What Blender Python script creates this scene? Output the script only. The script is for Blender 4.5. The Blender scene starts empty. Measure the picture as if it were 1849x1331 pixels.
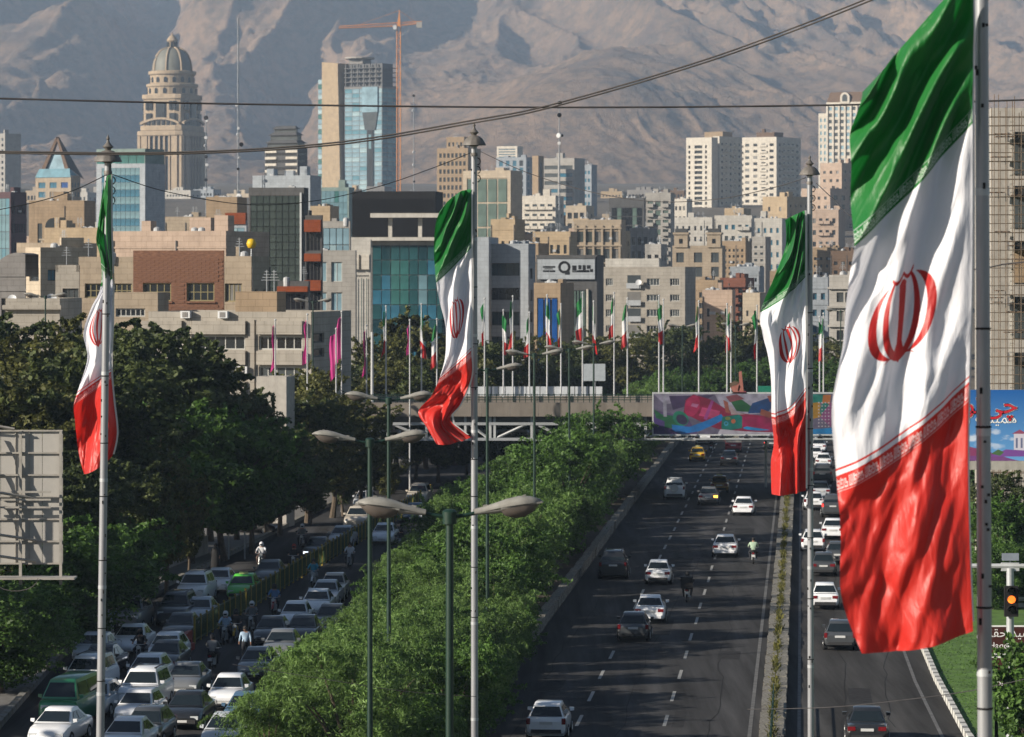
import bpy, math, random
import numpy as np
from mathutils import Vector, Matrix

# ------------------------------------------------------------------ camera
SC = bpy.context.scene
COL = SC.collection
F, CX, HY, CZ = 6934.0, 924.5, 490.0, 19.0      # focal length in photo pixels, optical axis, eye height
cam = bpy.data.cameras.new('camera'); camo = bpy.data.objects.new('camera', cam); COL.objects.link(camo)
camo.location = (0, 0, CZ); camo.rotation_euler = (math.radians(90), 0, 0)
cam.lens = 135; cam.sensor_width = 36; cam.shift_y = -(665.5 - 490.0) / 1849.0
cam.clip_start = 1; cam.clip_end = 30000
cam.dof.use_dof = True; cam.dof.focus_distance = 134; cam.dof.aperture_fstop = 3.4
SC.camera = camo
# ------------------------------------------------------------------ sky and sun
SUN_TO = Vector((-0.90, -0.42, 0.0)).normalized(); SUN_EL = math.radians(21.5)
SUN_V = Vector((SUN_TO.x * math.cos(SUN_EL), SUN_TO.y * math.cos(SUN_EL), math.sin(SUN_EL)))
w = bpy.data.worlds.new('World'); SC.world = w; w.use_nodes = True
nt = w.node_tree; bg = nt.nodes['Background']
sky = nt.nodes.new('ShaderNodeTexSky'); sky.sky_type = 'NISHITA'; sky.sun_disc = False
sky.sun_elevation = SUN_EL; sky.sun_rotation = math.atan2(SUN_V.x, SUN_V.y)
sky.altitude = 1300; sky.air_density = 1.0; sky.dust_density = 1.0
nt.links.new(sky.outputs[0], bg.inputs[0]); bg.inputs[1].default_value = 0.05
sl = bpy.data.lights.new('sun', 'SUN'); sl.energy = 5.0; sl.angle = math.radians(0.55); sl.color = (1.0, 0.90, 0.76)
so = bpy.data.objects.new('sun', sl); COL.objects.link(so); so.location = (-200, -100, 300)
so.rotation_euler = (-SUN_V).to_track_quat('-Z', 'Y').to_euler()
SC.view_settings.view_transform = 'Standard'; SC.view_settings.look = 'None'
SC.view_settings.exposure = 0.70; SC.view_settings.gamma = 1.0; SC.view_settings.use_curve_mapping = False
SC.render.engine = 'CYCLES'; SC.cycles.use_denoising = True
SC.cycles.max_bounces = 6; SC.cycles.diffuse_bounces = 3; SC.cycles.glossy_bounces = 3; SC.cycles.transmission_bounces = 4
SC.cycles.volume_bounces = 0; SC.cycles.transparent_max_bounces = 6; SC.cycles.sample_clamp_indirect = 4

R = random.Random(7)
NR = np.random.default_rng(11)

def P(px, py, Y):                      # photo pixel at a distance -> point in the world
    return Vector(((px - CX) * Y / F, Y, CZ - (py - HY) * Y / F))
def G(px, py, z=0.0):                  # photo pixel on the ground
    Y = F * (CZ - z) / (py - HY)
    return Vector(((px - CX) * Y / F, Y, z))
SL = 0.0755                            # the road's heading: x grows with y
def U(u, y, z=0.0):                    # lateral offset from the road's axis -> point
    return Vector((u + SL * y, y, z))
YAW = -math.atan(SL)
_tx = [0, 480, 560, 700, 1000, 1500, 2100, 3000, 4200, 30000]
_tz = [0, 0, 2, 6, 14, 32, 55, 85, 115, 115]
def TZ(y): return float(np.interp(y, _tx, _tz))

# ------------------------------------------------------------------ mesh helper
class MB:
    def __init__(s): s.v = []; s.f = []; s.m = []; s.T = None
    def add(s, vs, fs, mi=0):
        b = len(s.v)
        if s.T is not None: vs = [tuple(s.T @ Vector(q)) for q in vs]
        s.v.extend([tuple(q) for q in vs]); s.f.extend([tuple(i + b for i in f) for f in fs]); s.m.extend([mi] * len(fs)); return s
    def box(s, x0, x1, y0, y1, z0, z1, mi=0):
        return s.add([(x0,y0,z0),(x1,y0,z0),(x1,y1,z0),(x0,y1,z0),(x0,y0,z1),(x1,y0,z1),(x1,y1,z1),(x0,y1,z1)],
                     [(0,3,2,1),(4,5,6,7),(0,1,5,4),(1,2,6,5),(2,3,7,6),(3,0,4,7)], mi)
    def cb(s, c, d, mi=0):
        return s.box(c[0]-d[0]/2, c[0]+d[0]/2, c[1]-d[1]/2, c[1]+d[1]/2, c[2]-d[2]/2, c[2]+d[2]/2, mi)
    def quad(s, a, b, c, d, mi=0): return s.add([a, b, c, d], [(0, 1, 2, 3)], mi)
    def tube(s, pts, r, n=8, mi=0, cap=True):
        pts = [Vector(q) for q in pts]; k = len(pts)
        rs = r if isinstance(r, (list, tuple)) else [r] * k
        vs = []
        for i, p in enumerate(pts):
            d = (pts[min(i+1, k-1)] - pts[max(i-1, 0)]).normalized()
            a = d.cross(Vector((0, 0, 1)) if abs(d.z) < 0.9 else Vector((1, 0, 0))).normalized(); b = d.cross(a)
            for j in range(n):
                t = 2 * math.pi * j / n
                vs.append(p + (a * math.cos(t) + b * math.sin(t)) * rs[i])
        fs = [(i*n+j, i*n+(j+1) % n, (i+1)*n+(j+1) % n, (i+1)*n+j) for i in range(k-1) for j in range(n)]
        if cap: fs += [tuple(range(n-1, -1, -1)), tuple(range((k-1)*n, k*n))]
        return s.add(vs, fs, mi)
    def bar(s, a, b, wd, ht=None, mi=0):
        return s.tube([a, b], wd * 0.7071, 4, mi) if ht is None else s.tube([a, b], wd * .5, 4, mi)
    def lathe(s, prof, n=16, mi=0, c=(0, 0, 0), mod=None):
        vs = []
        for (r, z) in prof:
            for j in range(n):
                t = 2 * math.pi * j / n; q = r * (mod(t) if mod else 1)
                vs.append((c[0] + q * math.cos(t), c[1] + q * math.sin(t), c[2] + z))
        k = len(prof)
        fs = [(i*n+j, i*n+(j+1) % n, (i+1)*n+(j+1) % n, (i+1)*n+j) for i in range(k-1) for j in range(n)]
        fs += [tuple(range(n-1, -1, -1)), tuple(range((k-1)*n, k*n))]
        return s.add(vs, fs, mi)
    def ring(s, x, y, z, ax, r, wd, n=16, mi=0):           # a disc-like wheel lying along the axis ax
        prof = [(r*.55, -wd*.35), (r*.9, -wd*.5), (r, -wd*.3), (r, wd*.3), (r*.9, wd*.5), (r*.55, wd*.35)]
        m2 = MB().lathe(prof, n)
        for (a, b, c) in m2.v: pass
        vs = [((x + c, y + a, z + b) if ax == 'x' else (x + a, y + c, z + b)) for (a, b, c) in m2.v]
        return s.add(vs, m2.f, mi)
    def mesh(s, name, mats, smooth=None):
        me = bpy.data.meshes.new(name); me.from_pydata(s.v, [], s.f)
        for m in (mats if isinstance(mats, (list, tuple)) else [mats]): me.materials.append(m)
        if len(me.materials) > 1: me.polygons.foreach_set('material_index', s.m)
        if smooth is not None:
            me.shade_smooth(); me.set_sharp_from_angle(angle=math.radians(smooth))
        me.update(); return me
    def build(s, name, mats, parent=None, smooth=None, **kw):
        return link(name, s.mesh(name, mats, smooth), parent, **kw)
def link(name, me, parent=None, loc=None, rz=None, label=None, cat=None, group=None, kind=None):
    o = bpy.data.objects.new(name, me); COL.objects.link(o)
    if parent is not None: o.parent = parent
    if loc is not None: o.location = loc
    if rz is not None: o.rotation_euler = (0, 0, rz)
    tag(o, label, cat, group, kind); return o
def tag(o, label=None, cat=None, group=None, kind=None):
    for k, v in (('label', label), ('category', cat), ('group', group), ('kind', kind)):
        if v is not None: o[k] = v
    return o
def thing(name, label, cat, loc=(0, 0, 0), rz=0, group=None):
    return link(name, None, None, loc, rz, label, cat, group)
def dup(root, loc, rz=0, label=None, group=None, scale=None, mats=None, skip=()):
    r = root.copy(); COL.objects.link(r); r.location = loc; r.rotation_euler = (0, 0, rz)
    if scale is not None: r.scale = scale if hasattr(scale, '__len__') else (scale,) * 3
    tag(r, label, None, group)
    def rec(src, dst):
        for ch in list(src.children):
            st = ch.name.split('.')[0]
            if st in skip: continue
            c = ch.copy(); COL.objects.link(c); c.parent = dst
            if mats and st in mats:
                c.material_slots[0].link = 'OBJECT'; c.material_slots[0].material = mats[st]
            rec(ch, c)
    rec(root, r)
    return r

# ------------------------------------------------------------------ materials
def mat(name, col, rough=0.7, metal=0.0, var=0.12, scale=3.0, spec=0.4, bump=0.0, bscale=20.0, dirt=0.0, emit=None, coat=0.0, stretch=None, col2=None):
    m = bpy.data.materials.new(name); m.use_nodes = True
    t = m.node_tree; b = t.nodes['Principled BSDF']
    b.inputs['Roughness'].default_value = rough; b.inputs['Metallic'].default_value = metal
    b.inputs['Specular IOR Level'].default_value = spec
    if coat: b.inputs['Coat Weight'].default_value = coat; b.inputs['Coat Roughness'].default_value = 0.06
    tc = t.nodes.new('ShaderNodeTexCoord')
    if var or dirt:
        mp = t.nodes.new('ShaderNodeMapping'); t.links.new(tc.outputs['Object'], mp.inputs[0])
        if stretch: mp.inputs['Scale'].default_value = stretch
        n = t.nodes.new('ShaderNodeTexNoise'); n.inputs['Scale'].default_value = scale; n.inputs['Detail'].default_value = 6; n.inputs['Roughness'].default_value = 0.65
        t.links.new(mp.outputs[0], n.inputs[0])
        cr = t.nodes.new('ShaderNodeValToRGB'); cr.color_ramp.elements[0].position = 0.3; cr.color_ramp.elements[1].position = 0.7
        lo = [max(0, c * (1 - var * 1.5)) for c in col]; hi = [min(1, c * (1 + var)) for c in (col2 or col)]
        cr.color_ramp.elements[0].color = (*lo, 1); cr.color_ramp.elements[1].color = (*hi, 1)
        t.links.new(n.outputs[0], cr.inputs[0]); out = cr.outputs[0]
        if dirt:
            mp2 = t.nodes.new('ShaderNodeMapping'); t.links.new(tc.outputs['Object'], mp2.inputs[0]); mp2.inputs['Scale'].default_value = (1, 1, 0.12)
            n2 = t.nodes.new('ShaderNodeTexNoise'); n2.inputs['Scale'].default_value = 1.1; n2.inputs['Detail'].default_value = 8; n2.inputs['Roughness'].default_value = .7
            t.links.new(mp2.outputs[0], n2.inputs[0])
            r2 = t.nodes.new('ShaderNodeMapRange'); r2.inputs[1].default_value = .48; r2.inputs[2].default_value = .75; r2.inputs[4].default_value = dirt
            t.links.new(n2.outputs[0], r2.inputs[0])
            mx = t.nodes.new('ShaderNodeMix'); mx.data_type = 'RGBA'; t.links.new(r2.outputs[0], mx.inputs[0]); t.links.new(out, mx.inputs[6])
            mx.inputs[7].default_value = (col[0]*.35, col[1]*.33, col[2]*.31, 1); out = mx.outputs[2]
        t.links.new(out, b.inputs['Base Color'])
    else: b.inputs['Base Color'].default_value = (*col, 1)
    if bump:
        n3 = t.nodes.new('ShaderNodeTexNoise'); n3.inputs['Scale'].default_value = bscale; n3.inputs['Detail'].default_value = 5
        t.links.new(tc.outputs['Object'], n3.inputs[0])
        bp = t.nodes.new('ShaderNodeBump'); bp.inputs['Strength'].default_value = bump; bp.inputs['Distance'].default_value = 0.05
        t.links.new(n3.outputs[0], bp.inputs['Height']); t.links.new(bp.outputs[0], b.inputs['Normal'])
    if emit:
        b.inputs['Emission Color'].default_value = (*emit[:3], 1); b.inputs['Emission Strength'].default_value = emit[3]
    return m
def leafmat(name, lo, hi, trans=0.35):
    m = bpy.data.materials.new(name); m.use_nodes = True; t = m.node_tree; b = t.nodes['Principled BSDF']
    g = t.nodes.new('ShaderNodeNewGeometry'); cr = t.nodes.new('ShaderNodeValToRGB')
    cr.color_ramp.elements[0].color = (*lo, 1); cr.color_ramp.elements[1].color = (*hi, 1)
    tc = t.nodes.new('ShaderNodeTexCoord'); n = t.nodes.new('ShaderNodeTexNoise'); n.inputs['Scale'].default_value = .6; n.inputs['Detail'].default_value = 3
    t.links.new(tc.outputs['Object'], n.inputs[0])
    ad = t.nodes.new('ShaderNodeMath'); ad.operation = 'MULTIPLY_ADD'; ad.inputs[1].default_value = .45
    sb = t.nodes.new('ShaderNodeMath'); sb.operation = 'MULTIPLY_ADD'; sb.inputs[1].default_value = 2.0; sb.inputs[2].default_value = -.75
    t.links.new(n.outputs[0], sb.inputs[0])
    t.links.new(g.outputs['Random Per Island'], ad.inputs[0]); t.links.new(sb.outputs[0], ad.inputs[2])
    t.links.new(ad.outputs[0], cr.inputs[0]); t.links.new(cr.outputs[0], b.inputs['Base Color'])
    b.inputs['Roughness'].default_value = .55; b.inputs['Specular IOR Level'].default_value = .3
    tr = t.nodes.new('ShaderNodeBsdfTranslucent'); t.links.new(cr.outputs[0], tr.inputs[0])
    mx = t.nodes.new('ShaderNodeMixShader'); mx.inputs[0].default_value = trans
    t.links.new(b.outputs[0], mx.inputs[1]); t.links.new(tr.outputs[0], mx.inputs[2])
    t.links.new(mx.outputs[0], t.nodes['Material Output'].inputs[0]); return m
def imgmat(name, arr, rough=0.6, trans=0.0, sheen=0.0):
    h, wd = arr.shape[:2]
    im = bpy.data.images.new(name, wd, h, alpha=False); im.colorspace_settings.name = 'Linear Rec.709'
    px = np.ones((h, wd, 4), np.float32); px[..., :3] = arr; im.pixels.foreach_set(px.ravel()); im.pack()
    m = bpy.data.materials.new(name); m.use_nodes = True; t = m.node_tree; b = t.nodes['Principled BSDF']
    n = t.nodes.new('ShaderNodeTexImage'); n.image = im; n.extension = 'EXTEND'
    t.links.new(n.outputs[0], b.inputs['Base Color']); b.inputs['Roughness'].default_value = rough
    if sheen: b.inputs['Sheen Weight'].default_value = sheen; b.inputs['Sheen Roughness'].default_value = .4
    if trans:
        tr = t.nodes.new('ShaderNodeBsdfTranslucent'); t.links.new(n.outputs[0], tr.inputs[0])
        mx = t.nodes.new('ShaderNodeMixShader'); mx.inputs[0].default_value = trans
        t.links.new(b.outputs[0], mx.inputs[1]); t.links.new(tr.outputs[0], mx.inputs[2]); t.links.new(mx.outputs[0], t.nodes['Material Output'].inputs[0])
    return m

# numpy value noise
def _hash(ix, iy, s):
    h = (ix * 374761393 + iy * 668265263 + s * 974634777) & 0x7fffffff
    h = ((h ^ (h >> 13)) * 1274126177) & 0x7fffffff
    return ((h ^ (h >> 16)) & 0xffff) / 65535.0
def vnoise(x, y, s=0):
    ix = np.floor(x).astype(np.int64); iy = np.floor(y).astype(np.int64); fx = x - ix; fy = y - iy
    fx = fx*fx*fx*(fx*(fx*6-15)+10); fy = fy*fy*fy*(fy*(fy*6-15)+10)
    a = _hash(ix, iy, s); b = _hash(ix+1, iy, s); c = _hash(ix, iy+1, s); d = _hash(ix+1, iy+1, s)
    return (a*(1-fx)+b*fx)*(1-fy) + (c*(1-fx)+d*fx)*fy
def fbm(x, y, o=5, s=0, g=.5):
    t = 0; a = 1; n = 0
    for i in range(o): t = t + a*vnoise(x, y, s+i*17); n += a; a *= g; x = x*2.03+5.1; y = y*2.03+3.7
    return t/n
def ridged(x, y, o=5, s=0, g=.5):
    t = 0; a = 1; n = 0
    for i in range(o):
        v = 1 - np.abs(2*vnoise(x, y, s+i*31) - 1); t = t + a*v*v; n += a; a *= g
        x, y = x*1.9 + y*.4 + 9.2, y*1.9 - x*.4 + 4.4
    return t/n
def grid_mesh(name, X, Y, Z, mats, uv=None, smooth=True):
    h, wd = X.shape; me = bpy.data.meshes.new(name)
    co = np.stack([X, Y, Z], -1).reshape(-1, 3).astype(np.float32)
    idx = np.arange(h*wd).reshape(h, wd)
    f = np.stack([idx[:-1, :-1], idx[:-1, 1:], idx[1:, 1:], idx[1:, :-1]], -1).reshape(-1, 4)
    me.vertices.add(len(co)); me.vertices.foreach_set('co', co.ravel())
    me.loops.add(f.size); me.loops.foreach_set('vertex_index', f.ravel().astype(np.int32))
    me.polygons.add(len(f)); me.polygons.foreach_set('loop_start', np.arange(0, f.size, 4, dtype=np.int32))
    me.update(calc_edges=True)
    if uv is not None:
        l = me.uv_layers.new(name='UVMap'); l.data.foreach_set('uv', np.stack(uv, -1).reshape(-1, 2)[f.ravel()].astype(np.float32).ravel())
    for m in (mats if isinstance(mats, (list, tuple)) else [mats]): me.materials.append(m)
    if smooth: me.polygons.foreach_set('use_smooth', np.ones(len(f), bool))
    me.validate(); return me
def text_mesh(name, s, size, mt, depth=0.0, align='CENTER'):
    c = bpy.data.curves.new(name, 'FONT'); c.body = s; c.size = size; c.align_x = align; c.extrude = depth; c.resolution_u = 3
    o = bpy.data.objects.new(name, c); COL.objects.link(o)
    me = bpy.data.meshes.new_from_object(o.evaluated_get(bpy.context.evaluated_depsgraph_get()))
    bpy.data.objects.remove(o); bpy.data.curves.remove(c); me.name = name; me.materials.clear(); me.materials.append(mt); return me
_tx[:] = [0, 600, 720, 1000, 1500, 2100, 3000, 4200, 30000]
_tz[:] = [0, 0, 3, 12, 32, 55, 85, 115, 115]
# ------------------------------------------------------------------ setting materials
M = {}
M['asphalt'] = mat('asphalt', (.050, .050, .052), .95, spec=.06, var=.34, scale=1.1, stretch=(1, .035, 1), bump=.15, bscale=60, dirt=0)
M['asphalt_old'] = mat('asphalt_old', (.055, .054, .054), .95, spec=.06, var=.34, scale=.9, stretch=(1, .035, 1), bump=.15, bscale=60)
def wear(m):                           # tyre-polished tracks and the oily strip along each lane
    t = m.node_tree; b = t.nodes['Principled BSDF']; src = b.inputs['Base Color'].links[0].from_socket
    tc = t.nodes.new('ShaderNodeTexCoord'); sp = t.nodes.new('ShaderNodeSeparateXYZ'); t.links.new(tc.outputs['Object'], sp.inputs[0])
    def mth(op, a, b_=None, c=None):
        n = t.nodes.new('ShaderNodeMath'); n.operation = op
        for i, q in enumerate((a, b_, c)):
            if q is None: continue
            if isinstance(q, (int, float)): n.inputs[i].default_value = q
            else: t.links.new(q, n.inputs[i])
        return n.outputs[0]
    u = mth('MULTIPLY_ADD', sp.outputs[1], -SL, sp.outputs[0])
    w1 = mth('SINE', mth('MULTIPLY', u, 2*math.pi/3.66*2)); w2 = mth('SINE', mth('MULTIPLY_ADD', u, 2*math.pi/3.66, 1.2))
    mp = t.nodes.new('ShaderNodeMapping'); mp.inputs['Scale'].default_value = (.8, .03, 1); t.links.new(tc.outputs['Object'], mp.inputs[0])
    n = t.nodes.new('ShaderNodeTexNoise'); n.inputs['Scale'].default_value = 1; n.inputs['Detail'].default_value = 5; t.links.new(mp.outputs[0], n.inputs[0])
    n2 = t.nodes.new('ShaderNodeTexNoise'); n2.inputs['Scale'].default_value = .05; n2.inputs['Detail'].default_value = 4; t.links.new(tc.outputs['Object'], n2.inputs[0])
    f = mth('MULTIPLY', mth('ADD', mth('MULTIPLY', w1, .5), w2), n.outputs[0]); f = mth('MULTIPLY_ADD', f, .26, mth('MULTIPLY_ADD', n2.outputs[0], .7, .65))
    mx = t.nodes.new('ShaderNodeVectorMath'); mx.operation = 'SCALE'; t.links.new(src, mx.inputs[0]); t.links.new(f, mx.inputs['Scale']); t.links.new(mx.outputs[0], b.inputs['Base Color'])
wear(M['asphalt']); wear(M['asphalt_old'])
M['paint'] = mat('road_paint', (.30, .30, .29), .7, var=.25, scale=2.5)
M['paint_worn'] = mat('road_paint_worn', (.12, .12, .12), .8, var=.35, scale=1.5)
M['earth'] = mat('earth', (.13, .11, .085), .95, var=.3, scale=.08)
M['soil'] = mat('soil', (.07, .055, .04), .95, var=.3, scale=1.5)
M['pave'] = mat('paving', (.15, .145, .14), .9, var=.15, scale=2)
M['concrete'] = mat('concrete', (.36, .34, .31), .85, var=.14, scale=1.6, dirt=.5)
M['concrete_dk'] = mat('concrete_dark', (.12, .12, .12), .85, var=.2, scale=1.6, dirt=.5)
M['stone'] = mat('kerb_stone', (.20, .19, .165), .9, var=.6, scale=6, bump=.4, bscale=14)
M['kerb_w'] = mat('kerb_white', (.55, .55, .52), .8, var=.15, scale=7)
M['kerb_k'] = mat('kerb_black', (.20, .20, .19), .8, var=.3, scale=7)
M['lawn'] = mat('lawn', (.075, .155, .022), .95, var=.3, scale=.8, bump=.25, bscale=25)
M['white_metal'] = mat('white_metal', (.60, .61, .62), .45, var=.06, scale=2, dirt=.25)
M['steel'] = mat('steel', (.42, .44, .46), .42, metal=.3, var=.1, scale=3)
M['steel_lt'] = mat('light_steel', (.50, .52, .53), .5, metal=.15, var=.1, scale=2, dirt=.3)
M['black'] = mat('black_plastic', (.02, .02, .022), .5, var=0)
M['green_metal'] = mat('green_paint', (.009, .030, .021), .45, var=.15, scale=3)
M['cable'] = mat('cable', (.035, .033, .035), .7, var=0)
M['cable_lt'] = mat('grey_cable', (.075, .068, .064), .7, var=0)

# ------------------------------------------------------------------ ground
ys = np.concatenate([np.linspace(-60, 600, 23), np.linspace(640, 4500, 44)])
xs = np.linspace(-1, 1, 41)
Yg, Xu = np.meshgrid(ys, xs, indexing='ij')
Xg = Xu * (500 + Yg * .55)
Zg = np.interp(Yg, _tx, _tz) - .06
link('ground', grid_mesh('ground', Xg, Yg, Zg, M['earth']), kind='structure')

def strip(name, left, right, z, m, parent=None, kind='structure', dz=0):
    mb = MB()
    for i in range(len(left) - 1):
        a, b, c, d = left[i], right[i], right[i+1], left[i+1]
        mb.quad((a[0], a[1], z), (b[0], b[1], z), (c[0], c[1], z), (d[0], d[1], z))
    return mb.build(name, m, parent, kind=kind)
def uline(u, y0, y1, n=1): return [tuple(U(u, y0 + (y1-y0)*i/n)) for i in range(n+1)]

strip('highway', uline(-13.7, 60, 500, 12), uline(-1.7, 60, 500, 12), 0, M['asphalt'])
KR = [(13.5+.0755*60, 60), (10.0+.0755*100, 100), (7.6+.0755*135, 135), (6.62+.0755*156, 156), (6.12+.0755*178, 178), (5.95+.0755*195, 195), (5.9+.0755*260, 260), (5.9+.0755*420, 420), (5.9+.0755*500, 500)]
strip('carriageway', [tuple(U(-.75, k[1])) for k in KR], KR, 0, M['asphalt_old'])
ST = [(-22.5, 60), (-21.8, 110), (-21.1, 150), (-22.0, 180), (-22.6, 205), (-38.3+.0755*228, 228), (-38.3+.0755*420, 420)]
strip('street', ST, [tuple(U(-21.5, k[1])) for k in ST], .0, M['asphalt'])
strip('pavement', [(k[0]-9, k[1]) for k in ST], ST, .14, M['pave'])
strip('median_soil', uline(-21.5, 60, 500, 4), uline(-13.9, 60, 500, 4), .05, M['soil'])
LW = [(k[0]+.25, k[1]) for k in KR]
strip('lawn', LW, [(k[0]+60, k[1]) for k in LW], .16, M['lawn'])

# painted markings
mk = thing('lane_marking', None, None); mk['kind'] = 'structure'
for u in (-9.42, -5.76):
    mb = MB().box(-.075, .075, -2, 2, -.001, .001); me = mb.mesh('dash', M['paint'])
    for k in range(-4, 37):
        y = 162.4 + 9.29*k
        link('dash', me, mk, U(u + R.uniform(-.03, .03), y, .006), YAW)
for u, w_ in ((-2.15, .16), (-.12, .14)):
    strip('edge_line', uline(u-w_/2, 60, 500, 4), uline(u+w_/2, 60, 500, 4), .007, M['paint_worn'])
strip('edge_line', [(k[0]-.95, k[1]) for k in KR], [(k[0]-.80, k[1]) for k in KR], .007, M['paint_worn'])

pt = mat('asphalt_patch', (.038, .038, .040), .95, var=.25, scale=2, spec=.05)
for (u, y, w_, l_) in ((-11.6, 176, 1.3, 5), (-7.4, 205, .9, 9), (-3.6, 190, 1.1, 4), (-8.0, 250, 1.6, 8), (2.6, 172, 1.0, 6), (3.4, 215, 1.4, 7), (-11.0, 300, 1.5, 10), (1.2, 240, .7, 12), (-5.2, 163, .5, 6), (-4.2, 280, 1.4, 7)):
    MB().box(-w_/2, w_/2, -l_/2, l_/2, -.001, .001).build('road_patch', pt, None, loc=U(u, y, .004), rz=YAW, kind='structure')
sm_ = mat('tar_seam', (.028, .028, .029), .9, var=.2, spec=.05)
for u0, y0, n_ in ((-12.2, 150, 26), (-7.6, 152, 40), (-3.9, 150, 34), (1.4, 150, 30), (3.9, 160, 20)):
    mb = MB(); a = Vector((u0, y0, 0))
    for k in range(n_):
        b_ = a + Vector((R.gauss(0, .12), 3.0, 0)); p_, q_ = U(a.x, a.y, .0045), U(b_.x, b_.y, .0045); mb.quad(p_+Vector((-.02, 0, 0)), p_+Vector((.02, 0, 0)), q_+Vector((.02, 0, 0)), q_+Vector((-.02, 0, 0))); a = b_
    mb.build('tar_seam', sm_, None, kind='structure')
# ------------------------------------------------------------------ kerbs, barrier, median
bar = thing('roadside_barrier', 'low pale stone barrier between the hedge and the highway', 'barrier')
for v in range(3):
    mb = MB(); mb.box(-.20, .20, -1.48, 1.48, 0, .48 + .02*v); mb.box(-.25, .25, -1.49, 1.49, .48+.02*v, .64+.015*v)
    M['bar%d' % v] = mb.mesh('barrier_block', M['stone'])
for k in range(0, 150):
    y = 140 + 3*k
    link('barrier_block', M['bar%d' % (k % 3)], bar, U(-13.95 + R.uniform(-.04, .04), y, 0), YAW + R.uniform(-.012, .012))
med = thing('median_kerb', None, None); med['kind'] = 'structure'
ks = [MB().box(-.25+.01*v, .25, -.96, .96-.02*v, 0, .30+.025*v).mesh('kerb_stone', M['stone']) for v in range(3)]
for side in (-1.50, -.94):
    for k in range(150):
        link('kerb_stone', ks[R.randrange(3)], med, U(side + R.uniform(-.03, .03), 100 + 2*k if k < 150 else 0, 0), YAW + R.uniform(-.02, .02))
strip('median_bed', uline(-1.25, 60, 430, 4), uline(-1.19, 60, 430, 4), .26, M['soil'])
# plants in the narrow bed: grass like stems, uncountable
M['bed_leaf'] = leafmat('bed_leaf', (.05, .055, .012), (.16, .15, .03), .3)
mb = MB()
for k in range(8200):
    y = R.uniform(130, 420); u = -1.22 + R.gauss(0, .08); h = R.uniform(.08, .26)*(1+.4*math.sin(y*.7)); a = R.uniform(0, 6.28); q = U(u, y, .24)
    d = Vector((math.cos(a), math.sin(a), 0))*.045; t = Vector((R.gauss(0, .10), R.gauss(0, .12), h))
    mb.add([q-d, q+d, q+t+d*.4, q+t-d*.4], [(0, 1, 2, 3)])
mb.build('ground_cover', M['bed_leaf'], kind='stuff')
fe = thing('median_fence', 'green metal fence standing in the narrow highway median', 'fence')
for k in range(26):
    y = 118 + 2.0*k
    if k > 23: continue
    MB().cb((0, 0, .75), (.06, .06, 1.0)).build('post', M['green_metal'], fe, loc=U(-1.22, y, 0), rz=YAW)
    for z in (.55, .85, 1.15):
        MB().cb((0, 1.0, z), (.035, 1.93, .05)).build('rail', M['green_metal'], fe, loc=U(-1.22, y, 0), rz=YAW)
def kerb_run(name, label, pts, step, ht, wd, mats):
    t = thing(name, None, None); t['kind'] = 'structure'
    me = [MB().box(-wd/2, wd/2, -step*.49, step*.49, 0, ht).mesh('kerb_block', m) for m in mats]
    P_ = [Vector((a, b, 0)) for a, b in pts]; i = 0; pos = 0.0
    for a, b in zip(P_[:-1], P_[1:]):
        L = (b-a).length; d = (b-a)/L
        while pos < L:
            q = a + d*pos; rz = math.atan2(d.y, d.x) - math.pi/2
            link('kerb_block', me[i % len(me)], t, q, rz); i += 1; pos += step
        pos -= L
    return t
kerb_run('right_kerb', None, [(k[0]+.12, k[1]) for k in KR[2:6]], .55, .30, .24, [M['kerb_w'], M['kerb_w'], M['kerb_k']])
kerb_run('right_kerb', None, [(k[0]+.12, k[1]) for k in KR[5:8]], 2.2, .30, .24, [M['kerb_w'], M['stone']])
kerb_run('street_kerb', None, [(k[0], k[1]) for k in ST[2:6]] + [(-38.3+.0755*262, 262)], .8, .30, .3, [M['stone'], M['kerb_k']])
kerb_run('street_kerb', None, [(-38.3+.0755*262.8, 262.8), (-38.3+.0755*330, 330)], 2.0, .28, .3, [M['stone']])
# lawn blades, uncountable
M['blade'] = leafmat('blade', (.06, .13, .02), (.10, .19, .035), .3)
mb = MB()
for k in range(9000):
    y = R.uniform(128, 200); x0 = np.interp(y, [k_[1] for k_ in KR], [k_[0] for k_ in KR]) + .4
    x = x0 + abs(R.gauss(0, 5)); h = R.uniform(.03, .08); a = R.uniform(0, 6.28); q = Vector((x, y, .15)); d = Vector((math.cos(a), math.sin(a), 0))*.05
    mb.add([q-d, q+d, q+Vector((R.gauss(0, .05), R.gauss(0, .05), h))], [(0, 1, 2)])
mb.build('grass', M['blade'], kind='stuff')

# street fence: green panels with yellow posts, then a red barrier
M['fence_green'] = mat('fence_green', (.05, .085, .028), .5, var=.2, scale=4)
M['fence_yellow'] = mat('fence_yellow', (.33, .24, .035), .5, var=.2, scale=4)
sf = thing('street_railing', 'green railing with yellow posts along the middle of the jammed street', 'railing')
bars = MB()
for j in range(9): bars.cb((0, -.9 + .225*j, .62), (.025, .05, 1.05))
bm_ = bars.mesh('railing_panel', M['fence_green'])
pm = MB().cb((0, 0, .68), (.10, .10, 1.36)).mesh('post', M['fence_yellow']); rm = MB().cb((0, 1.0, 0), (.045, 1.9, .06)).mesh('rail', M['fence_green'])
gm = MB().cb((0, 1.0, 0), (.03, 1.9, .62)).mesh('mesh_panel', M['fence_green'])
for k in range(62):
    y = 196 + 2*k; u = -31.0 + .004*max(0, y-260)
    link('post', pm, sf, U(u, y, 0), YAW)
    link('railing_panel', bm_, sf, U(u, y+1.0, 0), YAW)
    for z in (.18, 1.2): link('rail', rm, sf, U(u, y, z), YAW)
M['red_paint'] = mat('red_paint', (.30, .025, .02), .5, var=.25, scale=4)
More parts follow.
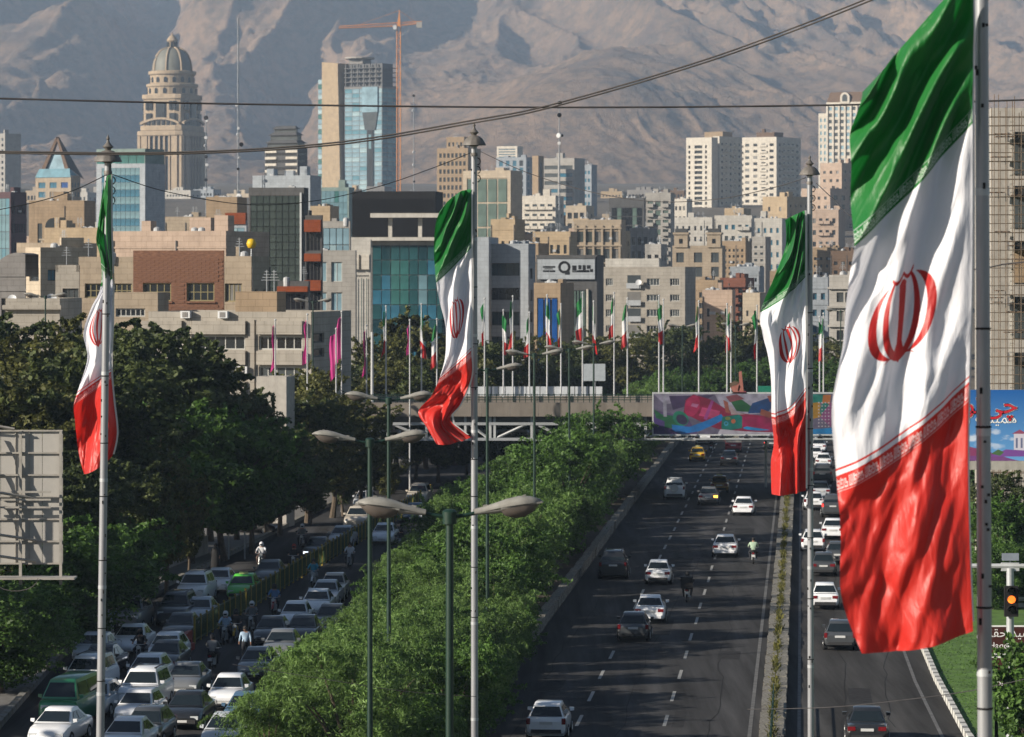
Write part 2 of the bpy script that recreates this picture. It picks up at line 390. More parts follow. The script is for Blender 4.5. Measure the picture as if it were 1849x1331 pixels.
rb = thing('plastic_barrier', 'row of red barrier segments at the near end of the green railing', 'barrier')
mb = MB(); mb.box(-.22, .22, -.72, .72, 0, .34); mb.box(-.10, .10, -.72, .72, .34, .95); rme = mb.mesh('barrier_segment', M['red_paint'])
for k in range(9):
    y = 180.5 + 1.5*k; link('barrier_segment', rme, rb, U(-30.9 + (195-y)*.045, y, 0), YAW-.04)

# low retaining wall by the left pavement
rw = thing('retaining_wall', 'low pale panelled wall under the trees beyond the left pavement', 'wall')
a, b = G(258, 1046), G(372, 1003); dv = (b-a); n_ = 9
for k in range(n_):
    q = a + dv*((k+.5)/n_); L = dv.length/n_
    MB().box(-.15, .15, -L*.49, L*.49, -.1, 1.35 + .03*(k % 2)).build('wall_panel', M['concrete'], rw, loc=q, rz=math.atan2(dv.y, dv.x)-math.pi/2)

# ------------------------------------------------------------------ mountain
def mountain():
    nx = 560
    t = np.linspace(-1, 1, nx); X1 = np.sign(t)*(np.abs(t)*1350*.75 + np.abs(t)**5*2600)
    ys = np.concatenate([np.linspace(4150, 5200, 170), np.linspace(5206, 8900, 430)])
    Y, X = np.meshgrid(ys, X1, indexing='ij')
    px = CX + X*F/Y
    base = np.interp(Y, [4150, 4500, 5200, 6200, 7400, 8900], [80, 118, 190, 350, 580, 800])
    wx = X + 160*(fbm(X/500, Y/900, 3, 5)-.5); wy = Y + 240*(fbm(X/600, Y/800, 3, 9)-.5)
    sx = wx + .30*(wy-6000)*np.tanh((px-900)/500.)
    big = ridged(sx/720 + .12, wy/2600, 2, 2, .4)
    mid = ridged(sx/230 + .15*wy/600, wy/1100, 2, 21, .45)
    gul = ridged(sx/95 + .75*(fbm(X/160, Y/400, 2, 61)-.5), wy/430, 4, 41, .62)
    amp = np.interp(Y, [4150, 4700, 5600, 7500, 9500], [6, 60, 190, 300, 360])
    rough = np.clip((fbm(X/500, Y/700, 2, 90)-.30)*4, .35, 1.1)
    Z = base + amp*(big-.45)*.62 + amp*.40*(mid-.45) + (6+amp*.15)*(gul-.5)*rough + (3+amp*.045)*(ridged(X/28+wy/200, Y/90, 2, 77)-.4)*rough
    # the dark ravine on the left and the rounded tan foothill right of the centre
    ravine = np.exp(-((px - (262 + (Y-6000)*.012))/75.)**2)*np.clip((Y-5000)/1500, 0, 1)
    Z -= 150*ravine
    r2 = np.exp(-((px-525)/60.)**2)*np.exp(-((Y-5700)/600.)**2); Z -= 90*r2
    hill = np.exp(-((X-95-(Y-5000)*.10)/190.)**2)*np.exp(-((Y-5250)/620.)**2); Z += 105*hill
    hill2 = np.exp(-((X-520)/160.)**2)*np.exp(-((Y-5600)/500.)**2); Z += 55*hill2
    Z = np.where(Z > 760, 760+130*np.tanh((Z-760)/130), Z)
    return X, Y, Z
mm = bpy.data.materials.new('mountain_rock'); mm.use_nodes = True; t = mm.node_tree; b = t.nodes['Principled BSDF']
b.inputs['Roughness'].default_value = .95; b.inputs['Specular IOR Level'].default_value = .1
tc = t.nodes.new('ShaderNodeTexCoord')
def nz(sc, det, rough=.6, st=(1, 1, 1)):
    mp = t.nodes.new('ShaderNodeMapping'); mp.inputs['Scale'].default_value = st; t.links.new(tc.outputs['Object'], mp.inputs[0])
    n = t.nodes.new('ShaderNodeTexNoise'); n.inputs['Scale'].default_value = sc; n.inputs['Detail'].default_value = det; n.inputs['Roughness'].default_value = rough
    t.links.new(mp.outputs[0], n.inputs[0]); return n
n1 = nz(.0035, 8, .65); n2 = nz(.05, 10, .8, (1, .35, 1)); n3 = nz(.045, 10, .8, (1, .5, 1))
c1 = t.nodes.new('ShaderNodeValToRGB'); e = c1.color_ramp.elements
e[0].position = .34; e[0].color = (.165, .12, .095, 1); e[1].position = .66; e[1].color = (.42, .28, .18, 1)
k = c1.color_ramp.elements.new(.5); k.color = (.32, .215, .14, 1)
t.links.new(n1.outputs[0], c1.inputs[0])
mr = t.nodes.new('ShaderNodeMapRange'); mr.inputs[1].default_value = .46; mr.inputs[2].default_value = .58; mr.inputs[4].default_value = .70
t.links.new(n2.outputs[0], mr.inputs[0])
mx = t.nodes.new('ShaderNodeMix'); mx.data_type = 'RGBA'; t.links.new(mr.outputs[0], mx.inputs[0]); t.links.new(c1.outputs[0], mx.inputs[6]); mx.inputs[7].default_value = (.11, .095, .075, 1)
t.links.new(mx.outputs[2], b.inputs['Base Color'])
bp = t.nodes.new('ShaderNodeBump'); bp.inputs['Strength'].default_value = 1; bp.inputs['Distance'].default_value = 11; t.links.new(n3.outputs[0], bp.inputs['Height']); t.links.new(bp.outputs[0], b.inputs['Normal'])
X_, Y_, Z_ = mountain()
link('mountain', grid_mesh('mountain', X_, Y_, Z_, mm), kind='structure')
# ------------------------------------------------------------------ city materials
def clad(m):                          # faint joints between facing slabs
    t = m.node_tree; b = t.nodes['Principled BSDF']; l = b.inputs['Base Color'].links[0]; src = l.from_socket
    tc = t.nodes.new('ShaderNodeTexCoord'); sp = t.nodes.new('ShaderNodeSeparateXYZ'); t.links.new(tc.outputs['Object'], sp.inputs[0])
    ad = t.nodes.new('ShaderNodeMath'); t.links.new(sp.outputs[0], ad.inputs[0]); t.links.new(sp.outputs[1], ad.inputs[1])
    cb = t.nodes.new('ShaderNodeCombineXYZ'); t.links.new(ad.outputs[0], cb.inputs[0]); t.links.new(sp.outputs[2], cb.inputs[1])
    br = t.nodes.new('ShaderNodeTexBrick'); br.inputs['Scale'].default_value = 1; br.inputs['Brick Width'].default_value = 1.3; br.inputs['Row Height'].default_value = .62; br.inputs['Mortar Size'].default_value = .022
    br.inputs['Color1'].default_value = (1, 1, 1, 1); br.inputs['Color2'].default_value = (.90, .90, .90, 1); br.inputs['Mortar'].default_value = (.66, .65, .63, 1); t.links.new(cb.outputs[0], br.inputs[0])
    mx = t.nodes.new('ShaderNodeMix'); mx.data_type = 'RGBA'; mx.blend_type = 'MULTIPLY'; mx.inputs[0].default_value = 1; t.links.new(src, mx.inputs[6]); t.links.new(br.outputs[0], mx.inputs[7]); t.links.new(mx.outputs[2], b.inputs['Base Color'])
def wm(name, c, **k):
    c = (c[0]*.88, c[1]*.84, c[2]*.78); M[name] = mat(name, c, .85, var=k.pop('var', .12), scale=k.pop('scale', .35), dirt=k.pop('dirt', .36), spec=.2, **k); clad(M[name]); return M[name]
wm('cream', (.52, .46, .38)); wm('beige', (.42, .36, .29)); wm('tan', (.36, .28, .20)); wm('white', (.66, .64, .60)); wm('greyw', (.40, .40, .40))
wm('grey', (.26, .26, .27)); wm('dgrey', (.11, .115, .125)); wm('pink', (.50, .40, .34)); wm('brown', (.17, .12, .09)); wm('sand', (.47, .38, .27))
wm('offwhite', (.56, .56, .55)); wm('stonew', (.40, .385, .36)); wm('bluegrey', (.34, .39, .46)); wm('terra', (.20, .085, .06)); wm('yel', (.50, .36, .16))
wm('purple', (.13, .085, .10)); wm('black', (.018, .018, .02)); wm('orange', (.26, .065, .022)); wm('tealw', (.24, .33, .33)); wm('bluew', (.42, .48, .56))
M['brickwall'] = mat('brick_wall', (.195, .095, .058), .9, var=.35, scale=2.2, stretch=(1, 1, 3), dirt=.25)
def gl(name, c, rough=.16, **k): M[name] = mat(name, c, rough, spec=.42, var=k.pop('var', .25), scale=k.pop('scale', .25), **k); return M[name]
gl('gl_dark', (.022, .026, .03)); gl('gl_black', (.012, .012, .014)); gl('gl_blue', (.032, .13, .20)); gl('gl_blue2', (.10, .23, .29)); gl('gl_teal', (.02, .075, .085))
gl('gl_teal2', (.035, .13, .125)); gl('gl_teal3', (.012, .04, .05)); gl('gl_pale', (.13, .23, .27)); gl('gl_green', (.10, .145, .125)); gl('gl_dgreen', (.035, .048, .045)); gl('gl_dgreen2', (.045, .06, .055))
gl('gl_sky', (.20, .31, .37)); gl('gl_sky2', (.30, .42, .46)); gl('gl_vblue', (.01, .06, .22)); gl('gl_curtain', (.17, .165, .155), .5); gl('gl_grey', (.06, .07, .075))
M['frame_lt'] = mat('frame_light', (.42, .42, .40), .6, var=.05); M['frame_dk'] = mat('frame_dark', (.05, .05, .05), .6, var=.05); M['frame_y'] = mat('frame_yellow', (.26, .22, .11), .6, var=.05)
M['roofing'] = mat('roofing', (.24, .23, .215), .95, var=.25, scale=.3)
M['tank'] = mat('roof_tank', (.40, .41, .42), .6, var=.15)
_pc = {}
def pane(w, h, gm, fm, nx=0, ny=0, side=False):
    key = (round(w, 1), round(h, 1), gm, fm, nx, ny, side)
    if key not in _pc:
        m = MB(); m.box(-w/2, w/2, 0, .05, -h/2, h/2, 0)
        if fm:
            t = min(.12, w*.08); e = .05
            m.box(-w/2, w/2, -e, 0, -h/2, -h/2+t, 1); m.box(-w/2, w/2, -e, 0, h/2-t, h/2, 1)
            m.box(-w/2, -w/2+t, -e, 0, -h/2+t, h/2-t, 1); m.box(w/2-t, w/2, -e, 0, -h/2+t, h/2-t, 1)
            for i in range(nx): x = -w/2 + w*(i+1)/(nx+1); m.box(x-t*.35, x+t*.35, -e*.8, 0, -h/2+t, h/2-t, 1)
            for i in range(ny): z = -h/2 + h*(i+1)/(ny+1); m.box(-w/2+t, w/2-t, -e*.7, 0, z-t*.3, z+t*.3, 1)
        _pc[key] = m.mesh('window', [M[gm], M[fm]] if fm else [M[gm]])
    return _pc[key]
class Face:                             # one wall of a building: a along it, z up, d inwards
    def __init__(s, o, e, n, rz): s.o, s.e, s.n, s.rz = Vector(o), Vector(e), Vector(n), rz
    def p(s, a, z, d=0): return s.o + s.e*a - s.n*d + Vector((0, 0, z))
def fbox(mb, f, a0, a1, z0, z1, d0, d1, mi=0):        # box on a wall; d negative = proud
    q = [f.p(a, z, d) for z in (z0, z1) for (a, d) in ((a0, d0), (a1, d0), (a1, d1), (a0, d1))]
    mb.add(q, [(0,3,2,1),(4,5,6,7),(0,1,5,4),(1,2,6,5),(2,3,7,6),(3,0,4,7)], mi)
def openings(root, wall, f, W, H, s, mpx, cl, rw_):
    gm = s.get('gl', 'gl_dark'); gms = gm if isinstance(gm, (list, tuple)) else [gm]; dep = s.get('dep', .3)
    ae = [0]+[x for c in cl for x in c]+[W]; ze = [0]+[z for r_ in rw_ for z in r_]+[H]
    ae = [min(max(x, 0), W) for x in ae]; ze = [min(max(z, 0), H) for z in ze]
    for j in range(len(ze)-1):
        z0, z1 = ze[j], ze[j+1]
        if z1-z0 < 1e-4: continue
        if j % 2 == 0: wall.quad(f.p(0, z0), f.p(W, z0), f.p(W, z1), f.p(0, z1)); continue
        for i in range(len(ae)-1):
            a0, a1 = ae[i], ae[i+1]
            if a1-a0 < 1e-4: continue
            if i % 2 == 0: wall.quad(f.p(a0, z0), f.p(a1, z0), f.p(a1, z1), f.p(a0, z1)); continue
            wall.quad(f.p(a0, z0), f.p(a0, z0, dep), f.p(a0, z1, dep), f.p(a0, z1)); wall.quad(f.p(a1, z0, dep), f.p(a1, z0), f.p(a1, z1), f.p(a1, z1, dep))
            wall.quad(f.p(a0, z0), f.p(a1, z0), f.p(a1, z0, dep), f.p(a0, z0, dep)); wall.quad(f.p(a0, z1, dep), f.p(a1, z1, dep), f.p(a1, z1), f.p(a0, z1))
            w, h = a1-a0, z1-z0
            if s.get('nx', 1) >= 0: link('window', pane(w, h, gms[R.randrange(len(gms))], s.get('fr') or 'frame_dk', s.get('nx', 1), s.get('ny', 0)), root, f.p((a0+a1)/2, (z0+z1)/2, dep-.06), f.rz)
            if s.get('sill'): fbox(wall, f, a0-.12, a1+.12, z0-.2, z0-.02, -.14, .02)
def facade(root, wall, f, W, H, s, mpx):
    """fills one wall: s has kind, cols, rows, margins (m) ml mr mt mb, fw fh, gl, fr, ..."""
    k = s.get('kind', 'blank')
    if k == 'blank' or W < .5:
        wall.quad(f.p(0, 0), f.p(W, 0), f.p(W, H), f.p(0, H)); return
    ml, mr, mt, mbm = s.get('ml', W*.05), s.get('mr', W*.05), s.get('mt', 1.2), s.get('mb', 1.0)
    if s.get('py'):
        X0, X1, yt = s['_x']
        cl = [(W*(p-X0)/(X1-X0), W*(q-X0)/(X1-X0)) for p, q in s['px']]; rw_ = sorted((H-(q-yt)*mpx, H-(p-yt)*mpx) for p, q in s['py'])
        return openings(root, wall, f, W, H, s, mpx, cl, rw_)
    nc, nr = s.get('cols', 4), (max(1, round((H-mt-mbm)/(s['rpx']*mpx))) if s.get('rpx') else s.get('rows', 0)) or max(1, int((H-mt-mbm)/s.get('fl', 3.3)))
    cw, rh = (W-ml-mr)/nc, (H-mt-mbm)/nr
    if cw <= .2 or rh <= .2: wall.quad(f.p(0, 0), f.p(W, 0), f.p(W, H), f.p(0, H)); return
    fw, fh = s.get('fw', .5)*cw, s.get('fh', .5)*rh
    gm = s.get('gl', ['gl_dark', 'gl_grey', 'gl_dark', 'gl_black', 'gl_curtain'] if k == 'win' else 'gl_dark'); gms = gm if isinstance(gm, (list, tuple)) else [gm]; fr = s.get('fr')
    if k == 'curtain':
        dp = s.get('dp', .06)
        wall.quad(f.p(0, 0), f.p(W, 0), f.p(W, mbm), f.p(0, mbm)); wall.quad(f.p(0, H-mt), f.p(W, H-mt), f.p(W, H), f.p(0, H))
        wall.quad(f.p(0, mbm), f.p(ml, mbm), f.p(ml, H-mt), f.p(0, H-mt)); wall.quad(f.p(W-mr, mbm), f.p(W, mbm), f.p(W, H-mt), f.p(W-mr, H-mt))
        wall.quad(f.p(ml, mbm, .25), f.p(W-mr, mbm, .25), f.p(W-mr, H-mt, .25), f.p(ml, H-mt, .25))
        g = s.get('gap', .12); big = max(cw, rh)/mpx >= 9.5
        lim = s.get('minz', 0)
        if big:
            mes = {}
            for i in range(nc):
                for j in range(nr):
                    z = mbm + rh*(j+.5)
                    if z < lim: continue
                    q = R.random(); gmm = gms[0] if q < .55 else gms[R.randrange(len(gms))]
                    if s.get('pick'): gmm = s['pick'](i, nr-1-j) or gmm
                    if gmm not in mes: mes[gmm] = pane(cw-g, rh-g, gmm, None, side=True)
                    o = link(s.get('pname', 'glass_panel'), mes[gmm], root, f.p(ml+cw*(i+.5), z, .05), f.rz)
                    o.rotation_euler.x = R.uniform(-.006, .006); o.rotation_euler.z += R.uniform(-.012, .012)
        else:
            b = MB()
            for i in range(nc):
                for j in range(nr):
                    fbox(b, f, ml+cw*i+g/2, ml+cw*(i+1)-g/2, mbm+rh*j+g/2, mbm+rh*(j+1)-g/2, .02, .1, R.randrange(len(gms)))
            b.build('glazing', [M[x] for x in gms], root, kind='stuff')
        return
    # openings: walls with recessed windows
    skip = s.get('skip', lambda i, j: False); dep = s.get('dep', .28)
    ae = [0]; 
    for i in range(nc): c = ml + cw*(i+.5); ae += [c-fw/2, c+fw/2]
    ae.append(W); ze = [0]
    for j in range(nr): c = mbm + rh*(j+s.get('vy', .5)); ze += [c-fh/2, c+fh/2]
    ze.append(H)
    ae = [min(max(x, 0), W) for x in ae]; ze = [min(max(x, 0), H) for x in ze]
    for jj in range(len(ze)-1):
        z0, z1 = ze[jj], ze[jj+1]
        if z1-z0 < 1e-4: continue
        if jj % 2 == 0: wall.quad(f.p(0, z0), f.p(W, z0), f.p(W, z1), f.p(0, z1)); continue
        for ii in range(len(ae)-1):
            a0, a1 = ae[ii], ae[ii+1]
            if a1-a0 < 1e-4: continue
            if ii % 2 == 0 or skip(ii//2, nr-1-jj//2): wall.quad(f.p(a0, z0), f.p(a1, z0), f.p(a1, z1), f.p(a0, z1)); continue
            wall.quad(f.p(a0, z0), f.p(a0, z0, dep), f.p(a0, z1, dep), f.p(a0, z1)); wall.quad(f.p(a1, z0, dep), f.p(a1, z0), f.p(a1, z1), f.p(a1, z1, dep))
            wall.quad(f.p(a0, z0), f.p(a1, z0), f.p(a1, z0, dep), f.p(a0, z0, dep)); wall.quad(f.p(a0, z1, dep), f.p(a1, z1, dep), f.p(a1, z1), f.p(a0, z1))
    glz = None; lim = s.get('minz', 0)
    big = max(fw, fh)/mpx >= 9.5
    for i in range(nc):
        for j in range(nr):
            if skip(i, nr-1-j): continue
            a = ml + cw*(i+.5); z = mbm + rh*(j+s.get('vy', .5)); gmm = gms[R.randrange(len(gms))]
            if big and z > lim:
                fr_ = fr or 'frame_dk'
                link('window', pane(fw, fh, gmm, fr_, s.get('nx', 1), s.get('ny', 0)), root, f.p(a, z, dep-.06), f.rz)
            else:
                if glz is None: glz = MB()
                fbox(glz, f, a-fw/2, a+fw/2, z-fh/2, z+fh/2, dep-.06, dep+.02, gms.index(gmm))
            if s.get('sill'): fbox(wall, f, a-fw/2-.12, a+fw/2+.12, z-fh/2-.22, z-fh/2-.02, -.14, .02)
            if s.get('balc') and (i in s['balc'] if not isinstance(s['balc'], bool) else True):
                b = s.get('bd', 1.1); fbox(wall, f, a-cw*.46, a+cw*.46, z-fh/2-.25, z-fh/2-.05, -b, .0); fbox(wall, f, a-cw*.46, a+cw*.46, z-fh/2-.05, z-fh/2+.85, -b, -b+.1)
                fbox(wall, f, a-cw*.46, a-cw*.46+.1, z-fh/2-.05, z-fh/2+.85, -b+.1, 0); fbox(wall, f, a+cw*.46-.1, a+cw*.46, z-fh/2-.05, z-fh/2+.85, -b+.1, 0)
    if glz: glz.build('glazing', [M[x] for x in gms], root, kind='stuff')
    if nr >= 3 and not s.get('slab') and R.random() < .75:
        for j in range(0, nr+1, 1 if R.random() < .6 else 2):
            z = mbm+rh*j; fbox(wall, f, -.06, W+.06, z-.10, z+.10, -.09, 0)
    if mpx < .19 and W > 5:
        for q in range(R.randrange(2, 6)):
            i, j = R.randrange(nc), R.randrange(nr); a = ml+cw*(i+.5)+R.choice([-1, 1])*(fw*.5+.35); z = mbm+rh*(j+.35)
            if z < lim or a < .4 or a > W-.9: continue
            b = MB(); fbox(b, f, a-.35, a+.35, z, z+.5, -.42, -.01); b.build('air_conditioner', M['tank'], root)
        for q in range(2):
            a = R.choice([.12, W-.2, ml+cw*R.randrange(1, max(2, nc))]); b = MB(); fbox(b, f, a-.06, a+.06, 0, H-.4, -.13, -.005); b.build('downpipe', M['concrete_dk'], root)
    if s.get('slab'):
        for j in range(nr+1): fbox(wall, f, -.15, W+.15, mbm+rh*j-.18, mbm+rh*j+.12, -s['slab'], 0)
    if s.get('pier'):
        for i in range(nc+1): fbox(wall, f, ml+cw*i-s.get('pw', .25), ml+cw*i+s.get('pw', .25), mbm*.5, H-mt*.5, -s['pier'], 0)
BL = []
def bld(name, label, xa, xb, xc, yt, Y, th, wall, front=None, side=None, roof=True, depth=None, clutter=2, para=.7, z0=None, cat='building', group=None, ybase=None, parawall=None):
    mpx = Y/F; g = TZ(Y) - .5 if z0 is None else z0
    if ybase is not None: g = CZ - (ybase-HY)*mpx
    th_ = math.radians(th); ta, tb, tc = [(x-CX)/F for x in (xa, xb, xc)]
    c = Vector((tb*Y, Y, g)); H = CZ - (yt-HY)*mpx - g
    wL = (c.x - ta*Y)/(math.cos(th_) + ta*math.sin(th_))
    den = math.sin(th_) - tc*math.cos(th_)
    wR = (tc*Y - c.x)/den if xc > xb + .5 and den > .02 else (depth or max(10., min(wL*.8, 22)))
    if depth: wR = depth
    r = thing(name, label, cat, c, -th_, group)
    m = MB(); wf = M[wall]
    for sp_, xx in ((front, (xa, xb, yt)), (side, (xb, xc, yt))):
        if sp_: sp_['_x'] = xx
    f1 = Face((-wL, 0, 0), (1, 0, 0), (0, -1, 0), 0); f2 = Face((0, 0, 0), (0, 1, 0), (1, 0, 0), math.pi/2)
    facade(r, m, f1, wL, H, front or {}, mpx); facade(r, m, f2, wR, H, side or {}, mpx)
    m.quad((-wL, 0, 0), (-wL, 0, H), (-wL, wR, H), (-wL, wR, 0)); m.quad((-wL, wR, 0), (-wL, wR, H), (0, wR, H), (0, wR, 0))
    if roof:
        t = .3
        for (x0, x1, y0, y1) in ((-wL, 0, 0, t), (-wL, 0, wR-t, wR), (-wL, -wL+t, t, wR-t), (-t, 0, t, wR-t)): m.box(x0, x1, y0, y1, H-.002, H+para)
    m.build('wall', parawall or wf, r)
    MB().box(-wL+.01, -.01, .01, wR-.01, H-.25, H-.05).build('roof', M['roofing'], r)
    if clutter:
        for q in range(clutter if Y < 600 or clutter == 0 else clutter+4):
            w1, d1, h1 = R.uniform(.08, .24)*min(wL, 24), R.uniform(1.5, 3.5), R.uniform(1.4, 3.2)*(1 if wL > 8 else .6)
            x0 = -R.uniform(.15, .85)*wL; y0 = R.uniform(.15, .6)*wR; kk = R.randrange(4)
            b = MB()
            if kk == 0: b.box(x0-w1/2, x0+w1/2, y0, y0+d1, H-.05, H+h1); nm = 'stair_head'; mt_ = wf
            elif kk == 1: b.lathe([(.42, 0), (.45, .8), (.40, 1.15), (.12, 1.28)], 10, c=(x0, y0, H-.05)); nm = 'water_tank'; mt_ = M['tank']
            elif kk == 3: b.tube([(x0, y0, H-.1), (x0, y0, H+2.6)], .04, 5); [b.tube([(x0-.5+.1*q_, y0, H+1.7+.25*q_), (x0+.5-.1*q_, y0, H+1.7+.25*q_)], .03, 4) for q_ in range(4)]; nm = 'aerial'; mt_ = M['steel']
            else: b.box(x0-.5, x0+.5, y0, y0+.9, H-.05, H+.9); b.lathe([(.32, .9), (.32, 1.0)], 10, c=(x0, y0+.45, H)); nm = 'cooler'; mt_ = M['tank']
            b.build(nm, mt_, r)
    BL.append((label, (xa+xc)/2, yt, Y, xa, xc)); return r, wL, wR, H, f1, f2, mpx
def dish(root, x, y, z, r, rz=0):
    b = MB().lathe([(.05, -.02), (r*.6, .12*r), (r, .36*r), (r*1.02, .36*r), (r*.6, .17*r), (.06, .05)], 14)
    o = b.build('satellite_dish', M['white_metal'], root, loc=(x, y, z), smooth=60); o.rotation_euler = (math.radians(62), 0, rz)
    MB().tube([(x, y+.15, z), (x, y+.2, z-1.0)], .05, 6).build('dish_mast', M['steel'], root)
W_ = lambda **k: dict(kind='win', **k)
C_ = lambda **k: dict(kind='curtain', **k)

# ---------------- far towers
bld('slab_tower', 'plain grey slab tower with a blank side at the far left edge', -14, 9, 38, 243, 2300, 42, 'greyw', W_(cols=3, fl=3.4, fw=.5, fh=.5), {}, clutter=1)
# dome tower
def dome_tower():
    Y = 2600; mp = Y/F; r = thing('domed_tower', 'tall cream stone tower crowned by a ribbed dome and lantern', 'tower', P(311, 490, Y)-Vector((0, 0, CZ-TZ(Y)+0)), math.radians(-24))
    g = TZ(Y); zz = lambda y: CZ-(y-HY)*mp - g
    sq = lambda p: (lambda t: 1/((abs(math.cos(t))**p + abs(math.sin(t))**p)**(1/p)))
    hw = lambda px: px*mp*.80
    cs = wm('tower_stone', (.46, .38, .29)); b = MB(); b.lathe([(hw(57), 0), (hw(57), zz(245))], 32, mod=sq(7)); b.build('shaft', mat('shaft_glazing', (.022, .028, .034), .45, var=.2, spec=.25), r)
    for s_ in range(4):
        a = s_*math.pi/2; e = Vector((math.cos(a), math.sin(a), 0)); n = Vector((-e.y, e.x, 0))
        for k in range(-4, 5):
            wd = .62 if abs(k) < 3 else 2.2
            q = e*(hw(57)+.35) + n*(k*hw(57)*.225)
            if abs(k) == 4: q = e*(hw(57)-1.2) + n*(k*hw(57)*.225)
            mb = MB(); mb.box(-.9, .9, -wd, wd, 0, zz(247)); mb.build('pilaster', cs, r, loc=q, rz=a)
        for k in range(6):
            q = e*(hw(52)+.2) + n*((k-2.5)*hw(54)*.23); MB().box(-.6, .6, -1.1, 1.1, zz(232), zz(217)).build('window', M['gl_dark'], r, loc=q*1.0, rz=a)
        MB().box(-.9, .9, -3.4, 3.4, zz(218), zz(186)).build('window', M['gl_dark'], r, loc=e*(hw(52)+.3), rz=a)
        for k in (-1, 1):
            MB().box(-.7, .7, -2.1, 2.1, zz(219), zz(206)).build('window', M['gl_dark'], r, loc=e*(hw(52)+.3)+n*k*hw(30), rz=a)
            for k2 in (-1, 1): MB().box(-.7, .7, -.9, .9, zz(200), zz(184)).build('window', M['gl_dark'], r, loc=e*(hw(52)+.3)+n*(k*hw(30)+k2*1.5), rz=a)
        mb = MB()
        for k in range(12):
            t0, t1 = -1+2*k/12, -1+2*(k+1)/12; h0, h1 = [zz(226)+(1-t*t)*3.3 for t in (t0, t1)]; y0, y1 = t0*hw(48), t1*hw(48)
            mb.add([(-.8, y0, h0), (1.2, y0, h0), (1.2, y1, h1), (-.8, y1, h1), (-.8, y0, h0+1.4), (1.2, y0, h0+1.4), (1.2, y1, h1+1.4), (-.8, y1, h1+1.4)], [(0,3,2,1),(4,5,6,7),(0,1,5,4),(2,3,7,6),(1,2,6,5)])
        mb.build('arched_cornice', cs, r, loc=e*(hw(53)), rz=a)
    def cor(y0, y1, px, p=7, n=32, nm='cornice'):
        h = hw(px); MB().lathe([(h*.97, zz(y1)), (h, zz(y1)+.6), (h, zz(y0)-.5), (h*.98, zz(y0))], n, mod=sq(p)).build(nm, cs, r)
    cor(238, 247, 64); cor(277, 284, 60); cor(172, 181, 55); cor(228, 238, 58)
    MB().lathe([(hw(52), zz(240)), (hw(52), zz(174))], 32, mod=sq(7)).build('upper_storey', cs, r)
    rr = lambda px: px*mp*.97
    MB().lathe([(rr(46), zz(176)), (rr(46), zz(156))], 32).build('drum', cs, r); MB().lathe([(rr(41), zz(158)), (rr(41), zz(132))], 32).build('drum', cs, r)
    for (px, y0, y1) in ((46, 170, 160), (41, 150, 140)):
        for k in range(16):
            a = 2*math.pi*(k+.5)/16
            mb = MB(); mb.box(-.7, .35, -1.15, 1.15, zz(y0), zz(y1)); mb.lathe([(1.15, -.01), (1.15, 0)], 3)
            mb = MB(); hh = zz(y1)-zz(y0); pts = [(-1.15, 0), (1.15, 0), (1.15, hh*.65)] + [(1.15*math.cos(q), hh*.65+1.3*math.sin(q)) for q in (.6, 1.57, 2.5)] + [(-1.15, hh*.65)]
            n_ = len(pts); mb.add([(-.6, x, z+zz(y0)) for x, z in pts]+[(.3, x, z+zz(y0)) for x, z in pts], [tuple(range(n_, 2*n_))]+[(i, (i+1) % n_, (i+1) % n_+n_, i+n_) for i in range(n_)])
            mb.build('arched_window', M['gl_dark'], r, loc=(rr(px)*math.cos(a), rr(px)*math.sin(a), 0), rz=a)
    for (y0, y1, px) in ((153, 158, 48.5), (130, 136, 44.5)):
        MB().lathe([(rr(px-1), zz(y1)), (rr(px), zz(y1)+.6), (rr(px), zz(y0)), (rr(px-3), zz(y0)+.4)], 32).build('cornice', cs, r)
    dm = mat('dome_lead', (.17, .17, .145), .6, var=.12, scale=.3)
    pr = [(rr(37)*math.cos(t*math.pi/2)**.75 if t < 1 else .1, zz(131)+(zz(86)-zz(131))*math.sin(t*math.pi/2)**.95) for t in np.linspace(0, .93, 12)]
    MB().lathe(pr, 32).build('dome', dm, r, smooth=40)
    for k in range(8):
        a = 2*math.pi*(k+.25)/8; MB().tube([((q+.25)*math.cos(a), (q+.25)*math.sin(a), z) for q, z in pr], .75, 5).build('rib', cs, r)
    MB().lathe([(rr(11), zz(88)), (rr(9), zz(86)), (rr(9), zz(75)), (rr(11), zz(74)), (rr(10), zz(72)), (rr(7), zz(67)), (rr(2), zz(63)), (.3, zz(60))], 16).build('lantern', cs, r, smooth=30)
    for k in range(8):
        a = 2*math.pi*(k+.5)/8; MB().box(-.4, .4, -.8, .8, zz(85), zz(76)).build('lantern_window', M['gl_dark'], r, loc=(rr(9)*math.cos(a), rr(9)*math.sin(a), 0), rz=a)
    BL.append(('the domed tower', 311, 60, Y, 250, 372))
dome_tower()
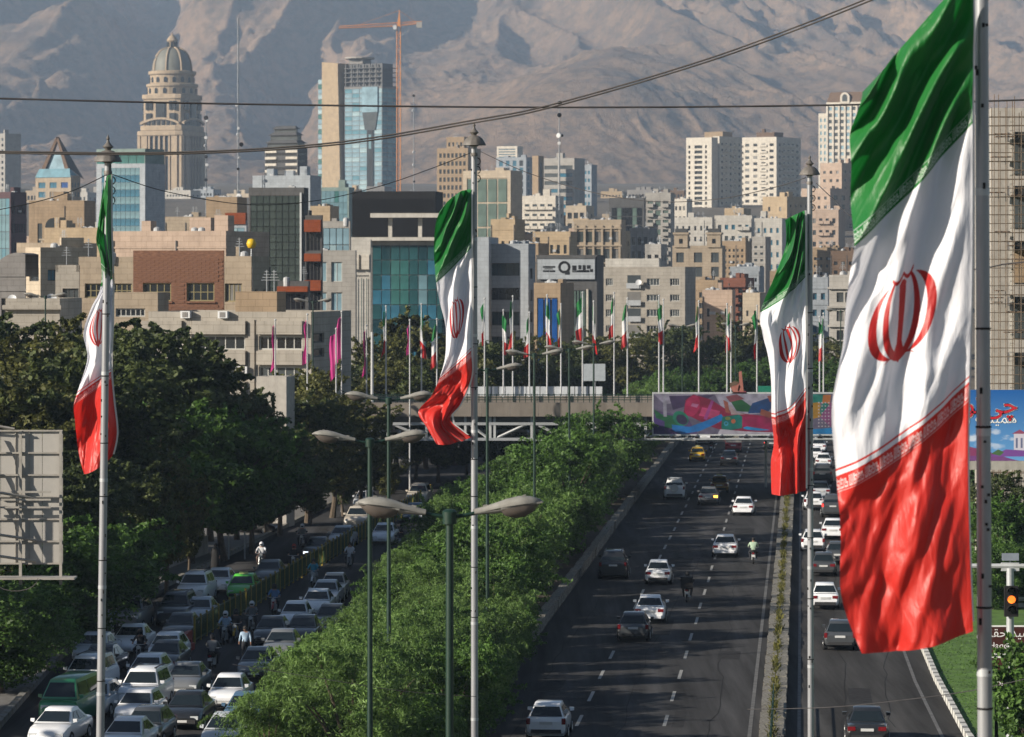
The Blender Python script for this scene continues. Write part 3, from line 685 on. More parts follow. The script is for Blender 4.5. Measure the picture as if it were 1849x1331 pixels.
# leaning glass tower under construction
def glass_tower():
    Y = 2400
    lb = 'unfinished blue glass tower with a beige concrete blade wall'
    r, wL, wR, H, f1, f2, mp = bld('glass_tower', lb, 622, 690, 719, 158, Y, 34, 'grey', C_(cols=5, rows=24, ml=.2, mr=.2, mt=.3, mb=.3, gap=.35, gl=['gl_sky', 'gl_sky2', 'gl_blue2']), C_(cols=3, rows=24, ml=.2, mr=.2, mt=.3, mb=.3, gap=.35, gl=['gl_blue2', 'gl_blue']), clutter=0)
    m = MB(); x0, x1 = -wL-1.5, -wL-15.5
    m.add([(x1, -3, 0), (x0+.5, -3, 0), (x0-1.6, -3, H+16), (x1, -3, H+17), (x1, 14, 0), (x0+.5, 14, 0), (x0-1.6, 14, H+16), (x1, 14, H+17)], [(0,1,2,3),(5,4,7,6),(1,5,6,2),(4,0,3,7),(3,2,6,7)])
    m.build('blade_wall', M['sand'], r)
    b = MB()
    for j in range(24): b.box(x1-5.2, x1-.02, 0, 12, H*1.0*j/22+.3, H*(j+1)/22-.1, j % 3)
    b.build('glazing', [M['gl_sky'], M['gl_teal2'], M['gl_sky2']], r, kind='stuff')
    # recessed bay with funnel
    MB().add([(-13, -.6, H*.62), (-5, -.6, H*.62), (-3, -.6, H*.78), (-15, -.6, H*.78), (-13, .3, H*.62), (-5, .3, H*.62), (-3, .3, H*.78), (-15, .3, H*.78)], [(0,1,2,3),(0,3,7,4),(1,5,6,2),(0,4,5,1)]).build('bay_soffit', M['gl_grey'], r)
    MB().box(-11.4, -6.6, -.5, .2, 0, H*.62).build('recess', M['gl_dark'], r); MB().box(-10, -8, -.6, -.45, H*.45, H*.58).build('recess_panel', M['gl_pale'], r)
    MB().box(-15, -3, -.9, -.3, H*.78, H+.6).build('bay', M['gl_sky'], r)
    # raw concrete top storeys
    for j in range(5):
        z = H + .8 + j*2.9
        MB().box(-wL-.8, -.3, .5, wR-1, z, z+.5).build('floor_slab', M['concrete_dk'], r)
        for k in range(7): MB().box(-wL+k*(wL-1)/6.-.2, -wL+k*(wL-1)/6.+.6, .8, 1.6, z+.5, z+2.9).build('column', M['concrete_dk'], r)
        MB().box(-wL+1, -2, 3, wR-3, z+.5, z+2.9).build('core_wall', M['concrete_dk'], r)
    z = H+15.5
    MB().box(-wL+1, -wL+12, 3, 12, z, z+3.2).build('core_wall', M['grey'], r); MB().lathe([(9, 0), (9.4, .3), (9.4, 1.1), (8, 1.2)], 16, c=(-wL+6, 8, z+3.2)).build('helipad', M['concrete'], r)
glass_tower()
# ---------------- tower crane
def crane():
    Y = 2380; mp = Y/F; m_ = mat('crane_orange', (.60, .24, .06), .6, var=.12)
    p = P(720, 360, Y); g = TZ(Y); r = thing('tower_crane', 'orange lattice tower crane standing beside the glass tower', 'crane', (p.x, Y, g))
    zz = lambda y: CZ-(y-HY)*mp - g
    s = 1.15
    mast = MB(); H = zz(48)
    for sx in (-s, s):
        for sy in (-s, s): mast.tube([(sx, sy, 0), (sx, sy, H)], .27, 4)
    n = int(H/3.2)
    for k in range(n):
        z = H*k/n; z1 = H*(k+1)/n; q = 1 if k % 2 else -1
        for sy in (-s, s): mast.tube([(-s*q, sy, z), (s*q, sy, z1)], .14, 4); mast.tube([(-s, sy, z), (s, sy, z)], .12, 4)
        for sx in (-s, s): mast.tube([(sx, -s*q, z), (sx, s*q, z1)], .14, 4)
    mast.build('mast', m_, r)
    MB().add([(-s, -s, H), (s, -s, H), (s, s, H), (-s, s, H), (.3, -.3, zz(18)), (.6, -.3, zz(18)), (.6, .3, zz(18)), (.3, .3, zz(18))], [(0,1,5,4),(1,2,6,5),(2,3,7,6),(3,0,4,7),(4,5,6,7)]).build('tower_head', m_, r)
    def jib(x1, z0, z1, name):
        b = MB(); n = 16
        for k in range(n):
            a0, a1 = k/n, (k+1)/n; x0_, x1_ = x1*a0, x1*a1; za, zb = z0+(z1-z0)*a0, z0+(z1-z0)*a1; t0, t1 = 2.2*(1-a0*.45), 2.2*(1-a1*.45)
            for sy in (-.8, .8): b.tube([(x0_, sy, za), (x1_, sy, zb)], .2, 4)
            b.tube([(x0_, 0, za+t0), (x1_, 0, zb+t1)], .22, 4); b.tube([(x0_, -.8, za), ((x0_+x1_)/2, 0, (za+zb)/2+(t0+t1)/2), (x1_, -.8, zb)], .14, 4); b.tube([(x0_, .8, za), ((x0_+x1_)/2, 0, (za+zb)/2+(t0+t1)/2), (x1_, .8, zb)], .14, 4)
        b.build(name, m_, r)
    jib((612-720)*mp, zz(48)+.3, zz(51), 'jib'); jib((762-720)*mp, zz(48)+.3, zz(42), 'counter_jib')
    for pts in ([(.4, 0, zz(19)), ((640-720)*mp, 0, zz(48))], [(.4, 0, zz(19)), ((752-720)*mp, 0, zz(41))]): MB().tube(pts, .1, 4).build('tie', m_, r)
    MB().cb(((757-720)*mp, 0, zz(45)), (3.5, 2.4, 3.6)).build('counterweight', M['concrete'], r); MB().cb(((713-720)*mp, -1.6, zz(50)), (2.2, 2, 2.6)).build('cab', M['white_metal'], r)
crane()
# ---------------- pagoda-like banded tower
def banded():
    r, wL, wR, H, f1, f2, mp = bld('banded_tower', 'dark banded office tower with a stepped overhanging crown', 478, 538, 555, 270, 1500, 28, 'dgrey', W_(cols=1, rows=12, ml=.3, mr=.3, mt=.3, mb=.5, fw=.96, fh=.48, gl='gl_black'), W_(cols=1, rows=12, ml=.3, mr=.3, mt=.3, mb=.5, fw=.9, fh=.4, gl='gl_black'), clutter=0)
    for j in range(8):
        z = H - 1.2 - j*2.55
        for a, b in ((.02, .36), (.64, .99)): fbox_ = MB(); fbox(fbox_, f1, wL*a, wL*b, z, z+1.0, -.35, -.02); fbox_.build('balcony_band', M['white'], r)
    for j, (s_, h) in enumerate(((.92, 2.4), (.8, 2.6), (.66, 2.2))):
        z = H + .2 + j*2.9; c = -wL/2
        MB().box(c-wL/2*s_, c+wL/2*s_, 1+j, wR-1-j, z, z+h).build('crown_storey', M['gl_grey'], r)
        q = s_+.06; m = MB(); z2 = z+h
        m.add([(c-wL/2*q, -.2+j, z2), (c+wL/2*q, -.2+j, z2), (c+wL/2*q, wR+.2-j, z2), (c-wL/2*q, wR+.2-j, z2), (c-wL/2*q*.8, 1.5+j, z2+1.2), (c+wL/2*q*.8, 1.5+j, z2+1.2), (c+wL/2*q*.8, wR-1.5-j, z2+1.2), (c-wL/2*q*.8, wR-1.5-j, z2+1.2)], [(0,3,2,1),(4,5,6,7),(0,1,5,4),(1,2,6,5),(2,3,7,6),(3,0,4,7)])
        m.build('crown_roof', M['dgrey'], r)
banded()
# ---------------- tower with a triangular gable frame
def triangle_tower():
    r, wL, wR, H, f1, f2, mp = bld('gabled_tower', 'blue glass building topped by a steep triangular frame', 64, 128, 145, 320, 1500, 30, 'beige', W_(cols=3, fl=3.4, ml=.4, mr=.4, fw=.62, fh=.62, gl=['gl_vblue', 'gl_blue']), W_(cols=3, fl=3.4, fw=.4, fh=.5, gl='gl_blue'), clutter=0)
    MB().add([(-wL, -.3, H), (0, -.3, H), (-1.2, .8, H+3.4), (-wL+1.2, .8, H+3.4), (-wL, wR, H), (0, wR, H)], [(0,1,2,3),(1,5,2),(4,0,3)]).build('sloped_glazing', M['gl_blue2'], r)
    c = -wL/2; m = MB()
    for sx in (-1, 1):
        x0 = c+sx*wL*.40; 
        m.add([(x0, 1, H+2.8), (x0-sx*1.9, 1, H+2.8), (c, 2.5, H+14.5), (c+sx*.4, 2.5, H+16), (x0, 3.4, H+2.8), (x0-sx*1.9, 3.4, H+2.8), (c, 3.6, H+14.5), (c+sx*.4, 3.6, H+16)], [(0,1,2,3),(4,7,6,5),(0,3,7,4),(1,5,6,2),(2,6,7,3)])
    m.build('gable_frame', M['brown'], r)
    MB().add([(c-wL*.3, 2.2, H+3), (c+wL*.3, 2.2, H+3), (c+wL*.1, 2.9, H+10), (c-wL*.1, 2.9, H+10)], [(0,1,2,3)]).build('gable_glazing', M['gl_sky'], r)
    MB().add([(c+wL*.42, 2, H+3), (c+wL*.62, 6, H-1), (c+.6, 4, H+15), (c+.1, 3, H+15.5)], [(0,1,2,3)]).build('gable_slope', M['dgrey'], r)
triangle_tower()
# ---------------- named mid and far buildings
bld('glass_office', 'blue glass office with pale bands and a blank grey flank', 174, 262, 298, 300, 1000, 24, 'bluew', C_(cols=8, rpx=13, ml=1.6, mr=1.6, mt=.4, mb=.4, gap=.1, gl=['gl_blue'], pick=lambda i, j: 'gl_pale' if j % 2 == 0 else 'gl_blue'), {}, clutter=1, parawall=None)
bld('glass_storey', 'pale teal glazed roof storey of the blue banded office', 174, 262, 297, 273, 1003, 24, 'tealw', C_(cols=6, rows=1, ml=.2, mr=.2, mt=.3, mb=.2, gap=.12, gl=['gl_teal2', 'gl_pale']), {}, clutter=0, ybase=299)
r, *_ = bld('glass_block', 'red framed glass building at the left edge', -20, 19, 48, 352, 900, 30, 'purple', C_(cols=5, rows=7, mt=.8, mb=.4, gl=['gl_pale', 'gl_blue2', 'gl_sky']), W_(cols=6, rows=6, fw=.6, fh=.5, gl='gl_grey'), clutter=1)
r, wL, wR, H, f1, f2, mp = bld('arched_villa', 'brown stone building with one big arched window', 52, 152, 172, 368, 800, 14, 'tan', W_(cols=3, rows=2, mt=1.5, mb=6, fw=.28, fh=.5, skip=lambda i, j: i == 1), {}, clutter=3)
mb = MB(); a0 = wL*.45
pts = [(-1.9, 0), (1.9, 0)] + [(1.9*math.cos(q), 2.2+1.9*math.sin(q)) for q in np.linspace(0, math.pi, 9)]
n_ = len(pts); o3 = [f1.p(a0+x, H-7.0+z, -.02) for x, z in pts]; mb.add(o3, [tuple(range(n_))]); mb.build('arched_window', M['gl_dark'], r)
for k in range(14):
    b = MB(); fbox(b, f1, wL*.28+k*.75, wL*.28+k*.75+.35, H-9.2, H-7.7, -2.0, -1.7); b.build('baluster', M['cream'], r)
b = MB(); fbox(b, f1, wL*.25, wL*.99, H-7.6, H-7.3, -2.2, -1.5); fbox(b, f1, wL*.25, wL*.99, H-9.8, H-9.3, -2.3, 0); b.build('balustrade_rail', M['cream'], r)
bld('terrace_block', 'low sandy terraced block below the balustrade', 80, 180, 205, 418, 700, 16, 'sand', {}, {}, clutter=3)
bld('terrace_block', 'sandy roof block with chimneys behind the left flagpole', 30, 110, 175, 447, 560, 22, 'beige', W_(cols=4, rows=3, mt=1.0, mb=4, fw=.2, fh=.4), {}, clutter=4)
bld('roof_block', 'beige roof house with a square recess under the domed tower', 298, 372, 374, 398, 720, 10, 'beige', W_(cols=2, rows=3, mt=1, mb=2, fw=.4, fh=.5, gl='gl_curtain'), {}, clutter=2)
bld('gabled_house', 'tan wall with a sloping top left of the dark glass block', 372, 428, 446, 362, 760, 12, 'tan', {}, {}, clutter=1)
r, wL, wR, H, f1, f2, mp = bld('blue_house', 'pale blue glazed block with an orange sign box on its roof', 373, 445, 447, 406, 640, 8, 'bluew', C_(cols=5, rows=4, mt=.5, mb=.5, gl=['gl_sky', 'gl_sky2']), {}, clutter=1)
MB().box(-3.6, -.1, -.3, 1.2, H+.1, H+2.0).build('sign_box', M['orange'], r)
tk = thing('roof_ball', 'yellow ball shaped tank on the beige roof', 'tank', P(454, 440, 425)); MB().lathe([(.05, -.56), (.40, -.45), (.56, 0), (.40, .45), (.05, .56)], 14).build('ball', mat('ball_yellow', (.62, .40, .01), .5, var=.05), tk, smooth=60); MB().tube([(0, 0, -.44), (0, 0, -1.4)], .08, 6).build('stand', M['steel'], tk)
# the beige complex with the brick front
bld('stone_block', 'long beige back block of the complex with the brick front', 203, 408, 486, 428, 440, 16, 'pink', W_(cols=7, rows=4, mt=1.2, mb=.5, fw=.3, fh=.4, skip=lambda i, j: j == 0 and i < 4), {}, clutter=6)
bld('cream_block', 'cream corner block with a sunlit narrow face left of the brick front', 46, 73, 160, 458, 430, 62, 'cream', W_(px=[(53, 70)], py=[(484, 508), (532, 546)]), W_(px=[(86, 101)], py=[(487, 507)], gl='gl_blue'), clutter=3)
bld('beige_wing', 'beige wing with a wide window left of the brick front', 142, 241, 242, 476, 398, 5, 'beige', W_(px=[(153, 194), (201, 238)], py=[(512, 538)], nx=3, ny=1, fr='frame_y'), {}, clutter=2)
bld('beige_wing', 'low pale wing with a tall green window beneath the cream block', 100, 143, 144, 491, 392, 5, 'stonew', W_(px=[(113, 142)], py=[(521, 562)], nx=2, gl='gl_grey'), {}, clutter=1)
r, wL, wR, H, f1, f2, mp = bld('brick_house', 'red brick house front with two big gridded windows', 240.5, 404, 405, 465, 385, 4, 'brickwall', W_(px=[(258, 309), (337, 387)], py=[(511, 544)], nx=3, ny=1, fr='frame_y', sill=True), {}, clutter=0)
# raised courses of brick on the visible front
bk = MB().box(-.42, .42, -.03, .03, -.10, .10).mesh('brick', M['brickwall']); nb = 0
for j in range(30):
    for i in range(11):
        a = .45 + i*.86 + (.43 if j % 2 else 0); z = H - .18 - j*.215
        if a > wL-.4: continue
        ok = True
        for (q0, q1) in ((258, 309), (337, 387)):
            if wL*(q0-240.5)/163.5-.6 < a < wL*(q1-240.5)/163.5+.6 and H-79*mp-.4 < z < H-46*mp+.2: ok = False
        if ok and nb < 298: link('brick', bk, r, f1.p(a, z, -.008-.012*R.random())); nb += 1
bld('beige_wing', 'beige wing with a dark shuttered window right of the brick front', 404.5, 454, 487, 475, 392, 10, 'beige', W_(px=[(406, 437)], py=[(512, 545)], nx=3, gl='gl_curtain', fr='frame_y'), W_(cols=2, rows=3, fw=.3, fh=.5), clutter=3)
bld('porch_block', 'low porch roofed block with a strip of windows under the brick front', 204, 285, 290, 541, 375, 5, 'beige', W_(px=[(209, 262)], py=[(557, 572)], nx=5, fr='frame_lt'), {}, depth=6, clutter=0)
r, wL, wR, H, f1, f2, mp = bld('arched_block', 'grey block with a curved roof edge beside the left railing', -30, 46, 47, 498, 400, 6, 'grey', W_(cols=3, rows=3, mt=1.5, mb=.5, fw=.5, fh=.7), {}, clutter=0)
mb = MB(); n_ = 12
pts = [(wL*(.2+.8*k/n_), H+2.4*math.sin(math.pi*(.12+.5*k/n_*1.0))) for k in range(n_+1)]
for k in range(n_): 
    (a, z), (a2, z2) = pts[k], pts[k+1]; q = [f1.p(a, H-.1, -.1), f1.p(a2, H-.1, -.1), f1.p(a2, z2, -.1), f1.p(a, z, -.1), f1.p(a, H-.1, 6), f1.p(a2, H-.1, 6), f1.p(a2, z2, 6), f1.p(a, z, 6)]; mb.add(q, [(0,1,2,3),(3,2,6,7),(4,7,6,5)])
mb.build('curved_roof', M['grey'], r)
r, wL, wR, H, f1, f2, mp = bld('balustrade_terrace', 'stone terrace with a rounded balustrade and satellite dishes at left', 10, 108, 110, 553, 345, 5, 'stonew', W_(cols=4, rows=2, mt=2, mb=.5, fw=.4, fh=.7, nx=2), {}, depth=10, clutter=0)
b = MB(); fbox(b, f1, -.2, wL+.2, H-.3, H+.1, -.5, .2); fbox(b, f1, -.1, wL+.1, H-2.0, H-1.7, -.4, .1); b.build('cornice', M['stonew'], r)
dish(r, -wL*.92, 1.0, H+.6, .40); dish(r, -wL*.22, 1.5, H+.6, .48, .4)
# stone office in front
r, wL, wR, H, f1, f2, mp = bld('stone_office', 'pale stone office with strip windows behind the left trees', 268, 562, 634, 578, 330, 12, 'stonew', W_(px=[(272, 330), (352, 443), (468, 546)], py=[(607, 632), (662, 688), (718, 742)], nx=4, fr='frame_lt', gl=['gl_dark', 'gl_grey', 'gl_black']), W_(px=[(566, 585)], py=[(602, 620), (630, 646)], nx=0), clutter=0)
aX = lambda px: wL*(px-268)/294.; zY = lambda py: H-(py-578)*mp
for (q0, q1) in ((258, 331), (349, 446), (466, 548)):
    for (y0, y1) in ((580, 604), (634, 659), (690, 715), (745, 770)):
        b = MB(); fbox(b, f1, aX(q0), aX(q1), zY(y1), zY(y0), -.5, -.003); b.build('spandrel', M['stonew'], r)
for q in (336, 450): b = MB(); fbox(b, f1, aX(q), aX(q+11), 0, H, -.22, -.004); b.build('pier', M['stonew'], r)
for a, z in ((wL*.56, H-4.6), (wL*.21, H+.15), (wL*.44, H+.15)):
    b = MB(); fbox(b, f1, a, a+.85, z, z+.6, -.62, -.05); fbox(b, f1, a+.18, a+.66, z+.08, z+.52, -.65, -.61, 1); b.build('air_conditioner', [M['white_metal'], M['grey']], r)
bld('penthouse', 'flat roofed penthouse with a dark ribbon window on the stone office', 425, 500, 516, 541, 338, 10, 'tan', W_(cols=1, rows=1, ml=1.0, mr=.5, mt=1.0, mb=.3, fw=.95, fh=.6, vy=.5, nx=4), {}, ybase=579, clutter=2)
bld('hut', 'small concrete hut among the trees in front of the stone office', 463, 517, 532, 697, 285, 12, 'concrete', {}, {}, clutter=0)
# dark glass and orange
r, wL, wR, H, f1, f2, mp = bld('dark_glass_block', 'dark grey green glass block with orange bands at its foot', 449, 549, 557, 348, 520, 8, 'dgrey', C_(cols=8, rpx=14, ml=.25, mr=.35, mt=.4, mb=.4, gap=.10, gl=['gl_dgreen', 'gl_dgreen2'], minz=2), {}, clutter=1)
b = MB(); fbox(b, f1, wL-.55, wL-.3, 4, H, -.25, -.01); b.build('corner_fin', M['steel_lt'], r)
r, wL, wR, H, f1, f2, mp = bld('orange_terraces', 'stack of orange balconies beside the dark glass block', 551, 581, 583, 398, 515, 6, 'dgrey', W_(cols=1, rows=6, ml=.1, mr=.1, mt=.5, mb=.5, fw=.95, fh=.72, gl='gl_black', nx=3), {}, clutter=1)
for (y0, y1) in ((397, 419), (458, 472), (506, 525)):
    b = MB(); fbox(b, f1, 0, wL, H-(y1-398)*mp, H-(y0-398)*mp, -1.0, -.01); b.build('balcony', M['orange'], r)
r, wL, wR, H, f1, f2, mp = bld('ledge_block', 'low black glazed block with two orange ledges below the dark glass block', 502, 557, 560, 517, 500, 6, 'dgrey', W_(px=[(506, 552)], py=[(530, 560), (580, 610)], gl='gl_black', nx=4), {}, clutter=2)
for (y0, y1) in ((517, 527), (563, 576)):
    b = MB(); fbox(b, f1, 0, wL, H-(y1-517)*mp, H-(y0-517)*mp, -.9, -.01); b.build('balcony', M['orange'], r)
bld('white_hall', 'wide pale blue rooftop hall behind the dark glass block', 456, 560, 580, 322, 900, 14, 'bluew', C_(cols=1, rows=1, ml=2, mr=3, mt=2.6, mb=5, gl='gl_blue'), {}, clutter=4)
bld('sky_glass', 'pale blue glass storeys between orange balconies and black hall', 582, 632, 634, 408, 560, 6, 'greyw', C_(cols=4, rows=4, ml=.1, mr=.1, mt=.3, mb=16, gl=['gl_sky', 'gl_sky2']), {}, clutter=2)
bld('grey_house', 'grey house with reflecting windows left of the teal glass office', 553, 642, 644, 461, 540, 5, 'greyw', W_(px=[(563, 590), (598, 618)], py=[(473, 509), (528, 562), (578, 600)], gl=['gl_sky', 'gl_grey', 'gl_sky2'], fr='frame_lt'), {}, clutter=2)
bld('yellow_house', 'small sandy house with a flat eave behind the orange balconies', 560, 596, 612, 378, 780, 14, 'sand', {}, {}, clutter=1)
bld('teal_slab', 'hazy teal glass slab left of the black louvred hall', 578, 630, 640, 342, 1250, 14, 'tealw', C_(cols=6, rows=6, gl=['gl_pale', 'gl_teal2'], mt=.5), {}, clutter=1)
r, wL, wR, H, f1, f2, mp = bld('louvre_hall', 'black louvred plant hall on top of the teal glass office', 636, 786, 800, 353, 640, 7, 'black', {}, {}, clutter=0, ybase=437)
lm = MB().box(-wL/2, wL/2, -.14, 0, -.05, .05).mesh('louvre', mat('louvre_black', (.016, .015, .016), .8, var=.2, spec=.15))
for j in range(26): link('louvre', lm, r, f1.p(wL/2, .5 + j*(H-.8)/26, .0))
# teal office
def tpick(i, j):
    if i in (2, 3) and 1 <= j <= 3: return 'gl_teal2'
    if i in (5,) and j in (2, 3): return 'gl_pale'
    if i in (0, 1) and j == 3: return 'gl_blue'
    return None
r, wL, wR, H, f1, f2, mp = bld('teal_office', 'teal glass office with mixed green and blue panels', 671, 806, 812, 437, 600, 6, 'greyw', C_(cols=8, rpx=26, ml=.1, mr=.1, mt=.5, mb=.3, gap=.12, gl=['gl_teal', 'gl_teal3', 'gl_blue'], pick=tpick), {}, clutter=0)
b = MB(); fbox(b, f1, -5.5, wL+.3, H+.2, H+.75, -1.4, 3); b.build('roof_slab', M['offwhite'], r)
for a in (.22, .62): 
    b = MB(); fbox(b, f1, wL*a, wL*a+.6, H+.7, H+3.8, .2, .8); b.build('canopy_post', M['offwhite'], r)
b = MB(); fbox(b, f1, .0, wL*.95, H+3.8, H+4.5, -1.5, 3); b.build('canopy', M['offwhite'], r)
r, wL, wR, H, f1, f2, mp = bld('stair_tower', 'white stair tower with vertical fins at the teal office corner', 633, 669, 671, 441, 592, 5, 'offwhite', C_(cols=3, rows=1, ml=.5, mr=.2, mt=4.8, mb=1, gap=.9, gl=['gl_teal', 'gl_black']), {}, clutter=0)
for a in (.15, 1.75): 
    b = MB(); fbox(b, f1, a, a+1.2, H-3.9, H-1.6, -.6, -.01); b.build('plant_box', M['white'], r)
# centre
bld('stepped_tower', 'hazy beige stepped tower behind the centre flag top', 789, 845, 868, 270, 1700, 22, 'tan', W_(cols=7, fl=3.3, mt=.8, fw=.6, fh=.55, gl='gl_dark'), {}, clutter=2)
bld('stepped_tower', 'upper setback of the hazy beige stepped tower', 806, 838, 850, 250, 1712, 22, 'tan', W_(cols=4, fl=3.3, mt=.8, fw=.5, fh=.5), {}, ybase=272, clutter=3)
bld('fin_slab', 'beige slab with two tall green glass strips right of the centre pole', 836, 922, 943, 312, 1100, 20, 'cream', C_(cols=4, rows=4, ml=1.2, mr=1.0, mt=1.5, mb=2, gap=.5, gl=['gl_green']), {}, clutter=1)
bld('blue_tower', 'far blue glass tower behind the beige slab', 896, 950, 966, 286, 2200, 24, 'bluegrey', W_(cols=4, fl=3.6, fw=.55, fh=.8, mt=.8, gl=['gl_blue', 'gl_dark']), W_(cols=2, fl=3.6, fw=.5, fh=.8, gl='gl_blue'), clutter=1)
bld('rounded_tower', 'round shouldered white crown of the far blue tower', 897, 934, 944, 266, 2210, 24, 'white', W_(cols=1, rows=4, fw=.9, fh=.4, mt=.4, mb=.4, gl='gl_blue'), {}, ybase=287, clutter=0)
bld('banded_slab', 'white and blue banded office slab behind the cable', 980, 1037, 1056, 288, 1800, 26, 'greyw', W_(cols=2, fl=3.5, ml=.5, mr=.5, mt=1.8, fw=.9, fh=.5, gl=['gl_blue', 'gl_grey']), {}, clutter=1)
bld('core_tower', 'narrow stair core with a dark slot left of the banded slab', 961, 972, 982, 284, 1790, 34, 'tan', {}, W_(cols=1, rows=1, fw=.4, fh=.9, mt=1), clutter=0)
bld('banded_slab', 'lower grey blue annexe right of the banded slab', 1040, 1068, 1078, 300, 1850, 26, 'bluegrey', W_(cols=4, fl=3.5, fw=.6, fh=.45, gl='gl_blue'), {}, clutter=2)
bld('white_flats', 'pale flats with white balconies under the banded slab', 942, 1003, 1018, 357, 1350, 18, 'white', W_(cols=4, fl=3.3, mt=1.4, fw=.6, fh=.5, balc=True, gl='gl_grey'), W_(cols=2, fl=3.3, fw=.4, fh=.4), clutter=3)
bld('balcony_flats', 'beige flats with framed balconies left of the dark green block', 1037, 1122, 1130, 402, 900, 10, 'beige', W_(cols=5, rows=5, ml=.4, mr=.4, mt=1.3, mb=.5, fw=.72, fh=.62, slab=.5, pier=.35, gl=['gl_grey', 'gl_curtain', 'gl_dgreen']), {}, clutter=5)
bld('green_block', 'dark green glass block with pale strips in the middle of the skyline', 1100, 1163, 1166, 361, 1250, 12, 'dgrey', C_(cols=6, rows=6, ml=.8, mr=.6, mt=2.5, mb=1, gap=.3, gl=['gl_dgreen', 'gl_black', 'gl_green'], pick=lambda i, j: 'gl_green' if i in (1, 4) else 'gl_black'), {}, clutter=1)
bld('pale_block', 'pale block with a square framed window group right of the green glass block', 1165, 1211, 1218, 352, 1150, 14, 'greyw', W_(cols=3, rows=8, mt=1.2, mb=.5, fw=.72, fh=.6, gl=['gl_dgreen', 'gl_green', 'gl_grey'], balc=(0, 2)), {}, clutter=3)
bld('tan_house', 'tan roof house beside the centre flag', 886, 930, 948, 402, 760, 16, 'sand', W_(cols=3, rows=3, fw=.4, fh=.4, mt=1.4), {}, clutter=2)
bld('tan_house', 'yellowish house left of the beige balcony flats', 962, 1030, 1042, 424, 820, 14, 'sand', W_(cols=5, rows=5, fw=.45, fh=.5, mt=1.2, gl=['gl_dark', 'gl_grey']), {}, clutter=4)
bld('tan_house', 'tan flats with dark windows right of the grey office roof', 928, 972, 990, 446, 700, 14, 'tan', W_(cols=3, rows=6, fw=.5, fh=.5, mt=1), {}, clutter=3)
r, wL, wR, H, f1, f2, mp = bld('grey_office', 'grey office with deep dark balcony bands right of the centre flag', 883, 954, 967, 448, 600, 14, 'bluegrey', W_(px=[(884, 938)], py=[(475, 498), (520, 542), (563, 588), (608, 630)], gl=['gl_black', 'gl_teal3'], nx=3, dep=1.2), W_(cols=1, rows=6, ml=.5, mr=1, mt=2.3, mb=.5, fw=.5, fh=.5, nx=1), clutter=1)
bld('white_flank', 'blank pale blue flank wall joined to the grey office', 858, 882.5, 884, 436, 598, 6, 'bluew', {}, {}, depth=14, clutter=0)
r, wL, wR, H, f1, f2, mp = bld('sign_building', 'dark building with a big pale logo sign on its roof edge', 968, 1078, 1090, 468, 640, 8, 'dgrey', C_(cols=7, rows=5, ml=5.8, mr=1.0, mt=5.2, mb=.3, gap=.2, gl=['gl_green', 'gl_grey']), {}, clutter=0)
b = MB(); fbox(b, f1, wL*.03, wL*.97, H-3.35, H+.1, -.5, -.02); fbox(b, f1, wL*.02, wL*.98, H+.1, H+.45, -.65, .2, 1); b.build('sign_board', [M['bluew'], M['dgrey']], r)
b = MB()
for (a, z, ww, hh) in ((.12, -1.3, .20, .30), (.12, -2.0, .10, .30), (.23, -2.0, .09, .30), (.14, -1.62, .14, .14), (.60, -1.5, .07, .9), (.68, -2.0, .2, .35), (.70, -1.35, .05, .7), (.77, -1.4, .05, .8), (.84, -1.3, .06, .6), (.60, -2.1, .28, .18), (.89, -1.9, .05, .5)): fbox(b, f1, wL*a, wL*(a+ww), H+z-hh/2, H+z+hh/2, -.53, -.501)
for k in range(14):
    t0, t1 = 2*math.pi*k/14, 2*math.pi*(k+1)/14; c, z = wL*.47, H-1.35
    b.quad(*[f1.p(c+q*math.cos(t), z+q*math.sin(t), -.52) for q, t in ((.62, t0), (1.05, t0), (1.05, t1), (.62, t1))])
fbox(b, f1, wL*.48, wL*.56, H-2.6, H-2.05, -.53, -.501); b.build('sign_lettering', M['black'], r)
b = MB(); fbox(b, f1, wL*.83, wL*.86, 0, H-5, -.4, -.01); b.build('fin', M['white'], r)
bld('blue_shop', 'tan house with bright blue glazing below the logo sign', 964, 1012, 1036, 519, 590, 14, 'tan', C_(cols=3, rows=2, ml=.5, mr=.4, mt=1.6, mb=.3, gap=.3, gl=['gl_vblue']), {}, clutter=4)
r, wL, wR, H, f1, f2, mp = bld('cream_flats', 'cream stone flats with small windows and a balcony column', 1090, 1237, 1256, 489, 680, 12, 'stonew', W_(px=[(1094, 1107), (1168, 1191), (1210, 1227)], py=[(503, 516), (532, 544), (559, 572), (588, 600)], nx=3, gl=['gl_dark', 'gl_grey'], fr='frame_lt'), {}, clutter=0)
aX = lambda px: wL*(px-1090)/147.; zY = lambda py: H-(py-489)*mp
for j, (y0, y1) in enumerate(((497, 521), (527, 552), (557, 581), (587, 611))):
    w_ = MB(); fbox(w_, f1, aX(1133), aX(1157), zY(y1), zY(y0), -.03, .03); w_.build('loggia', M['gl_grey'] if j % 2 == 0 else M['gl_curtain'], r)
    w_ = MB(); fbox(w_, f1, aX(1132), aX(1158), zY(y1), zY(y1)+.95, -.55, -.45); w_.build('balcony_rail', M['steel'], r)
dish(r, aX(1155)-wL, -.8, zY(511), .55)
bld('roof_shed', 'low white parapet shed on the roof of the cream flats', 1093, 1190, 1196, 474, 690, 8, 'offwhite', {}, {}, ybase=490, depth=4, clutter=0)
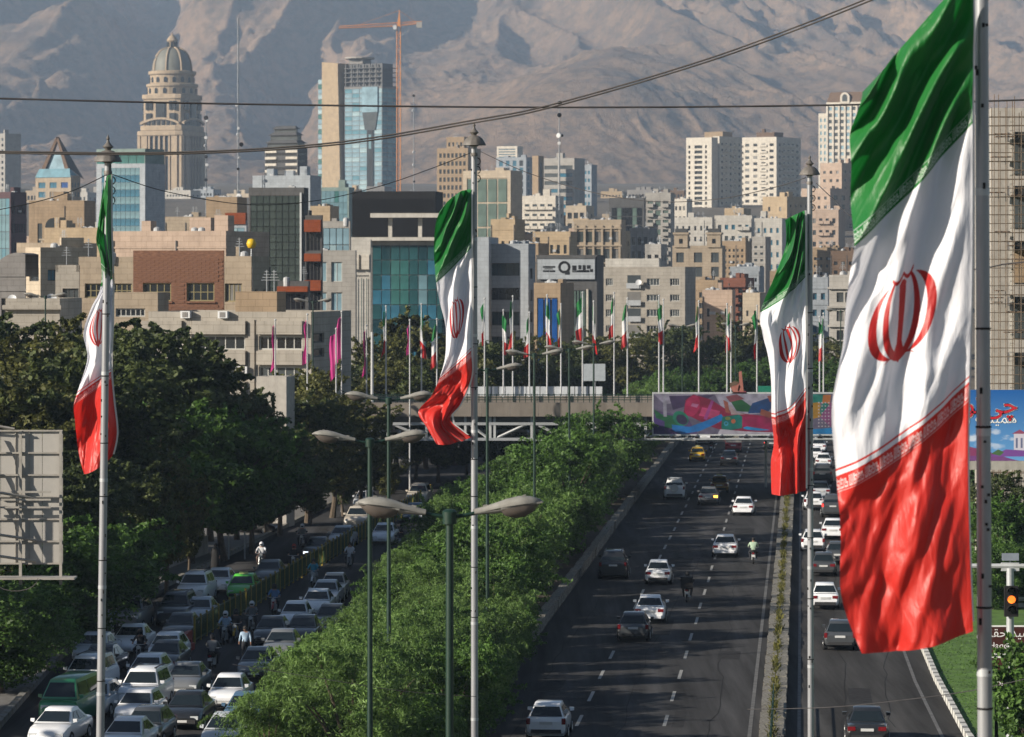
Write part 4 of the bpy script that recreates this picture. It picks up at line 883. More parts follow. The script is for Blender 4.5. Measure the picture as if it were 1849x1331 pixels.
# ornate
r, wL, wR, H, f1, f2, mp = bld('ornate_palace', 'ornate stone block with twin corner turrets and arched windows', 1214, 1304, 1310, 449, 900, 10, 'beige', W_(px=[(1221, 1235), (1253, 1268), (1284, 1298)], py=[(456, 474), (482, 500), (509, 527)], gl='gl_grey'), {}, clutter=0)
for a in (.04, .70):
    b = MB(); fbox(b, f1, wL*a, wL*(a+.27), H+.3, H+3.3, -.4, 3); fbox(b, f1, wL*a-.25, wL*(a+.27)+.25, H+3.3, H+3.8, -.7, 3.3); b.build('turret', M['beige'], r)
    b = MB(); fbox(b, f1, wL*(a+.1), wL*(a+.17), H+1.2, H+2.3, -.45, -.38); b.build('turret_window', M['gl_black'], r)
    b = MB(); fbox(b, f1, wL*a+.2, wL*(a+.27)-.2, H+3.8, H+4.7, -.3, 2.6); b.build('turret_rail', M['frame_dk'], r)
# white towers
bld('white_tower', 'tall white apartment tower with a stack of dark balcony slots', 1239, 1285, 1296, 252, 2050, 34, 'white', W_(px=[(1243, 1246.5), (1254, 1268), (1273, 1276.5)], py=[(262+9.3*q, 267.5+9.3*q) for q in range(15)], nx=0, dep=.9), {}, clutter=0, para=1.2)
bld('white_tower', 'shaded stepped half of the tall white apartment tower', 1287, 1299, 1340, 250, 2062, 34, 'white', {}, W_(cols=5, fl=3.15, ml=.6, mr=.6, mt=1.4, fw=.42, fh=.42, balc=(1, 3), bd=.6), clutter=0, para=1.2)
bld('roof_house', 'brown lift house on the tall white apartment tower', 1272, 1305, 1320, 240, 2065, 34, 'tan', {}, {}, ybase=252, depth=10, clutter=0)
bld('white_tower', 'second white apartment tower with a shaded left half', 1326, 1402, 1446, 251, 2120, 34, 'white', W_(cols=5, fl=3.15, ml=.5, mr=.5, mt=1.4, fw=.5, fh=.45, balc=(0, 3), bd=.7), W_(cols=5, fl=3.15, mt=1.4, fw=.55, fh=.45, balc=(1, 2, 3), bd=.7), clutter=0, para=1.2)
bld('roof_house', 'brown lift house on the second white tower', 1366, 1398, 1415, 241, 2135, 34, 'brown', {}, {}, ybase=253, depth=10, clutter=1)
r, wL, wR, H, f1, f2, mp = bld('ornate_tower', 'white ornate tower with tall pilasters left of the big flag', 1492, 1560, 1600, 186, 2000, 26, 'white', W_(cols=6, fl=3.3, ml=.6, mr=.6, mt=1, fw=.55, fh=.55, gl=['gl_grey', 'gl_sky'], pier=.6, pw=.5), {}, clutter=0)
b = MB(); b.add([f1.p(0, H, 0), f1.p(wL, H, 0), f1.p(wL-1.5, H+6, 2), f1.p(1.5, H+6, 2), f1.p(1.5, H+6, 14), f1.p(wL-1.5, H+6, 14), f1.p(wL, H, 16), f1.p(0, H, 16)], [(0,1,2,3),(3,2,5,4),(1,6,5,2),(0,3,4,7)]); b.build('mansard_roof', M['brown'], r)
b = MB(); pts = [(-2.6, 0), (2.6, 0)] + [(2.6*math.cos(q), 3.2+2.6*math.sin(q)) for q in np.linspace(0, math.pi, 9)]; n_ = len(pts)
b.add([f1.p(wL*.5+x, H+z, -.5) for x, z in pts]+[f1.p(wL*.5+x, H+z, 3) for x, z in pts], [tuple(range(n_))]+[(i, (i+1) % n_, (i+1) % n_+n_, i+n_) for i in range(n_)]); b.build('round_gable', M['white'], r)
b = MB(); b.add([f1.p(wL*.5+x*.55, H+1+z*.65, -.55) for x, z in pts], [tuple(range(n_))]); b.build('gable_window', M['gl_grey'], r)
bld('ornate_wing', 'lower white wing on the left of the ornate tower', 1478, 1494, 1500, 207, 2010, 26, 'white', W_(cols=2, fl=3.3, fw=.5, fh=.55, gl='gl_sky'), {}, clutter=0)
bld('white_block', 'white stepped flats at the foot of the tall white tower', 1216, 1240, 1250, 362, 1700, 20, 'white', W_(cols=3, fl=3.2, fw=.5, fh=.4), {}, clutter=2)
bld('white_flats', 'white flats with small square windows in front of the tall white tower', 1214, 1286, 1294, 396, 1300, 14, 'offwhite', W_(cols=6, fl=3.3, fw=.34, fh=.42, mt=1.2), {}, clutter=3)
bld('white_flats', 'white blue flats with ribbon windows below the second white tower', 1290, 1358, 1366, 393, 1200, 12, 'offwhite', W_(cols=5, fl=3.3, fw=.5, fh=.42, mt=1.2, gl=['gl_blue', 'gl_grey'], balc=(3, 4)), {}, clutter=2)
bld('pale_flats', 'pale blue flats left of the right middle flag', 1362, 1412, 1422, 398, 1150, 14, 'offwhite', W_(cols=4, fl=3.3, fw=.4, fh=.42, mt=1.2, gl='gl_blue'), {}, clutter=2)
bld('cream_house', 'warm cream house with a dark flank below the second white tower', 1377, 1421, 1462, 358, 1500, 36, 'sand', W_(cols=2, fl=3.4, fw=.2, fh=.4, mt=2), W_(cols=4, fl=3.4, fw=.3, fh=.3), clutter=2)
bld('beige_tower', 'beige stepped flats right of the right middle pole', 1481, 1520, 1560, 297, 1650, 34, 'pink', W_(cols=3, fl=3.3, fw=.4, fh=.35, mt=1.5), W_(cols=4, fl=3.3, fw=.35, fh=.35), clutter=2)
bld('beige_tower', 'beige lower step beside the right middle pole', 1447, 1499, 1560, 343, 1600, 34, 'pink', W_(cols=4, fl=3.3, fw=.4, fh=.35, mt=1.5), W_(cols=4, fl=3.3, fw=.5, fh=.5), clutter=2)
bld('pink_flats', 'pinkish flats with balconies behind the right middle pole', 1462, 1514, 1526, 382, 1350, 16, 'pink', W_(cols=4, fl=3.3, fw=.5, fh=.42, mt=1.2, balc=(1, 2)), {}, clutter=3)
# row between cream flats and the right flags
bld('dark_gap_house', 'brown shaded house right of the cream flats', 1256, 1296, 1306, 512, 760, 14, 'tan', W_(cols=2, rows=5, fw=.5, fh=.5, mt=1.2, gl='gl_grey'), {}, clutter=2)
bld('grey_slab', 'plain grey slab house in front of the ornate palace', 1268, 1322, 1328, 531, 650, 10, 'pink', W_(cols=3, rows=5, mt=2, fw=.3, fh=.6, skip=lambda i, j: i == 1, gl='gl_grey'), {}, clutter=1)
bld('brown_house', 'red brown house with ledges right of the grey slab house', 1300, 1346, 1362, 508, 770, 20, 'terra', W_(cols=3, rows=6, fw=.55, fh=.5, mt=1.0, slab=.6), {}, clutter=2)
bld('blue_flats', 'pale blue flats above the red brown house', 1318, 1372, 1380, 487, 850, 12, 'bluegrey', W_(cols=5, rows=5, fw=.4, fh=.4, mt=1.2), {}, clutter=3)
bld('grey_tower', 'grey narrow block with windows left of the right middle flag', 1358, 1382, 1392, 432, 1000, 14, 'greyw', W_(cols=2, rows=8, fw=.5, fh=.35, mt=1.2, gl='gl_grey'), {}, clutter=1)
bld('tan_flats', 'tan flats with dark windows behind the ornate palace', 1304, 1346, 1362, 440, 1010, 16, 'tan', W_(cols=5, rows=8, fw=.5, fh=.45, mt=1.0), {}, clutter=4)
bld('cream_cube', 'cream cube house beside the right middle flag', 1341, 1372, 1388, 536, 640, 14, 'cream', W_(cols=2, rows=5, fw=.3, fh=.4, mt=1.6), {}, clutter=2)
bld('grey_flats', 'grey flats with ledges between the right pole and big flag', 1497, 1545, 1575, 505, 560, 16, 'greyw', W_(cols=2, rows=6, ml=1.0, mr=.4, fw=.8, fh=.52, mt=1.2, mb=.5, slab=.5, nx=2), {}, clutter=6)
bld('blue_flats', 'pale blue flats just right of the right middle pole', 1462, 1495, 1502, 508, 660, 10, 'bluegrey', W_(cols=2, rows=5, fw=.5, fh=.4, mt=1.2, gl='gl_blue'), {}, clutter=3)
bld('brown_flats', 'brown roof house above the grey ledged flats', 1500, 1545, 1570, 458, 900, 14, 'brown', W_(cols=3, rows=6, fw=.5, fh=.4, mt=1.2), {}, clutter=4)
bld('tan_flats', 'tan crowded rooftops right of the right middle pole', 1464, 1512, 1530, 452, 980, 14, 'tan', W_(cols=4, rows=6, fw=.4, fh=.4, mt=1.2), {}, clutter=6)
# fill: small blocks between the named ones
cols_ = [('cream', 'cream'), ('beige', 'beige'), ('tan', 'tan'), ('offwhite', 'white'), ('greyw', 'light grey'), ('pink', 'pinkish'), ('sand', 'sandy'), ('grey', 'grey'), ('offwhite', 'pale'), ('brown', 'dark brown'), ('bluegrey', 'blue grey')]
import collections
_used = collections.Counter()
named = [(q[0], q[1], q[2]) for q in BL]; nfull = list(BL)
def fill(xc, yt, wpx, Y, k):
    for (l, x, y, Yn, xa, xb) in nfull:
        if Y < Yn and xa-wpx*.45 < xc < xb+wpx*.35 and y-20 < yt < y+(72 if Yn < 1000 else 48): return
    nm, cn = cols_[k % len(cols_)]
    near = min(named, key=lambda q: abs(q[1]-xc) + .5*abs(q[2]-yt)); n = ' '.join(near[0].split()[:6])
    rel = 'left of' if xc < near[1]-8 else 'right of' if xc > near[1]+8 else 'above' if yt < near[2] else 'below'
    sz = 'small' if wpx < 40 else 'wide'
    lb = f'{sz} {cn} block {rel} the {n}'
    for wd in ('', 'plainer ', 'taller ', 'lower ', 'darker '):
        l2 = lb.replace(' block', f' {wd}block'.replace('  ', ' '))
        if l2 not in _used: break
    _used[l2] += 1; lb = ' '.join(l2.split()[:16])
    ncol = max(2, int(wpx*Y/F/2.7))
    bld('city_block', lb, xc-wpx*.42, xc+wpx*.3, xc+wpx*.58, yt, Y, R.uniform(10, 30), nm, W_(cols=ncol, fl=3.3, fw=R.uniform(.45, .72), fh=R.uniform(.42, .6), mt=1.1, gl=['gl_dark', 'gl_black'], balc=(R.randrange(2),) if k % 3 == 0 else None), W_(cols=2, fl=3.3, fw=.35, fh=.4, mt=1.1), clutter=R.randrange(3, 7))
k = 0
for (Y, y0, y1, x0, x1, st) in ((2300, 335, 352, 20, 1560, 62), (1450, 372, 392, 880, 1560, 58), (1080, 408, 428, 900, 1560, 52), (820, 446, 468, 900, 1560, 50), (1250, 388, 404, 890, 1560, 40), (930, 424, 446, 1180, 1560, 40), (720, 470, 500, 1240, 1560, 44), (660, 505, 545, 1330, 1560, 46), (1050, 400, 440, 0, 420, 70)):
    x = x0
    while x < x1:
        fill(x + R.uniform(-8, 8), R.uniform(y0, y1), R.uniform(.7, 1.1)*st, Y*R.uniform(.94, 1.06), k); k += 1 + R.randrange(2); x += st*R.uniform(.85, 1.1)
# construction site at the right edge
def construction():
    Y = 240; r, wL, wR, H, f1, f2, mp = bld('unfinished_building', 'unfinished concrete building wrapped in scaffolding at the right edge', 1790, 1900, 1905, 215, Y, 2, 'concrete', {}, {}, clutter=0, depth=12)
    for z in [CZ-(y-HY)*mp for y in (225, 322, 421, 521, 622, 715)]:
        b = MB(); fbox(b, f1, 1.0, wL, z-.55, z, -1.4, .0); b.build('floor_slab', M['dgrey'], r)
        b = MB(); fbox(b, f1, 1.3, wL, z-2.6, z-.55, -.12, -.02); b.build('opening', M['gl_grey'] if R.random() < .5 else M['tan'], r)
    for a in (1.0, 2.4): 
        b = MB(); fbox(b, f1, a, a+.22, 0, H, -1.7, -1.45); b.build('column', M['offwhite'], r)
    s = thing('scaffolding', 'brown pole scaffolding in front of the unfinished building', 'scaffolding', r.location)
    sm = mat('scaffold_pole', (.16, .12, .085), .8, var=.3)
    z = 2.0
    pole = MB()
    for k, a in enumerate(np.arange(-.2, wL, .42)):
        for d in (-1.9, -2.7):
            q = MB(); q.tube([f1.p(a, 0, d), f1.p(a+R.uniform(-.04, .04), H+R.uniform(.2, 1.6), d)], .025, 4); q.build('upright', sm, s)
    for z in np.arange(1.0, H+.4, .55):
        for d in (-1.9, -2.7):
            q = MB(); q.tube([f1.p(-.5, z, d), f1.p(wL, z+R.uniform(-.06, .06), d)], .022, 4); q.build('ledger', sm, s)
    for k in range(22):
        z = R.uniform(2, H); a = R.uniform(-.2, 1.4); q = MB(); q.cb(f1.p(a, z, -2.3), (R.uniform(.5, 1.3), .7, .06)); q.build('board', M['brown'], s)
construction()
# ------------------------------------------------------------------ flags
def flag_image(w=768, h=2048):
    im = np.zeros((h, w, 3), np.float32); v = (np.arange(h)+.5)/h; u = (np.arange(w)+.5)/w
    GRN, WHT, RED = (.008, .155, .022), (.76, .77, .82), (.58, .022, .014)
    V, U_ = np.meshgrid(v, u, indexing='ij')
    im[:] = WHT; im[V < 1/3] = GRN; im[V > 2/3] = RED
    pat = ["#.#.#.#...........#.....#", "#.#.#.#....###.####.#####", "#.#.#.#....#.#.#..#.#...#", "#.#.#.#..###.#.#.##.#.###", "#.#.#.#..#...#.#....#.#..", "#.#####..#####.####.#.###"]
    rows, cols = len(pat), len(pat[0]); A = np.array([[c == '#' for c in r_] for r_ in pat])
    bw = .021
    for v0, colr in ((1/3-.027, (.42, .52, .44)), (2/3+.005, (.76, .52, .52))):
        j = np.floor((V-v0)/bw*rows).astype(int); i = np.floor((U_*9*cols/1.0)).astype(int) % cols
        ok = (j >= 0) & (j < rows); im[ok & A[np.clip(j, 0, rows-1), i]] = colr
    for v0, c in ((1/3-.031, (.35, .45, .38)), (2/3+.029, (.72, .40, .40))): im[(V > v0) & (V < v0+.0018)] = c
    im[(V > 2/3-.010) & (V < 2/3-.007)] = RED
    # emblem: four crescents, a sword and the mark above it
    x = (U_-.53)/.27; y = (V-.5)/.060
    el = lambda cx, cy, rx, ry, X=x: ((X-cx)/rx)**2 + ((y-cy)/ry)**2
    m = np.zeros_like(x, bool)
    for s in (-1, 1):
        X = x*s
        e_ = lambda cx, cy, rx, ry: ((X-cx)/rx)**2 + ((y-cy)/ry)**2
        m |= (e_(.10, .02, .90, .86) < 1) & (e_(-.085, -.03, .828, .94) > 1) & (X > .28)                 # outer
        m |= (e_(-.10, -.02, .66, 1.0) < 1) & (e_(-.222, -.12, .618, 1.02) > 1) & (X > .02) & (y > -.86)  # inner
        m |= (np.abs(y-(.93-.10*np.sin(np.clip(X/.42, 0, 1)*3.0))) < .05*(1.1-X/.42)) & (X > 0) & (X < .42)
        m |= (np.abs(y-(-.93+.14*np.abs(np.sin(np.clip(X/.34, 0, 1)*3.14)))) < .045) & (X >= 0) & (X < .34)
    hw = np.interp(y, [-.80, -.72, .55, .80, 1.0], [.03, .11, .08, .17, .0])
    m |= (np.abs(x) < hw) & (y > -.8) & (y < 1.0)
    im[m] = (.48, .015, .015)
    return im[::-1]
FIM = flag_image(); M['flag'] = imgmat('flag_cloth', FIM, .44, trans=.34, sheen=.3)
def creases(m):
    t = m.node_tree; b = t.nodes['Principled BSDF']; tc = t.nodes.new('ShaderNodeTexCoord'); hs = []
    for sc, rot, a in (((10, 22, 1), .5, 1.0), ((30, 34, 1), -.35, .4), ((420, 1100, 1), 0, .05)):
        mp = t.nodes.new('ShaderNodeMapping'); mp.inputs['Scale'].default_value = sc; mp.inputs['Rotation'].default_value = (0, 0, rot); t.links.new(tc.outputs['UV'], mp.inputs[0])
        n = t.nodes.new('ShaderNodeTexNoise'); n.inputs['Scale'].default_value = 1; n.inputs['Detail'].default_value = 3; n.inputs['Distortion'].default_value = .6; t.links.new(mp.outputs[0], n.inputs[0])
        q = t.nodes.new('ShaderNodeMath'); q.operation = 'MULTIPLY'; q.inputs[1].default_value = a; t.links.new(n.outputs[0], q.inputs[0]); hs.append(q.outputs[0])
    for k in (1, 2):
        q = t.nodes.new('ShaderNodeMath'); t.links.new(hs[0], q.inputs[0]); t.links.new(hs[k], q.inputs[1]); hs[0] = q.outputs[0]
    bp = t.nodes.new('ShaderNodeBump'); bp.inputs['Strength'].default_value = .26; bp.inputs['Distance'].default_value = .09; t.links.new(hs[0], bp.inputs['Height']); t.links.new(bp.outputs[0], b.inputs['Normal'])
creases(M['flag'])
M['hem'] = mat('flag_hem', (.70, .68, .66), .7, var=.05)
def spl(pts, t):                        # Catmull-Rom through rows of control points
    n = len(pts); k = min(int(t), n-2); f = t-k
    p0, p1, p2, p3 = pts[max(k-1, 0)], pts[k], pts[k+1], pts[min(k+2, n-1)]
    return .5*((2*p1)+(-p0+p2)*f+(2*p0-5*p1+4*p2-p3)*f*f+(-p0+3*p1-3*p2+p3)*f*f*f)
def big_flag(label, Y, vs, ctrl, seed, amp, folds, nu=90, nv=260, off=None):
    vs = np.array(vs); C = np.array(ctrl, float)           # rows x 3 x 2
    V = np.linspace(0, 1, nv); Uu = np.linspace(0, 1, nu)
    px = np.zeros((nv, nu)); py = np.zeros((nv, nu))
    for a, v in enumerate(V):
        t = np.interp(v, vs, np.arange(len(vs))); row = spl(C, t)
        q = np.array([row[0], row[1], row[2]])
        for ax, dst in ((0, px), (1, py)):
            c0, c1, c2 = q[:, ax]; dst[a] = c0*(1-Uu)*(1-2*Uu) + c1*4*Uu*(1-Uu) + c2*Uu*(2*Uu-1)
    VV, UU = np.meshgrid(V, Uu, indexing='ij')
    D = np.zeros_like(px)
    w0 = fbm(UU*2.2+seed, VV*5+seed, 3, seed)*1.1
    w0 = fbm(UU*1.5+seed, VV*3.2+seed, 2, seed)-.5; w1 = fbm(UU*2.1-seed, VV*4.5, 2, seed+5)
    for (ku, kv, ph, a, v0, v1) in folds:
        m = np.clip((VV-v0)/.10, 0, 1)*np.clip((v1-VV)/.10, 0, 1)
        s = np.sin(2*np.pi*(ku*UU + kv*VV + ph + 1.5*w0)); s = np.where(s > 0, np.abs(s)**.75, -np.abs(s)**1.35)
        D += 1.3*a*m*s*(.35+1.3*w1)
    n = fbm(UU*1.6+VV*2.5+seed*3.1, VV*7-UU*2.5, 3, seed+3); D += amp*1.25*(n-.5)
    n = ridged(UU*1.5+VV*4, VV*5.5-UU*3+seed, 2, seed+7); D += amp*.22*(n-.5)*np.clip((VV-.30)*3, .3, 1)
    n = fbm(UU*6+VV*9, VV*22-UU*6, 2, seed+11); D += amp*.13*(n-.5)*np.clip((VV-.72)*6, .2, 1.4)
    D *= np.clip(UU*7, .12, 1)
    if off: D = D + np.interp(VV, off[0], off[1])
    Yw = Y + D; X = (px-CX)*Y/F; Z = CZ-(py-HY)*Y/F
    o = thing('flag', label, 'flag', (X[0, 0], Y, Z[-1, 0]), group='large flags in the foreground')
    me = grid_mesh('cloth', X-X[0, 0], Yw-Y, Z-Z[-1, 0], M['flag'], (UU, 1-VV)); link('cloth', me, o)
    hm = MB(); 
    h = [Vector((X[a, 0]-X[0, 0], Yw[a, 0]-Y, Z[a, 0]-Z[-1, 0])) for a in range(0, nv, 8)]
    wd = Y/F*3.2
    for a in range(len(h)-1): hm.quad(h[a]+Vector((0, .004, 0)), h[a]+Vector((wd, .02, 0)), h[a+1]+Vector((wd, .02, 0)), h[a+1]+Vector((0, .004, 0)))
    hm.build('hem', M['hem'], o)
    return o
big_flag('largest flag hanging close at the right of the picture, green white and red', 53.3, [0, .11, .22, .333, .42, .5, .58, .667, .78, .89, 1],
    [[(1758,-62),(1650,60),(1560,165)], [(1758,40),(1648,150),(1536,240)], [(1757,135),(1640,255),(1537,335)], [(1756,222),(1645,345),(1540,445)], [(1756,350),(1640,455),(1529,532)], [(1755,500),(1635,567),(1524,622)],
     [(1752,622),(1630,680),(1503,737)], [(1750,690),(1635,790),(1512,862)], [(1748,840),(1635,910),(1518,965)], [(1751,990),(1640,1050),(1519,1075)], [(1757,1140),(1655,1172),(1556,1180)]],
    3, .34, [(-1.7, 6.0, .35, .15, -.1, .42), (2.3, -1.6, .15, .085, .28, .74), (1.3, 1.4, .2, .05, .62, 1.2)], 130, 360)
big_flag('flag with a curled red tail on the centre pole', 134, [0, .11, .22, .333, .42, .5, .58, .667, .78, .89, .945, 1],
    [[(851,342),(822,352),(793,384)], [(851,375),(818,392),(785,415)], [(851,410),(817,433),(784,468)], [(851,447),(818,482),(788,510)], [(852,492),(822,525),(794,546)], [(852,540),(826,573),(804,588)], [(851,590),(826,622),(804,642)],
     [(851,633),(822,660),(793,684)], [(851,680),(818,705),(778,716)], [(832,728),(795,742),(755,744)], [(813,758),(792,772),(770,771)], [(850,790),(818,801),(789,802)]],
    8, .36, [(-1.5, 5.5, .1, .20, -.1, .42), (1.6, -1.2, .3, .14, .28, .74), (1.2, 3.0, .5, .24, .62, 1.2)])
big_flag('flag twisted round the leftmost tall pole, its green part narrow', 115, [0, .1, .2, .3, .333, .42, .5, .58, .667, .78, .89, 1],
    [[(203,316),(197,320),(190,326)], [(203,360),(191,370),(180,385)], [(203,420),(190,425),(178,430)], [(205,486),(196,482),(184,472)], [(203,502),(193,512),(181,518)], [(201,537),(182,545),(161,558)], [(201,582),(175,590),(147,602)],
     [(199,632),(178,640),(154,650)], [(199,672),(168,692),(135,716)], [(203,722),(168,745),(134,765)], [(209,782),(172,800),(136,812)], [(201,824),(175,847),(148,858)]],
    14, .40, [(1.0, 2.0, .2, .15, -.1, .35), (1.5, 1.4, .1, .14, .30, .72), (1.3, -2.4, .3, .26, .60, 1.2)], 90, 260, ([0, .30, .36, 1], [-.45, -.40, .30, .30]))
big_flag('flag on the slim pole over the right carriageway', 123, [0, .1, .22, .333, .42, .5, .58, .667, .78, .89, 1],
    [[(1453,380),(1435,388),(1416,398)], [(1454,415),(1436,430),(1420,445)], [(1454,457),(1428,480),(1398,498)], [(1454,500),(1418,535),(1374,564)], [(1455,550),(1418,575),(1377,600)], [(1455,600),(1432,620),(1387,640)],
     [(1455,650),(1428,670),(1393,690)], [(1455,706),(1425,742),(1394,753)], [(1455,752),(1425,785),(1398,800)], [(1455,820),(1425,830),(1393,836)], [(1455,886),(1425,893),(1394,893)]],
    21, .36, [(-1.6, 5.0, .3, .22, -.1, .42), (1.8, -1.0, .1, .13, .28, .74), (1.5, -1.2, .5, .16, .60, 1.2)])
# poles
M['pole'] = mat('pole_paint', (.31, .32, .34), .38, metal=.35, var=.12, scale=1.2, stretch=(2, 2, .4), dirt=.45)
M['finial'] = mat('finial_iron', (.13, .12, .11), .55, var=.2, scale=6)
def flag_pole(label, x0, y0, x1, Y, wpx, ornament=True):
    mp = Y/F; r0 = wpx*mp/2; b = P(x1, 1331, Y); tp = P(x0, y0, Y); dx = (tp.x-b.x)/(tp.z-b.z); base = Vector((b.x-dx*b.z, Y, 0)); H = tp.z
    r = thing('flagpole', label, 'flagpole', base, group='tall flagpoles in the foreground')
    n = 7
    for k in range(n):
        z0, z1 = H*k/n, H*(k+1)/n-.02; ra, rb = r0*(1.12-.22*k/n), r0*(1.12-.22*(k+1)/n)
        MB().tube([(dx*z0, 0, z0), (dx*z1, 0, z1)], [ra, rb], 20).build('pole_section', M['pole'], r, smooth=40)
        MB().tube([(dx*z1, 0, z1-.05), (dx*z1, 0, z1+.05)], rb*1.06, 20).build('joint_band', M['steel'], r, smooth=40)
    for k in range(26):
        z = H*(.25 + .72*R.random()); a = R.uniform(3.5, 5.6); q = r0*(1.12-.22*z/H)
        MB().cb((dx*z+q*math.cos(a), q*math.sin(a), z), (.035, .035, R.uniform(.03, .10))).build('cleat', M['black'], r)
    for k in range(7):
        z = H*(.3+.08*k)+R.uniform(-.4, .4); q = r0*(1.17-.22*z/H)
        MB().lathe([(q, -.015), (q+.012, 0), (q, .015)], 16, c=(dx*z, 0, z)).build('tie_band', M['black'], r)
    if ornament:
        s = r0/.135; m = MB(); fl = lambda t: 1+.05*abs(math.sin(6*t))
        m.lathe([(.14*s, -.55*s), (.15*s, -.45*s), (.12*s, -.4*s), (.12*s, -.15*s), (.17*s, -.12*s), (.30*s, -.10*s)], 24, c=(dx*H, 0, H))
        m.lathe([(.47*s, -.10*s), (.45*s, -.04*s), (.40*s, .06*s), (.33*s, .17*s), (.2*s, .27*s), (.11*s, .30*s)], 36, c=(dx*H, 0, H), mod=fl)
        m.lathe([(.09*s, .29*s), (.12*s, .36*s), (.20*s, .42*s), (.12*s, .50*s), (.06*s, .58*s), (.04*s, .66*s), (.07*s, .70*s), (.03*s, .78*s), (.005*s, .86*s)], 16, c=(dx*H, 0, H))
        m.build('finial', M['finial'], r, smooth=50)
        for k in range(3):
            q = MB(); z = H-.75*s-.3*k
            q.tube([(dx*z+r0*1.0+.12*s*math.cos(t), .02, z+.14*s*math.sin(t)) for t in np.linspace(-1.6, 1.9, 9)], .014*s+.006, 5); q.build('hook', M['black'], r)
    return r
flag_pole('leftmost tall flagpole with an iron finial', 195, 287, 181, 114.8, 14)
flag_pole('tall flagpole with an iron finial in the middle of the picture', 856, 258, 857, 134.3, 12)
flag_pole('slim tall flagpole with an iron finial at the right median', 1462, 312, 1464, 123.3, 10.5)
flag_pole('thick flagpole close at the right edge of the picture', 1772, -90, 1778.5, 53.6, 27, False)
# ------------------------------------------------------------------ wires
def wire(label, pts, r, m='cable', name='cable'):
    q = [P(*p) for p in pts]; n = len(q); o = []
    for i in np.linspace(0, n-1, 12*n): o.append(spl([np.array(x) for x in q], min(i, n-1.0001)))
    b = MB().tube([Vector(x)-q[0] for x in o], r, 6); return b.build(name, M[m], None, loc=q[0], label=label, cat='cable', smooth=60)
wire('dark cable running level across the whole picture', [(-40, 177, 95), (430, 188, 95), (1000, 194, 95), (1500, 190, 95), (1900, 179, 95)], .026)
wire('upper strand of the grey double cable climbing to the top right', [(-40, 273, 90), (300, 275.5, 90), (600, 258, 90), (850, 218, 90), (1010, 185.5, 90), (1300, 99, 90), (1570, -4, 90), (1640, -40, 90)], .022, 'cable_lt')
wire('lower strand of the grey double cable climbing to the top right', [(-40, 276, 89), (300, 278.5, 89), (600, 262, 89), (850, 223, 89), (1010, 190, 89), (1300, 104, 89), (1570, 2, 89), (1640, -36, 89)], .022, 'cable_lt')
wire('thin line sagging from the left edge up to the leftmost pole', [(-30, 384, 112), (60, 366, 112.5), (130, 345, 113.5), (192, 316, 114.7)], .014)
wire('thin line sagging between the leftmost pole and the centre pole', [(203, 315, 114.9), (300, 346, 120), (440, 369, 125), (560, 364, 128), (680, 338, 131), (780, 304, 133), (850, 276, 134.2)], .014)
wire('thin line sagging between the centre pole and the slim right pole', [(868, 274, 134.2), (950, 311, 133), (1060, 345, 131), (1180, 364, 128), (1300, 359, 126), (1400, 338, 124), (1455, 321, 123.4)], .014)
wire('thin line falling from the slim right pole behind the big flag', [(1474, 331, 123.3), (1505, 360, 112), (1545, 396, 100), (1700, 480, 80), (1830, 475, 70), (1880, 468, 66)], .014)
wire('thin line drooping over the lower right carriageway', [(1350, 1281, 100), (1500, 1277, 98), (1640, 1263, 95), (1760, 1246, 92), (1900, 1215, 90)], .012)
wire('thin slack line across the front of the hedge', [(420, 1200, 120), (560, 1222, 120), (720, 1247, 120), (860, 1258, 120)], .010)
# ------------------------------------------------------------------ street lamps
M['lamp_shell'] = mat('lamp_shell', (.25, .245, .225), .55, var=.2, scale=4, dirt=.5); M['lamp_glass'] = mat('lamp_glass', (.11, .095, .085), .22, var=.1, spec=.5)
def lamp_head():                        # along +x, mounted at x = 0
    n = 14; m = MB(); g = MB()
    st = [(0, .07, .075, .0), (.18, .085, .085, .005), (.40, .11, .10, .02), (.62, .16, .13, .03), (.85, .19, .145, .03), (1.05, .175, .12, .02), (1.2, .11, .07, .0), (1.27, .02, .02, -.01)]
    vs = []; vg = []
    for (x, hw, up, dz) in st:
        for j in range(n+1):
            t = math.pi*j/n; vs.append((x, hw*math.cos(t), dz+up*math.sin(t)**.8))
    k = n+1; fs = [(i*k+j, i*k+j+1, (i+1)*k+j+1, (i+1)*k+j) for i in range(len(st)-1) for j in range(n)]
    m.add(vs, fs)
    for (x, hw, up, dz) in st:         # under lip
        pass
    lo = [(0, .07, .03), (.18, .085, .05), (.40, .11, .07), (.5, .12, .075)]
    vs = []
    for (x, hw, dn) in lo:
        for j in range(n+1):
            t = math.pi*j/n; vs.append((x, hw*math.cos(t), -dn*math.sin(t)))
    m.add(vs, [(i*k+j+1, i*k+j, (i+1)*k+j, (i+1)*k+j+1) for i in range(len(lo)-1) for j in range(n)])
    m.box(.48, 1.24, -.14, .14, -.008, .02); m.cb((.22, 0, .10), (.08, .05, .03)); m.cb((.95, 0, .17), (.05, .05, .02))
    gl_ = [(.48, .11, .06), (.56, .145, .15), (.72, .165, .21), (.90, .17, .21), (1.05, .15, .15), (1.16, .09, .06), (1.21, .03, .01)]
    vg = []
    for (x, hw, dn) in gl_:
        for j in range(n+1):
            t = math.pi*j/n; vg.append((x, hw*math.cos(t), -dn*math.sin(t)**.8))
    g.add(vg, [(i*k+j+1, i*k+j, (i+1)*k+j, (i+1)*k+j+1) for i in range(len(gl_)-1) for j in range(n)] + [tuple(range(k))])
    return m.mesh('lamp_head', M['lamp_shell'], 50), g.mesh('lamp_glass', M['lamp_glass'], 50)
LH, LG = lamp_head()
